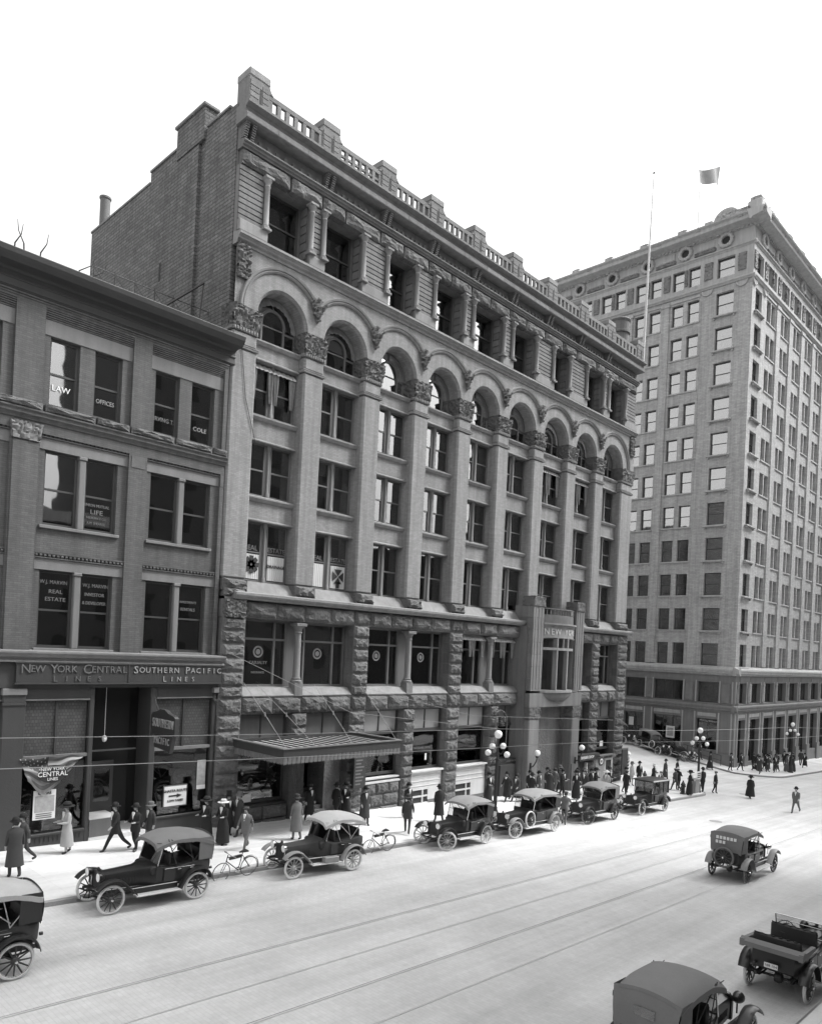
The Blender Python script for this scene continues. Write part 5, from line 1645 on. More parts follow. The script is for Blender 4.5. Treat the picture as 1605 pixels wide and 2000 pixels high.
        for s_ in (-1, 1):
            def bows(b):
                y_ = s_ * .645
                b.tube([(.15, y_, BZ), (.35, y_, HT - .1)], .013, 5); b.tube([(.15, y_, BZ), (-.35, y_, HT - .15)], .013, 5)
                b.tube([(.15, y_, BZ + .1), (.9 + S_ * .5, y_, HT - .05)], .013, 5); b.tube([(XC - .6, y_, BZ - .05), (1.0 + S_ * .4, y_, HT - .03)], .011, 5)
                b.tube([(xf - .02, y_ * .95, HT - .12), (ws - .16, y_ * .9, 1.78)], .011, 5)
            pm(t, 'top_bow', ('bows', s_) + K, bows, 'wheelw' if top == 'topl' else 'blackm', True)
    if topdown:
        def folded(b):
            def sec(x, dz, hw): return [(x - .12, -hw, 1.18 + dz), (x - .14, -hw, 1.3 + dz), (x, -hw, 1.38 + dz), (x + .16, -hw, 1.3 + dz), (x + .14, -hw, 1.18 + dz)]
            for x, hw in ((-.62, .74),):
                a = sec(x, 0, hw); c = [(p[0], -p[1], p[2]) for p in a]
                loft(b, [a, c])
            for s_ in (-1, 1):
                a = [(-.75, s_ * .74, 1.16), (-.75, s_ * .74, 1.34), (.35, s_ * .72, 1.30), (.35, s_ * .72, 1.22)]
                c = [(p[0], p[1] - s_ * .1, p[2]) for p in a]
                loft(b, [a, c])
        pm(t, 'folded_top', ('ft',) + K, folded, top)
        pm(t, 'licence_plate', 'lp', lambda b: b.box(-.66, -.65, -.16, .16, .78, .90), 'paper')
        me_ = text_mesh('188 104', 'letterb', .01)
        lp_ = obj('plate_number', me_, t, (-.665, 0, .84), (0, 0, -PI / 2), (.09, .09, .09))
    if kind == 'sedan':
        xf, xr = ws + .05, XB + .02
        def cab(b):
            def post(x0, x1, z0=1.08, z1=1.86, lean=0):
                for s_ in (-1, 1):
                    b.box(x0, x1, min(s_ * .58, s_ * .64), max(s_ * .58, s_ * .64), z0, z1)
            for x in (ws - .12, .72, .1, XB + .02): post(x, x + .07)
            for s_ in (-1, 1): b.box(XB + .02, ws, min(s_ * .58, s_ * .645), max(s_ * .58, s_ * .645), 1.80, 1.88)
            b.box(XB, XB + .06, -.64, .64, 1.1, 1.88); b.box(ws - .1, ws - .04, -.64, .64, 1.78, 1.88); b.box(ws - .08, ws - .05, -.02, .02, 1.15, 1.8)
        pm(t, 'cab', ('cab',) + K, cab, body)
        for s_ in (-1, 1):
            for a, c in ((ws - .12, .79), (.72, .17), (.1, XB + .09)):
                pm(t, 'side_glass', ('sg', a, s_) + K, lambda b: b.box(c, a, s_ * .605 - .004, s_ * .605 + .004, 1.12, 1.8), 'plate')
        pm(t, 'front_glass', ('fg',) + K, lambda b: b.box(ws - .07, ws - .06, -.58, .58, 1.15, 1.8), 'plate')
        def roof(b):
            b.grid(lambda s, q: (ws + .22 - (ws + .22 - XB + .04) * s, (q - .5) * 1.38, 1.89 + .09 * (1 - (2 * q - 1) ** 4) * (1 - (2 * s - 1) ** 6)), 14, 10)
            b.box(XB - .04, ws + .22, -.69, .69, 1.855, 1.89, .01)
        pm(t, 'roof', ('roof',) + K, roof, 'leather', True)
        pm(t, 'drip_moulding', ('dm',) + K, lambda b: (b.box(XB, ws + .2, -.705, -.69, 1.85, 1.92), b.box(XB, ws + .2, .69, .705, 1.85, 1.92)), 'cloth_l')
    pm(t, 'tail_lamp', 'tl', lambda b: b.lathe([(0, -.04), (.04, -.03), (.04, .04), (0, .05)], 10, (-.62, .4, .8), 'x'), 'blackm')
    return t
YK = -7.10
car('touring_car', 12.02, YK, PI, 'glossy black touring car with dark canvas top and white tyres, nearest in the parked row', L=2.66)
car('touring_car', 18.38, -7.2, R(175), 'dusty light touring car with sun-bleached canvas top and pale wooden wheels, between the two bicycles', L=2.54, top='topl', body='suitb', fend='fendl', wood='wheelw', toolbox=True, r=.385, openback=True)
car('touring_car', 26.42, YK + .1, PI, 'black touring car with grey top and front wheels turned hard out, third in row', L=2.66, top='topm', steer=R(-38), wood='wheelw')
car('touring_car', 31.9, YK + .05, PI, 'long grey-topped touring car with side spare wheel, beside the globe street lamp', L=3.35, top='topm', fend='fendl', spare=1, steer=R(-15), wood='wheelw', body='black')
car('touring_car', 38.06, YK + .12, PI, 'black touring car with dark top and a man leaning at its nose, fifth in row', L=2.86, top='topd', steer=R(-30), tyre='tyred')
car('closed_car', 44.15, YK, PI, 'black closed car with side windows, last in the parked row before the crossing', L=3.05, kind='sedan')
car('touring_car', 30.9, -16.7, 0, 'dark touring car driving away on the rails, tall rear curtain and spare wheel behind', L=3.1, top='topd', rearlights=True, group='motor cars on the roadway', tyre='tyred', fend='fendl')
mc = bpy.context.scene.objects['touring_car.005']
wheel_parts(mc, 0, 0, .41, 'tyred', 'wheeld', 0, 'spare_wheel').location = (-.72, .0, .95)
[o for o in mc.children if o.name.startswith('spare_wheel')][0].rotation_euler = (0, 0, PI / 2)
car('touring_car', 5.95, -9.95, PI, 'dark touring car with pale top cut by the left edge of the view', L=2.66, top='topl', group='motor cars on the roadway')
car('touring_car', 13.35, -21.9, 0, 'parked car seen from above at the bottom edge, only its seamed canvas roof in view', L=2.9, top='topd', group='motor cars at the near kerb')
car('open_car', 20.15, -21.95, 0, 'open dark car with folded canvas top and licence plate in the bottom right corner', L=3.0, top='topd', topdown=True, group='motor cars at the near kerb')
hA = R(-112)
car('touring_car', 71.4, 11.0, hA, 'dark touring car parked uphill on the side street, farther from the corner', L=2.8, top='topd', group='cars parked up the side street', spare=-1)
car('touring_car', 71.6, 7.3, hA, 'dark touring car on the side street with its spare wheel toward the crossing', L=2.7, top='topd', group='cars parked up the side street', spare=-1)
car('open_car', 72.2, 4.9, hA + .15, 'small open car nearest the corner lamp on the side street', L=2.3, top='leather', topdown=True, group='cars parked up the side street', fend='fendl', wood='wheelw', tyre='tyred')

# ================================================================== BICYCLES
def bicycle(x, y, h, label, lean=.12):
    z = road_z(x, y)
    t = thing('bicycle', (x, y, z), label, 'bicycle', 'bicycles leaning at the kerb')
    t.rotation_euler = (lean, -.042 * math.cos(h), h)
    r = .34; L = 1.08
    for wx in (0, L):
        def wf(b):
            b.lathe([(r - .03, -.012), (r - .015, -.012), (r - .015, .012), (r - .03, .012), (r - .03, -.012)], 28, axis='y')
            for k in range(14):
                a = 2 * PI * k / 14
                b.tube([(0, .02 * (-1) ** k, 0), ((r - .03) * math.cos(a), 0, (r - .03) * math.sin(a))], .003, 3, False)
            b.tube([(0, -.05, 0), (0, .05, 0)], .02, 8)
        w_ = pm(t, 'wheel', 'bw', wf, 'nickel', True, (wx, 0, r))
        obj('tyre', cached('bt', lambda b: b.grid(lambda s, q: ((r - .015 + .017 * math.cos(2 * PI * q)) * math.cos(2 * PI * s), .017 * math.sin(2 * PI * q), (r - .015 + .017 * math.cos(2 * PI * q)) * math.sin(2 * PI * s)), 30, 6), 'tyre', 'tyred', True), w_)
    def fr_(b):
        bb = (.43, 0, .29); st = (.30, 0, .80); hd = (.88, 0, .82); h2 = (.91, 0, .70)
        for p, q, rr in ((st, bb, .016), (st, hd, .016), (bb, h2, .018), (bb, (0, .05, r), .011), (bb, (0, -.05, r), .011), (st, (0, .05, r), .009), (st, (0, -.05, r), .009), ((.86, 0, .9), (.92, 0, .66), .018), ((.92, .05, .64), (L, .05, r), .011), ((.92, -.05, .64), (L, -.05, r), .011), (st, (.28, 0, .9), .013)):
            b.tube([p, q], rr, 6)
        b.grid(lambda s, q: ((r + .03) * math.cos(R(200) - s * R(150)), -.03 + .06 * q, r + (r + .03) * math.sin(R(200) - s * R(150))), 14, 1)
    pm(t, 'frame', 'bf', fr_, 'blackm', True)
    pm(t, 'handlebar', 'bh', lambda b: (b.tube([(.72, -.26, .88), (.82, -.27, .93), (.88, -.18, .95), (.86, 0, .94), (.88, .18, .95), (.82, .27, .93), (.72, .26, .88)], .012, 6)), 'nickel', True)
    pm(t, 'saddle', 'bs', lambda b: loft(b, [[(.12, -.11, .9), (.12, .11, .9), (.12, .1, .94), (.12, -.1, .94)], [(.25, -.09, .9), (.25, .09, .9), (.25, .07, .94), (.25, -.07, .94)], [(.42, -.02, .89), (.42, .02, .89), (.42, .02, .92), (.42, -.02, .92)]]), 'leather')
    def crank(b):
        b.lathe([(.07, -.03), (.1, -.03), (.1, -.025), (.07, -.025)], 16, (.43, 0, .29), 'y')
        b.tube([(.43, -.06, .29), (.36, -.07, .15)], .009, 5); b.tube([(.43, .06, .29), (.5, .07, .43)], .009, 5)
        b.box(.31, .41, -.15, -.07, .14, .16); b.box(.45, .55, .07, .15, .42, .44)
    pm(t, 'crank', 'bc', crank, 'nickel')
    pm(t, 'carrier', 'bca', lambda b: b.box(.35, .8, -.03, .03, .72, .82), 'blackm')
    return t
bicycle(14.78, -6.5, PI, 'black bicycle leaning at the kerb between the first two cars', -.1)
bicycle(21.55, -6.45, R(177), 'pale bicycle at the kerb behind the light dusty touring car', -.1)

# ================================================================== STREET LAMPS
def lamp_post(x, y, label, H=4.45):
    z = walk_z(x, y)
    t = thing('street_lamp', (x, y, z), label, 'street lamp', 'cast-iron lamps with clusters of white globes')
    def post(b):
        b.lathe([(.0, 0), (.24, 0), (.24, .08), (.19, .14), (.2, .5), (.16, .62), (.12, .7), (.13, .78), (.085, .86), (.075, 2.7), (.06, 3.3), (.09, 3.36), (.07, 3.44), (.05, 3.6), (.05, H - .3), (.08, H - .25)], 16)
        for k in range(8):
            a = 2 * PI * k / 8
            b.tube([(.085 * math.cos(a), .085 * math.sin(a), .9), (.068 * math.cos(a), .068 * math.sin(a), 3.2)], .012, 4)
    pm(t, 'post', 'lp0', post, 'blackm', True)
    for k, (deg, rc, zz) in enumerate(((-26, .30, 3.86), (154, .30, 3.86), (-72, .50, 3.48), (108, .50, 3.48))):
        zs = zz + H - 4.5
        def arm(b): b.tube([(.04, 0, zs - .28), (rc * .5, 0, zs - .4), (rc * .85, 0, zs - .36), (rc, 0, zs - .26), (rc, 0, zs - .16)], .024, 6); b.lathe([(.0, 0), (.08, .01), (.1, .05), (.06, .07)], 10, (rc, 0, zs - .19))
        m_ = pm(t, 'arm', ('lparm', rc, zs), arm, 'blackm', True, (0, 0, 0), (0, 0, R(deg)))
        obj('globe', cached('lpg', lambda b: b.lathe([(.0, -.16), (.08, -.14), (.138, -.07), (.155, 0), (.138, .08), (.08, .14), (0, .16)], 18), 'globe', 'globe', True), m_, (rc, 0, zs))
    pm(t, 'globe', 'lpt', lambda b: b.lathe([(.0, -.21), (.1, -.185), (.18, -.1), (.205, 0), (.18, .11), (.1, .185), (0, .21)], 18), 'globe', True, (0, 0, H - .05))
    return t
lamp_post(30.0, -5.43, 'five-globe street lamp at the kerb beside the car with the side spare wheel', 4.5)
lamp_post(54.3, -5.6, 'five-globe street lamp at the near corner of the crossing, among the waiting people', 4.6)
lamp_post(80.6, -4.1, 'five-globe street lamp on the far corner in front of the tower', 4.9)

# ================================================================== MARQUEE
MQ = thing('marquee', (21.3, -2.2, 3.9), 'glass-roofed iron marquee with scalloped fringe hung on rods over the doorway', 'marquee')
FM = Face(0, 0, 0, MQ)
mx0, mx1, my0, my1 = 17.9, 24.5, -4.0, -.36
FM.box('frame_beam', 'lfront', mx0, mx1, my0, my0 + .12, 3.62, 3.95, .01); FM.box('frame_beam', 'lfront', mx0, mx1, my1 - .1, my1, 3.66, 3.95)
FM.box('frame_beam', 'lfront', mx0, mx0 + .12, my0 + .12, my1 - .1, 3.62, 3.95); FM.box('frame_beam', 'lfront', mx1 - .12, mx1, my0 + .12, my1 - .1, 3.62, 3.95)
FM.box('top_rail', 'ltrim', mx0 - .04, mx1 + .04, my0 - .05, my0 + .1, 3.95, 4.0); FM.box('top_rail', 'ltrim', mx0 - .04, mx0 + .1, my0 + .1, my1, 3.95, 4.0); FM.box('top_rail', 'ltrim', mx1 - .1, mx1 + .04, my0 + .1, my1, 3.95, 4.0)
for k in range(16):
    x = mx0 + .25 + (mx1 - mx0 - .5) * k / 15
    if k < 15: FM.box('roof_pane', 'blind', x + .06, x + .34, my0 + .4, my1 - .2, 3.82, 3.84)
    FM.box('glazing_bar', 'lfront', x - .03, x + .03, my0 + .12, my1 - .1, 3.8, 3.88)
FM.box('soffit_board', 'lfront', mx0 + .12, mx1 - .12, my0 + .12, my1 - .1, 3.70, 3.74)
def fringe(n, a, c, y, along):
    for k in range(n):
        u = a + (c - a) * (k + .5) / n; h = (c - a) / n * .44
        def fn(b):
            b.prism([(-h, .30), (h, .30), (h, .06), (h * .5, 0), (0, .05), (-h * .5, 0), (-h, .06)], -.01, .01)
            b.prism([(-h * .5, .30), (h * .5, .30), (h * .5, .16), (-h * .5, .16)], -.02, -.01)
        o_ = FM.put('fringe_tongue', cached(('fr', round(h, 3)), fn, 'fringe_tongue', 'ltrim'), u if along else y, y if along else u, 3.33)
        if not along: o_.rotation_euler = (0, 0, PI / 2)
fringe(30, mx0, mx1, my0 + .03, True); fringe(15, my0 + .06, my1 - .1, mx0 + .03, False); fringe(15, my0 + .06, my1 - .1, mx1 - .03, False)
for x0, x1, zt in ((18.1, 18.2, 6.4), (19.6, 18.9, 6.3), (21.6, 22.1, 6.3), (24.3, 25.0, 6.35)):
    q = MB(); q.tube([(x0, my0 + .1, 3.98), ((x0 + x1) / 2, (my0 - .5) / 2, (3.98 + zt) / 2), (x1, -.5, zt)], .012, 6)
    q.lathe([(0, -.1), (.03, -.08), (.03, .08), (0, .1)], 8, ((x0 + x1) / 2, (my0 - .5) / 2, (3.98 + zt) / 2))
    FM.build('hanging_rod', q, 'fendl')

# ================================================================== SIGNS ON THE LEFT BUILDING
SB = thing('sign_board', (13.1, -.3, 6.4), 'long dark name board with raised letters over the ticket office front', 'sign')
FS = Face(0, 0, 0, SB)
FS.box('board', 'lsign', 9.1, 17.18, -.34, -.22, 6.36, 7.1)
for z in (6.34, 7.08): FS.box('board_frame', 'lfront', 9.05, 17.2, -.38, -.2, z, z + .05)
FS.box('board_frame', 'lfront', 13.1, 13.15, -.37, -.34, 6.4, 7.08)
def word(f, t, u0, u1, w_, z, h, m='letter', big=None, sx=1.0, shear=0):
    u = u0; step = (u1 - u0) / max(1, len(t) - 1)
    for i, ch in enumerate(t):
        if ch != ' ':
            hh = h * (big.get(i, 1) if big else 1)
            f.put('letter', text_mesh(ch, m, .05, shear, sx), u, w_, z, (hh,) * 3)
        u += step
word(FS, 'NEW YORK CENTRAL', 9.4, 12.95, -.36, 6.88, .36, 'shade', {0: 1.25, 4: 1.25, 9: 1.35})
word(FS, 'LINES', 10.4, 12.0, -.36, 6.53, .27, 'shade', {0: 1.15})
word(FS, 'SOUTHERN PACIFIC', 13.4, 17.05, -.36, 6.88, .31, 'blind', {0: 1.3, 9: 1.3})
word(FS, 'LINES', 14.6, 15.85, -.36, 6.53, .27, 'blind', {0: 1.15})
HS = thing('hanging_sign', (14.35, -1.0, 4.6), 'dark projecting electric sign in two rows of raised letters above the shop window', 'sign')
FH = Face(14.35, 0, -PI / 2, HS)
b = MB()
b.prism([(.15, 4.42), (.15, 5.2), (.5, 5.28), (.75, 5.38), (1.1, 5.38), (1.4, 5.26), (1.85, 5.18), (1.95, 5.1), (1.95, 4.42)], -.08, .08)
b.prism([(.35, 3.86), (.35, 4.40), (1.8, 4.40), (1.72, 4.1), (1.6, 3.72), (1.5, 3.8)], -.08, .08)
for q in b.v: pass
FH.build('sign_box', b, 'lsign')
b = MB(); b.tube([(.1, 0, 5.0), (-.2, 0, 5.0)], .03, 6); b.tube([(.5, 0, 5.3), (-.1, 0, 6.0)], .012, 6); b.box(.05, .2, -.06, .06, 4.4, 5.2)
FH.build('bracket', b, 'blackm')
word(FH, 'SOUTHERN', .32, 1.78, -.12, 4.83, .48, 'blind', sx=.62)
word(FH, 'PACIFIC', .5, 1.55, -.12, 4.15, .38, 'blind', sx=.62)
BN = thing('flag_bunting', (10.5, -.25, 3.7), 'draped striped flag swag with an oval railway name panel in the left shop window', 'flag')
FB = Face(0, 0, 0, BN)
def swag(s, q):
    x = 9.38 + 2.24 * s
    dep = .35 + 1.0 * (1 - abs(2 * s - .75) ** 1.3 * .8)
    xx = 10.4 + (x - 10.4) * (1 - .30 * q)
    return (xx, -.22 - .05 * math.sin(q * 16 + s * 4) - .03 * math.sin(s * 30) * q, 3.7 - dep * q * 1.0 + .03 * math.sin(s * 18))
b = MB(); b.grid(swag, 60, 24)
me_ = FB.build('swag', b, ['suitg', 'blind', 'letterb'], True).data
for p in me_.polygons:
    i, j = divmod(p.index, 24)
    p.material_index = (j // 3) % 2 if not (i < 26 and j < 9) else (2 if (i * 7 + j * 5) % 11 else 1)
b = MB(); b.lathe([(0, 0), (1, 0)], 32, (0, 0, 0), 'y'); b.v = [(10.47 + v[0] * .52, -.36, 3.12 + v[2] * .32) for v in b.v]; FB.build('oval_panel', b, 'letterb')
letter(FB, 'NEW YORK', 10.47, -.37, 3.29, .16, 'letterw'); letter(FB, 'CENTRAL', 10.47, -.37, 3.11, .24, 'letterw'); letter(FB, 'LINES', 10.47, -.37, 2.93, .15, 'letterw')
PO = thing('poster', (10.35, -.1, 1.5), 'tall printed poster with pale border standing in the left shop window', 'poster')
FP = Face(0, 0, 0, PO)
FP.box('poster_sheet', 'paper', 9.95, 10.72, -.09, -.06, 1.45, 2.5); FP.box('poster_picture', 'papg', 10.0, 10.67, -.1, -.09, 1.72, 2.3)
letter(FP, 'EMPIRE', 10.33, -.1, 2.4, .15, 'letterb')
for k in range(3): FP.box('poster_line', 'suitg', 10.05, 10.6, -.1, -.09, 1.5 + k * .07, 1.53 + k * .07)
PC = thing('show_card', (15.5, -.05, 1.4), 'white lettered show card in the right-hand shop window', 'sign')
FC = Face(0, 0, 0, PC)
FC.box('card', 'paper', 15.0, 15.98, -.03, .0, 1.32, 2.12); FC.box('card_frame', 'shade', 14.96, 16.02, -.02, .01, 1.28, 2.16)
letter(FC, 'SHASTA ROUTE', 15.49, -.04, 1.93, .15, 'letterb'); letter(FC, 'LOW FARES', 15.49, -.04, 1.53, .13, 'letterb')
b = MB(); b.prism([(15.2, 1.7), (15.55, 1.7), (15.55, 1.65), (15.78, 1.73), (15.55, 1.81), (15.55, 1.76), (15.2, 1.76)], -.045, -.035); FC.build('arrow', b, 'letterb')
b = MB()
SG = thing('round_sign', (48.3, -.9, 1.0), 'small round hanging sign with a bright ring beside the corner stair', 'sign')
FG = Face(0, 0, 0, SG)
b.lathe([(0, 0), (.34, 0), (.34, .06), (0, .06)], 24, (48.3, -1.0, .75), 'y'); FG.build('disc', b, 'lsign')
b = MB(); b.lathe([(.12, 0), (.2, 0), (.2, .01), (.12, .01)], 24, (48.3, -1.02, .75), 'y'); FG.build('ring', b, 'letterw')
FG.box('bracket', 'blackm', 48.25, 48.35, -.95, -.3, 1.05, 1.1)
BP = thing('barber_pole', (53.15, -.55, walk_z(53.1, -.5)), 'striped barber pole with white ball top at the building corner', 'barber pole')
pm(BP, 'pole', 'bpp', lambda b: b.lathe([(.14, 0), (.14, .3), (.1, .34), (.1, 1.75), (.13, 1.8), (.13, 1.9), (.05, 1.95)], 14), 'letterw', True)
pm(BP, 'ball', 'bpb', lambda b: b.lathe([(0, -.2), (.12, -.16), (.2, 0), (.12, .16), (0, .2)], 14), 'globe', True, (0, 0, 2.12))
def stripe(b):
    for q in range(2):
        for k in range(40):
            a0 = q * PI + k * .42; a1 = a0 + .42; z0 = .36 + k * .034; 
            for (aa, zz) in ((a0, z0), (a1, z0 + .034), (a1, z0 + .134), (a0, z0 + .1)): b.v.append((.104 * math.cos(aa), .104 * math.sin(aa), min(zz, 1.75)))
            o = len(b.v) - 4; b.f.append((o, o + 1, o + 2, o + 3))
pm(BP, 'stripe', 'bps', stripe, 'letterb')
SBX = thing('directory_sign', (52.3, -.8, 0), 'dark upright directory panel fixed to the rough corner pier', 'sign')
Face(0, 0, 0, SBX).box('panel', 'lsign', 51.75, 52.65, -.8, -.7, -.6, 1.35, .02)
Face(0, 0, 0, SBX).box('panel_rim', 'shade', 51.7, 52.7, -.78, -.69, 1.36, 1.42)
AW = thing('clock_bracket', (36.5, -.9, 4.5), 'ornate iron bracket with dark medallion between the ground floor windows near the portal', 'wall bracket')
FA = Face(0, 0, 0, AW)
b = MB(); b.tube([(36.0, -.7, 4.6), (36.0, -.7, 2.6)], .03, 6); b.tube([(37.1, -.7, 4.3), (37.1, -.7, 2.6)], .03, 6); b.tube([(36.0, -.7, 4.6), (36.4, -.7, 4.75), (36.8, -.7, 4.6), (37.1, -.7, 4.3)], .03, 6)
b.box(35.98, 36.06, -.7, -.3, 4.2, 4.26); b.box(37.05, 37.13, -.7, -.3, 4.2, 4.26); FA.build('iron_frame', b, 'shade')
FA.put('medallion', carved('med', .5, .15, .6, 'blackm', 12, .06), 36.6, -.7, 4.05)

# ================================================================== CORNER THINGS
def hydrant(x, y, label):
    t = thing('fire_hydrant', (x, y, walk_z(x, y)), label, 'fire hydrant', 'fire hydrants on the corner')
    pm(t, 'barrel', 'hyb', lambda b: b.lathe([(.0, 0), (.2, 0), (.2, .06), (.14, .1), (.13, .6), (.17, .63), (.17, .68), (.14, .72), (.08, .84), (0, .88)], 14), 'blackm', True)
    pm(t, 'cap', 'hyc', lambda b: b.box(-.04, .04, -.04, .04, .86, .95), 'blackm')
    for s_ in (-1, 1): pm(t, 'outlet', ('hyo', s_), lambda b: b.lathe([(.06, 0), (.06, .12), (.08, .12), (.08, .17), (0, .18)], 10, (s_ * .12 if s_ > 0 else -.30, 0, .5), 'x'), 'blackm', True)
hydrant(52.04, -5.47, 'black fire hydrant at the kerb beside the closed car'); hydrant(54.25, -1.44, 'fire hydrant on the side street pavement by the striped pole')
NS = thing('news_stand', (53.8, -5.5, walk_z(53.8, -5.5)), 'small wooden news stand with a white placard at the corner lamp', 'news stand')
pm(NS, 'stand', 'nss', lambda b: (b.box(-.35, .35, -.3, .3, 0, .95, .02), b.box(-.4, .4, -.35, .35, .95, 1.0)), 'plank')
pm(NS, 'placard', 'nsp', lambda b: b.box(-.35, .35, -.37, -.35, 1.05, 1.6), 'paper'); pm(NS, 'placard_print', 'nspp', lambda b: [b.box(-.28, .28, -.38, -.37, 1.12 + k * .14, 1.2 + k * .14) for k in range(3)] and None, 'letterb')
pm(NS, 'paper_pile', 'nspl', lambda b: b.box(-.3, .05, -.25, .2, 1.0, 1.12, .01), 'paper')
NB_ = thing('parcel_bundle', (71.9, .4, walk_z(73.5, .4)), 'pale bundle hoisted above the crowd by the far side of the crossing', 'bundle')
# side street railing and stone area wall
RL = thing('railing', (74.9, 4, walk_z(74.9, 4)), 'dark pipe railing round the basement stair on the side street', 'railing')
FR = Face(0, 0, 0, RL)
b = MB(); ys = fr(.6, 12, 10)
for y_ in ys: b.tube([(74.6, y_, walk_z(74.6, y_)), (74.6, y_, walk_z(74.6, y_) + 1.0)], .03, 6)
for h_ in (.5, 1.0): b.tube([(74.6, y_, walk_z(74.6, y_) + h_) for y_ in ys], .025, 6)
FR.build('rail', b, 'blackm')

# ================================================================== ROOF THINGS, FLAG, WIRES
FPOLE = thing('flagpole', (53.1, -.3, 30.9), 'tall thin white flagpole at the near building far roof corner', 'flagpole')
pm(FPOLE, 'pole', 'fpp', lambda b: b.tube([(0, 0, 0), (0, -.1, 7), (0, -.22, 15.0)], [.11, .08, .035], 10), 'white', True)
pm(FPOLE, 'ball', 'fpb', lambda b: b.lathe([(0, -.12), (.1, 0), (0, .12)], 10), 'suitg', True, (0, -.22, 15.05))
FL = thing('flag', (80.4, 8, 53.15), 'large flag flying on a thin pole from the tower roof', 'flag')
pm(FL, 'pole', 'flp', lambda b: b.tube([(0, 0, 0), (0, 0, 10.8)], [.07, .045], 8), 'cloth_l', True)
pm(FL, 'flag_cloth', 'flc', lambda b: b.grid(lambda s, q: (.1 + 5.6 * s, .35 * math.sin(s * 8 + q), 9.9 + 2.3 * s + (1.3 + .9 * s) * (q - .5) - .25 * math.sin(s * 5)), 30, 8), 'flagm', True)
RR = thing('roof_railing', (13, 2, 21), 'thin wire trellis railing on the roof of the dark brick block', 'railing')
FRR = Face(0, 0, 0, RR)
b = MB()
for k in range(7):
    x = 12.0 + k * .85
    b.tube([(x, 2, 20.4), (x, 2, 22.9)], .02, 5)
    if k < 6: b.tube([(x, 2, 21.9), (x + .85, 2, 22.75)], .012, 4); b.tube([(x + .85, 2, 21.9), (x, 2, 22.75)], .012, 4)
b.tube([(12.0, 2, 22.8), (17.1, 2, 22.8)], .018, 5); b.tube([(12.0, 2, 21.9), (17.1, 2, 21.9)], .018, 5)
FRR.build('trellis', b, 'blackm')
b = MB(); b.tube([(15.0, 2, 22.3), (16.8, 2, 24.0)], .05, 6); b.tube([(16.8, 2, 24.0), (16.5, 2, 20.4)], .03, 6); FRR.build('brace', b, 'blackm')
b = MB()
for (x, z, s_) in ((9.0, 21.6, 1), (9.5, 21.7, -1), (9.9, 21.6, 1), (11.2, 21.5, 2.4), (11.6, 21.4, 2.6)):
    b.tube([(x, 2, z - .8), (x + .1 * s_, 2, z + .9), (x + .3 * s_, 2, z + 1.3), (x + .35 * s_, 2, z + 1.7)], [.03, .03, .02, .01], 5)
FRR.build('iron_hooks', b, 'blackm')
def wire(y, z, label, m='wire', rr=.008):
    t = thing('trolley_wire', (0, y, z), label, 'wire', 'overhead trolley wires')
    Face(0, 0, 0, t)
    q = MB(); pts = []
    for k in range(64):
        x = -40 + 3 * k
        pts.append((x, 0, .79 - .042 * x - .12 * math.sin(((x + 40) % 30) / 30 * PI)))
    q.tube(pts, rr, 5)
    obj('strand', q.mesh('strand', m), t)
wire(-13.0, 5.72, 'upper trolley wire running above the nearer rails')
wire(-16.0, 5.62, 'lower trolley wire running above the second pair of rails')
for (p, q_, lb) in (((17.6, -.5, 7.6), (19.4, -6.2, 5.6), 'slack span wire dropping from the corner pier to the trolley wire'), ((25.0, -.5, 6.2), (27.2, -6.0, 5.2), 'slack span wire dropping from the second pier over the marquee end')):
    t = thing('span_wire', p, lb, 'wire', 'span wires tied to the stone piers')
    q = MB(); q.tube([(0, 0, 0), (q_[0] - p[0], q_[1] - p[1], q_[2] - p[2]), ((q_[0] - p[0]) * 1.6, -12.5 - p[1], 5.6 - p[2])], .009, 5)
    obj('strand', q.mesh('strand', 'wire'), t)
t = thing('loose_cable', (17.6, -.04, 20), 'slack dark cable sagging across the piers of the arched block', 'cable')
q = MB(); q.tube([(.0, 0, 1.0), (.3, 0, -1.2), (.9, 0, -3.0)], .015, 5); obj('strand', q.mesh('strand', 'blackm'), t)

# ================================================================== PEOPLE
def body_mesh(key, J, E_, rad, skin_z, name='body'):
    me = bpy.data.meshes.new(name); me.from_pydata(J, E_, [])
    o = bpy.data.objects.new('tmp', me); C.objects.link(o)
    sk = o.modifiers.new('s', 'SKIN'); sk.use_smooth_shade = True
    for i, r_ in enumerate(rad):
        me.skin_vertices[0].data[i].radius = r_ if isinstance(r_, tuple) else (r_, r_)
    me.skin_vertices[0].data[0].use_root = True
    ss = o.modifiers.new('u', 'SUBSURF'); ss.levels = 1; ss.render_levels = 1
    dg = bpy.context.evaluated_depsgraph_get()
    out = bpy.data.meshes.new_from_object(o.evaluated_get(dg))
    bpy.data.objects.remove(o)
    out.name = name
    hands = [Vector(J[i]) for i in (11, 15)]
    out.materials.clear(); out.materials.append(M['suitd']); out.materials.append(M['skin']); out.materials.append(M['black'])
    for p in out.polygons:
        c = p.center
        if c.z > skin_z: p.material_index = 1
        elif min((c - h).length for h in hands) < .085: p.material_index = 1
        elif c.z < .09: p.material_index = 2
        p.use_smooth = True
    return out
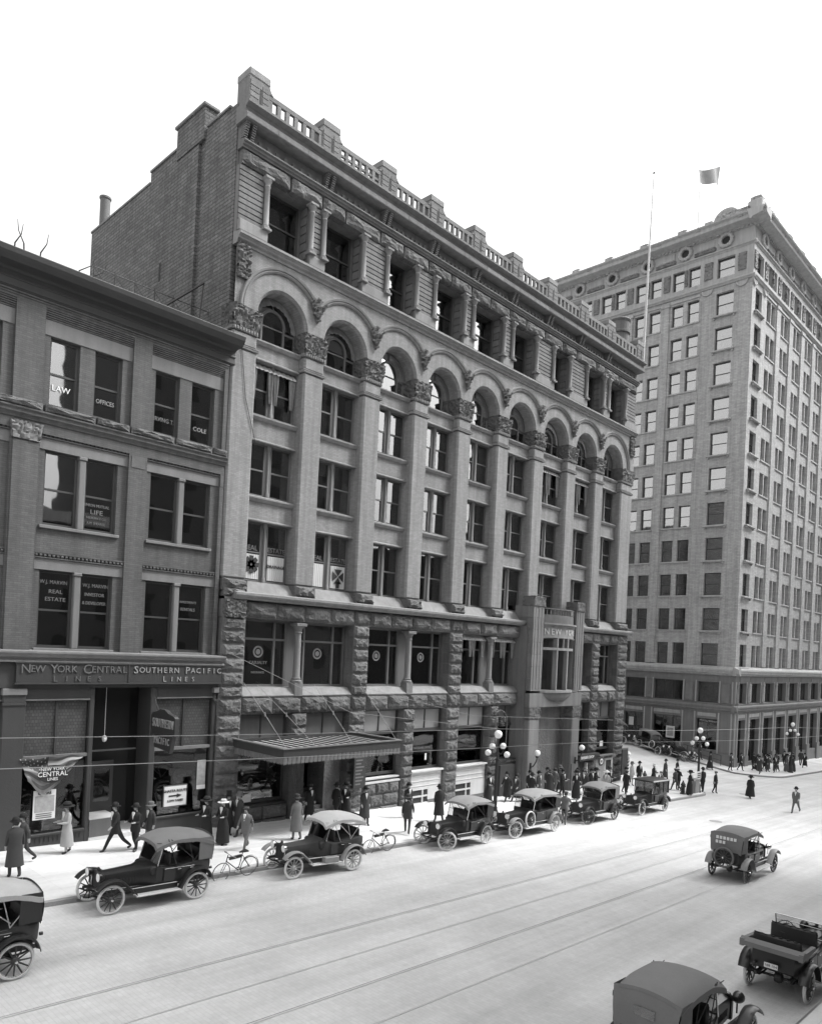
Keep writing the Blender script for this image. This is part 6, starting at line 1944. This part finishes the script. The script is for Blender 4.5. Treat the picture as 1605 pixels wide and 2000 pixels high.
def pose(key, stride=0.0, armL=(.3, .0), armR=(.3, .0), lean=0.0):
    """stride: leg swing; arm = (shoulder swing, elbow bend); facing -Y locally"""
    J = [(0, 0, .93), (0, -lean * .3, 1.12), (0, -lean * .6, 1.32), (0, -lean - .005, 1.47), (0, -lean - .02, 1.55), (0, -lean - .025, 1.64), (0, -lean - .02, 1.72)]
    E_ = [(0, 1), (1, 2), (2, 3), (3, 4), (4, 5), (5, 6)]
    rad = [(.145, .11), (.14, .105), (.17, .12), (.07, .065), (.052, .055), (.078, .095), (.06, .075)]
    for s_, (sw, el) in ((1, armL), (-1, armR)):
        sh = Vector((s_ * .19, -lean * .8, 1.40)); ua, fa = .28, .25
        e = sh + Vector((s_ * .05, -math.sin(sw) * ua, -math.cos(sw) * ua))
        h = e + Vector((-s_ * .04 * math.sin(el), -math.sin(sw + el) * fa, -math.cos(sw + el) * fa))
        h2 = h + (h - e).normalized() * .09
        n = len(J); J += [tuple(sh), tuple(e), tuple((e + h) / 2 + Vector((0, 0, 0))), tuple(h)]
        rad += [.065, .05, .043, .034]
        E_ += [(2, n), (n, n + 1), (n + 1, n + 2), (n + 2, n + 3)]
        # fingers: hand end
        m_ = len(J)
    # indices: arms take 7..10 and 11..14 ; add hands so that 11 and 15 below are replaced
    for s_, st in ((1, stride), (-1, -stride)):
        hp = Vector((s_ * .10, 0, .90))
        a = st
        k = hp + Vector((s_ * .01, -math.sin(a) * .43, -math.cos(a) * .43))
        kb = a - (.35 if a < 0 else .06)
        an = k + Vector((0, -math.sin(kb) * .41, -math.cos(kb) * .41))
        toe = an + Vector((0, -.15, -.02 if a >= 0 else -.06))
        n = len(J); J += [tuple(hp), tuple(k), tuple(an), tuple(toe)]
        rad += [.10, .068, .05, .045]
        E_ += [(0, n), (n, n + 1), (n + 1, n + 2), (n + 2, n + 3)]
    mz = min(j[2] for j in J) - .03
    J = [(j[0], j[1], j[2] - mz) for j in J]
    global HANDS
    hands = (10, 14)
    me = bpy.data.meshes.new('body')
    JJ = list(J)
    me_ = body_mesh2(JJ, E_, rad, 1.53 - mz, hands)
    return me_, mz
def body_mesh2(J, E_, rad, skin_z, hands):
    # thumb and finger stubs on each hand, nose on the face
    rad = list(rad); E_ = list(E_)
    for h in hands:
        p = Vector(J[h]); q = Vector(J[h - 1]); d = (p - q).normalized()
        s_ = 1 if p.x > 0 else -1
        for off, ln in (((0, -.016, 0), .07), ((0, .004, 0), .08), ((0, .022, 0), .07)):
            n = len(J); J.append(tuple(p + d * ln + Vector(off) * 1.3)); rad.append(.011); E_.append((h, n))
        n = len(J); J.append(tuple(p + d * .03 + Vector((-s_ * .02, -.04, 0)))); rad.append(.011); E_.append((h, n))
    n = len(J); f = Vector(J[5]); J.append(tuple(f + Vector((0, -.105, -.01)))); rad.append(.012); E_.append((5, n))
    me = bpy.data.meshes.new('body'); me.from_pydata([tuple(j) for j in J], E_, [])
    o = bpy.data.objects.new('tmp', me); C.objects.link(o)
    o.modifiers.new('s', 'SKIN').use_smooth_shade = True
    for i, r_ in enumerate(rad):
        me.skin_vertices[0].data[i].radius = r_ if isinstance(r_, tuple) else (r_, r_)
        me.skin_vertices[0].data[i].use_root = (i == 0)
    ss = o.modifiers.new('u', 'SUBSURF'); ss.levels = 1; ss.render_levels = 1
    dg = bpy.context.evaluated_depsgraph_get()
    out = bpy.data.meshes.new_from_object(o.evaluated_get(dg))
    bpy.data.objects.remove(o); out.name = 'body'
    hv = [Vector(J[h]) for h in hands]
    out.materials.clear(); out.materials.append(M['suitd']); out.materials.append(M['skin']); out.materials.append(M['black'])
    for p in out.polygons:
        c = p.center
        if c.z > skin_z: p.material_index = 1
        elif min((c - h).length for h in hv) < .1: p.material_index = 1
        elif c.z < .10: p.material_index = 2
        p.use_smooth = True
    return out
POSES = {
    'stand': pose('a', .06, (.05, .25), (-.05, .2)), 'walk': pose('b', .42, (-.35, .3), (.4, .3), .03), 'walk2': pose('c', -.5, (.45, .35), (-.4, .25), .05),
    'slow': pose('d', .22, (-.15, .35), (.2, .3)), 'hold': pose('e', .08, (.3, 1.35), (.25, 1.3)), 'hip': pose('f', -.1, (-.2, .9), (.1, .2)), 'lean': pose('g', .12, (.7, .5), (.75, .4), .16),
}
def ring_mesh(key, prof, m, n=16, split=False):
    """prof: (z, halfwidth, halfdepth, yoffset)"""
    def fn(b):
        for (z, rx, ry, oy) in prof:
            for k in range(n):
                a = 2 * PI * k / n
                fold = 1 + (.03 * math.sin(a * 7) if z < 1.0 else 0)
                b.v.append((rx * fold * math.cos(a), oy + ry * fold * math.sin(a), z))
        for i in range(len(prof) - 1):
            for k in range(n):
                k2 = (k + 1) % n
                b.f.append((i * n + k, i * n + k2, (i + 1) * n + k2, (i + 1) * n + k))
        b.f.append(tuple(range((len(prof) - 1) * n, len(prof) * n)))
    return cached(('rg', key), fn, 'coat', m, True)
def garment(kind, m):
    P_ = {
        'jacket': [(.74, .2, .15, 0), (.85, .205, .15, 0), (1.0, .185, .14, 0), (1.15, .19, .135, 0), (1.32, .225, .14, -.01), (1.42, .2, .11, -.01), (1.485, .09, .075, -.01)],
        'overcoat': [(.36, .27, .22, .02), (.55, .25, .2, .01), (.85, .22, .17, 0), (1.05, .2, .155, 0), (1.2, .205, .15, 0), (1.33, .235, .15, -.01), (1.43, .21, .12, -.01), (1.5, .09, .08, -.01)],
        'longdress': [(.1, .28, .25, .02), (.4, .26, .23, .02), (.75, .23, .2, .01), (.98, .175, .15, 0), (1.08, .145, .12, 0), (1.25, .185, .15, -.01), (1.4, .19, .11, 0), (1.48, .07, .065, 0)],
        'cape': [(.22, .36, .33, .02), (.6, .31, .27, .02), (.95, .25, .2, 0), (1.2, .24, .19, 0), (1.38, .22, .15, 0), (1.5, .08, .08, 0)],
        'shortdress': [(.28, .25, .22, .02), (.6, .22, .2, .01), (.98, .175, .15, 0), (1.08, .15, .12, 0), (1.25, .185, .15, -.01), (1.4, .19, .11, 0), (1.48, .07, .065, 0)],
    }[kind]
    return ring_mesh((kind, m), P_, m)
def hat_mesh(kind):
    P_ = {
        'bowler': ([(0, .15), (.05, .145), (.09, .11), (.105, .06), (.108, .01), (.15, .0), (.165, .015), (.16, -.005), (.1, -.01)], 'suitd'),
        'fedora': ([(0, .13), (.06, .15), (.10, .12), (.11, .02), (.17, -.01), (.18, -.005), (.17, -.02), (.1, -.01)], 'suitb'),
        'light': ([(0, .13), (.06, .15), (.10, .12), (.11, .02), (.17, -.01), (.18, -.005), (.17, -.02), (.1, -.01)], 'suitg'),
        'straw': ([(0, .11), (.10, .11), (.11, .02), (.22, .0), (.22, -.01), (.1, -.01)], 'straw'),
        'plume': ([(0, .16), (.09, .17), (.14, .10), (.13, .03), (.22, .01), (.24, .02), (.22, -.01), (.1, -.01)], 'suitd'),
        'cap': ([(0, .08), (.09, .075), (.12, .04), (.115, .0), (.1, -.01)], 'suitb'),
        'top': ([(0, .24), (.11, .24), (.1, .02), (.15, .0), (.16, .01), (.1, -.01)], 'suitd'),
    }[kind]
    return cached(('hat', kind), lambda b: b.lathe(P_[0], 16), 'hat', P_[1], True)
def person(x, y, face, label, ps='stand', coat='jacket', m='suitd', hat='bowler', legs='suitd', h=1.0, group=None, z=None, shirt=True, mirror=False):
    zz = walk_z(x, y) if z is None else z
    t = thing('person', (x, y, zz), label, 'person', group, face)
    me, mz = POSES[ps]
    sc = h
    k_ = (int(abs(x * 37.7) * 10) % 9 - 4) * .009
    t.scale = (sc * (1 + k_ * .5), sc * (1 + k_ * .5), sc * (1 + k_))
    o = obj('body', me, t)
    for i, k in ((0, m if coat != 'longdress' else m), ):
        o.material_slots[0].link = 'OBJECT'; o.material_slots[0].material = M[m]
    lean = .16 if ps == 'lean' else (.05 if ps in ('walk', 'walk2') else 0)
    c_ = obj('coat' if coat in ('jacket', 'overcoat', 'cape') else 'dress', garment(coat, m), t, (0, 0, -mz), (lean * .6, 0, 0))
    if legs != m and coat == 'jacket':
        tr = obj('trousers_panel', cached(('trp', legs), lambda b: None or b.box(-.12, .12, -.09, .09, .72, .9, .05), 'trousers_panel', legs), t, (0, 0, -mz))
    hz = 1.72 - mz - .035
    hy = -.02 - {'lean': .16, 'walk': .03, 'walk2': .05}.get(ps, 0)
    obj('hat', hat_mesh(hat), t, (0, hy, hz), (0, 0, 0), (1, 1.12, 1))
    if shirt and coat != 'cape':
        obj('shirt_front', cached('shirt', lambda b: b.prism([(0, 1.22), (-.045, 1.42), (-.05, 1.5), (.05, 1.5), (.045, 1.42)], -.155, -.10), 'shirt_front', 'shirt'), t, (0, hy * .8 + .01, -mz))
    obj('hair', cached('hair', lambda b: b.lathe([(.098, .0), (.1, -.05), (.085, -.11)], 12, (0, 0, 0), 'z', 0, PI), 'hair', 'suitb', True), t, (0, hy + .01, hz))
    return t
LEFT, RIGHT, TOW, AWAY = -PI / 2, PI / 2, 0, PI   # facing -X, +X, camera side, wall
pp = 'people on the pavement'
person(8.28, -3.45, AWAY, 'man in dark coat and bowler at the left edge, back to the viewer', 'stand', 'overcoat', 'suitb', group=pp)
person(9.0, -2.1, LEFT, 'man in dark suit striding left past the poster window', 'walk', 'jacket', 'suitb', group=pp)
person(10.63, -1.44, LEFT, 'woman in pale coat and dark plumed hat walking by the ticket office', 'hold', 'shortdress', 'suitl', 'plume', group=pp)
person(12.15, -2.0, LEFT, 'man in black suit stepping left before the ticket office doorway, front one of a pair', 'walk2', 'jacket', 'suitd', group=pp)
person(12.75, -2.25, LEFT + .3, 'man in black suit holding papers, behind his companion near the doorway', 'hold', 'jacket', 'suitd', group=pp)
person(13.35, -2.2, LEFT, 'man partly hidden behind the first parked car', 'slow', 'jacket', 'suitb', 'light', group=pp)
person(15.55, -2.4, LEFT + .2, 'woman in black coat and black hat beside the woman in the white hat', 'hold', 'longdress', 'suitd', 'plume', group=pp)
person(15.98, -2.9, LEFT + .3, 'woman in long black coat and white straw hat', 'hold', 'longdress', 'suitd', 'straw', group=pp)
person(16.95, -1.7, TOW, 'man in tall black hat standing behind the women at the rough pier', 'stand', 'overcoat', 'suitd', 'top', group=pp)
person(17.3, -2.0, LEFT, 'man in light felt hat and long dark overcoat', 'slow', 'overcoat', 'suitb', 'light', group=pp)
person(16.3, -4.0, LEFT + .5, 'youth in grey suit walking behind the first bicycle', 'walk', 'jacket', 'suitg', 'cap', h=.95, group=pp)
person(19.0, -3.6, AWAY, 'man in grey coat standing behind the dusty light car', 'stand', 'overcoat', 'suitg', 'fedora', group=pp, shirt=False)
person(21.75, -1.0, TOW, 'man in dark overcoat standing alone in the doorway under the marquee', 'stand', 'overcoat', 'suitd', 'fedora', group=pp)
person(23.05, -1.35, RIGHT, 'man in black at the right side of the doorway under the marquee', 'slow', 'jacket', 'suitd', group=pp)
person(23.5, -1.55, LEFT + .4, 'woman in black with white gloves under the marquee', 'hold', 'longdress', 'suitd', 'plume', group=pp)
person(23.6, -2.75, TOW - .3, 'man in dark coat with white scarf between the marquee and the second bicycle', 'slow', 'overcoat', 'suitb', group=pp)
person(26.7, -2.55, TOW - .2, 'man with white collar a little behind another man before the bank window', 'slow', 'jacket', 'suitd', group=pp)
person(24.15, -5.0, AWAY - .9, 'man in dark suit walking away near the kerb, legs apart', 'walk', 'jacket', 'suitb', 'fedora', group=pp, shirt=False)
person(27.5, -3.9, AWAY - .5, 'man walking off behind the car with turned front wheels', 'slow', 'overcoat', 'suitd', group=pp)
person(34.2, -1.75, TOW, 'woman in dark coat beside the stem of the first globe lamp', 'hold', 'longdress', 'suitd', 'plume', group=pp)
person(35.95, -1.8, LEFT, 'man in black walking left ahead of his companion by the bulkhead', 'walk', 'overcoat', 'suitd', group=pp)
person(36.6, -2.05, LEFT, 'man in dark overcoat walking second by the bulkhead', 'walk2', 'overcoat', 'suitb', group=pp)
person(38.3, -1.75, TOW - .5, 'man in dark suit, left one of two behind the long pale-topped car', 'slow', 'jacket', 'suitd', group=pp)
person(38.75, -2.1, TOW + .3, 'man with white collar, right one of two behind the long pale-topped car', 'stand', 'jacket', 'suitb', group=pp)
person(40.9, -1.3, TOW, 'man in shade at the left of the portal', 'stand', 'jacket', 'suitb', group=pp)
person(41.5, -1.5, RIGHT, 'man in grey at the middle of the portal', 'slow', 'jacket', 'suitg', 'cap', group=pp)
person(42.3, -1.4, AWAY, 'man in dark coat entering the portal', 'slow', 'overcoat', 'suitb', 'light', group=pp, shirt=False)
person(33.95, -7.0, RIGHT + .3, 'man in grey suit leaning over the nose of the fifth parked car', 'lean', 'jacket', 'suitg', 'cap', z=road_z(33.95), group='people in the roadway', shirt=False)
person(41.2, -3.3, LEFT + .6, 'woman in long black dress near the kerb by the portal', 'hold', 'longdress', 'suitd', 'plume', group=pp)
for (x, y, f, ps, c_, m_, ht, lb) in (
    (43.1, -2.2, TOW, 'slow', 'jacket', 'suitd', 'bowler', 'man in black facing the street just right of the portal'),
    (43.7, -2.4, LEFT, 'stand', 'jacket', 'suitg', 'light', 'man in grey with light hat right of the portal'),
    (43.3, -3.1, TOW, 'stand', 'overcoat', 'suitd', 'bowler', 'man in black overcoat behind the fifth parked car'),
    (44.6, -2.7, TOW + .2, 'hold', 'longdress', 'suitd', 'plume', 'woman in black with white collar behind the fifth parked car'),
    (44.6, -3.5, LEFT, 'slow', 'jacket', 'suitl', 'straw', 'person in pale clothes among the crowd at the corner stair'),
    (45.5, -3.2, TOW, 'hold', 'overcoat', 'suitd', 'fedora', 'stout man in black overcoat below the barber fascia'),
    (46.6, -3.9, RIGHT, 'slow', 'jacket', 'suitd', 'cap', 'man in black cap walking right before the stair')):
    person(x, y, f, lb, ps, c_, m_, ht, group=pp)
pc = 'people at the crossing'
person(51.6, -1.7, TOW, 'man in pale grey suit by the striped pole', 'stand', 'jacket', 'suitl', 'light', legs='suitg', group=pc)
person(52.3, -1.95, TOW - .4, 'man in black suit and hat next to the pale-suited man', 'stand', 'jacket', 'suitd', group=pc)
person(52.3, -3.1, TOW, 'woman with wide hat and hands on hips above the closed car roof', 'hold', 'longdress', 'suitd', 'straw', group=pc)
person(50.95, -4.3, LEFT, 'boy in grey hidden to the shoulders by the closed car', 'stand', 'jacket', 'suitg', 'cap', h=.86, group=pc)
person(57.5, -1.6, TOW, 'man in long dark overcoat crossing the side street, left of the other', 'slow', 'overcoat', 'suitb', group=pc)
person(60.6, -1.2, TOW, 'man in black jacket farther across the side street', 'slow', 'jacket', 'suitd', 'fedora', group=pc, z=road_z(60.6, -1.2))
person(52.95, -4.5, AWAY - .3, 'man in dark suit walking away with bent elbows left of the kerb hydrant', 'walk', 'jacket', 'suitb', 'cap', group=pc, shirt=False)
person(51.95, -6.0, TOW + .5, 'woman in long black coat at the kerb with a white muff', 'hold', 'longdress', 'suitd', 'plume', group=pc, z=road_z(51.95) + .14)
person(54.9, -5.7, AWAY - .5, 'man in black with bent arm right of the news stand', 'hip', 'jacket', 'suitd', group=pc, shirt=False)
person(56.3, -6.1, TOW, 'boy in knickerbockers and dark jacket stepping off the corner', 'stand', 'jacket', 'suitd', 'cap', h=.95, group=pc, z=road_z(56.3, -6.1))
person(56.7, -8.5, LEFT + PI, 'lone woman in full black coat walking across the main street', 'slow', 'cape', 'suitd', 'plume', group=pc, z=road_z(56.7, -8.5), h=.98)
person(53.3, -12.6, LEFT, 'man striding at the right edge of the view', 'walk2', 'jacket', 'suitg', 'bowler', group=pc, z=road_z(53.3, -12.6))
far = 'people on the far corner'
FARP = [(71.0, .2, TOW, 'slow', 'cape', 'suitd', 'top', 'large man in black coat behind the corner lamp'),
    (73.2, -.9, TOW, 'stand', 'jacket', 'suitb', 'bowler', 'man with hands in pockets at the far kerb, left of two'),
    (75.0, -1.2, TOW, 'slow', 'jacket', 'suitd', 'fedora', 'man in black hat at the far kerb, right of two'),
    (74.6, -3.1, LEFT, 'walk', 'overcoat', 'suitb', 'bowler', 'man in dark coat stepping off the far kerb'),
    (76.4, -2.2, TOW, 'walk2', 'overcoat', 'suitd', 'bowler', 'man in black coat at the left of the far crowd'),
    (77.4, -1.9, RIGHT, 'slow', 'jacket', 'suitd', 'cap', 'man in black cap in the far crowd'),
    (79.2, -2.3, LEFT, 'walk', 'jacket', 'suitd', 'bowler', 'man mid-stride in the far crowd'),
    (80.0, -1.8, TOW, 'stand', 'overcoat', 'suitd', 'bowler', 'man in overcoat behind the striding man on the far corner'),
    (81.6, -1.7, TOW, 'hip', 'jacket', 'suitb', 'cap', 'man with elbow out near the far lamp'),
    (82.3, -2.2, LEFT, 'stand', 'jacket', 'suitd', 'bowler', 'short man close to the far lamp'),
    (87.0, -1.5, LEFT, 'slow', 'jacket', 'suitd', 'bowler', 'distant man in black by the tower shop front, nearer one'),
    (91.0, -2.0, RIGHT, 'slow', 'jacket', 'suitb', 'bowler', 'distant man in charcoal by the tower shop front, farther one'),
    (80.9, -3.6, TOW, 'stand', 'longdress', 'suitg', 'plume', 'woman in grey dress at the foot of the far lamp'),
    (81.6, -4.0, AWAY, 'stand', 'longdress', 'suitb', 'plume', 'woman in dark dress right of the far lamp foot'),
    (85.0, -2.9, LEFT, 'slow', 'overcoat', 'suitd', 'bowler', 'man in black overcoat beyond the far lamp'),
    (78.5, -3.4, LEFT, 'walk2', 'jacket', 'suitb', 'fedora', 'man in charcoal jacket near the far kerb edge'),
    (53.6, -4.4, RIGHT, 'hold', 'jacket', 'suitd', 'straw', 'newsboy figure behind the placard at the corner')]
for (x, y, f, ps, c_, m_, ht, lb) in FARP:
    person(x, y, f, lb, ps, c_, m_, ht, group=far, z=(road_z(x, y) if (x < 72.6 and x > 56) else None), h=.97)
bpy.data.objects.remove(NB_)


for (x, y, f, ps, c_, m_, ht, lb) in (
    (40.3, -1.9, RIGHT, 'slow', 'overcoat', 'suitb', 'fedora', 'man in charcoal coat before the left portal pier'),
    (41.0, -2.4, TOW + .3, 'hold', 'jacket', 'suitd', 'bowler', 'man reading a paper in front of the portal'),
    (42.9, -2.9, LEFT, 'stand', 'jacket', 'suitb', 'cap', 'man in cap between the portal and the fifth car'),
    (45.1, -2.2, TOW, 'slow', 'overcoat', 'suitg', 'light', 'man in grey overcoat at the head of the corner stair'),
    (46.0, -2.9, LEFT + .4, 'hip', 'jacket', 'suitd', 'bowler', 'man with bent arm below the round hanging sign'),
    (47.8, -3.2, TOW, 'stand', 'jacket', 'suitb', 'bowler', 'man in charcoal suit left of the closed car roof'),
    (37.3, -2.6, RIGHT, 'slow', 'jacket', 'suitd', 'bowler', 'man in black between the bulkhead and the long car')):
    person(x, y, f, lb, ps, c_, m_, ht, group=pp)
for (x, y, f, ps, c_, m_, ht, lb) in (
    (77.9, -2.8, TOW, 'stand', 'overcoat', 'suitb', 'bowler', 'man in charcoal overcoat at the front of the far crowd'),
    (78.4, -1.2, RIGHT, 'slow', 'jacket', 'suitd', 'fedora', 'man in black at the back of the far crowd'),
    (79.6, -2.9, LEFT + .5, 'hold', 'jacket', 'suitd', 'bowler', 'man with folded arms left of the far lamp'),
    (83.4, -3.2, TOW, 'hold', 'longdress', 'suitd', 'straw', 'woman in black with pale hat right of the far lamp'),
    (84.2, -1.6, LEFT, 'walk', 'jacket', 'suitb', 'cap', 'man in cap striding behind the far lamp'),
    (89.0, -3.0, LEFT, 'walk2', 'overcoat', 'suitd', 'bowler', 'lone man walking the far pavement toward the lamp'),
    (74.3, 2.6, TOW, 'slow', 'jacket', 'suitb', 'bowler', 'man coming down the side street by the railing')):
    person(x, y, f, lb, ps, c_, m_, ht, group=far, h=.97)
for (x, y, lb) in ((58.6, -7.4, 'round iron manhole cover in the crossing behind the lone woman'), (44.0, -11.0, 'round iron manhole cover in the roadway beside the closed car')):
    t = thing('manhole_cover', (x, y, road_z(x, y)), lb, 'manhole cover')
    t.rotation_euler = (0, .042, 0)
    pm(t, 'lid', 'mhl', lambda b: b.lathe([(0, .012), (.33, .012), (.34, .008), (.36, .008), (.36, -.05)], 24), 'kerbm')
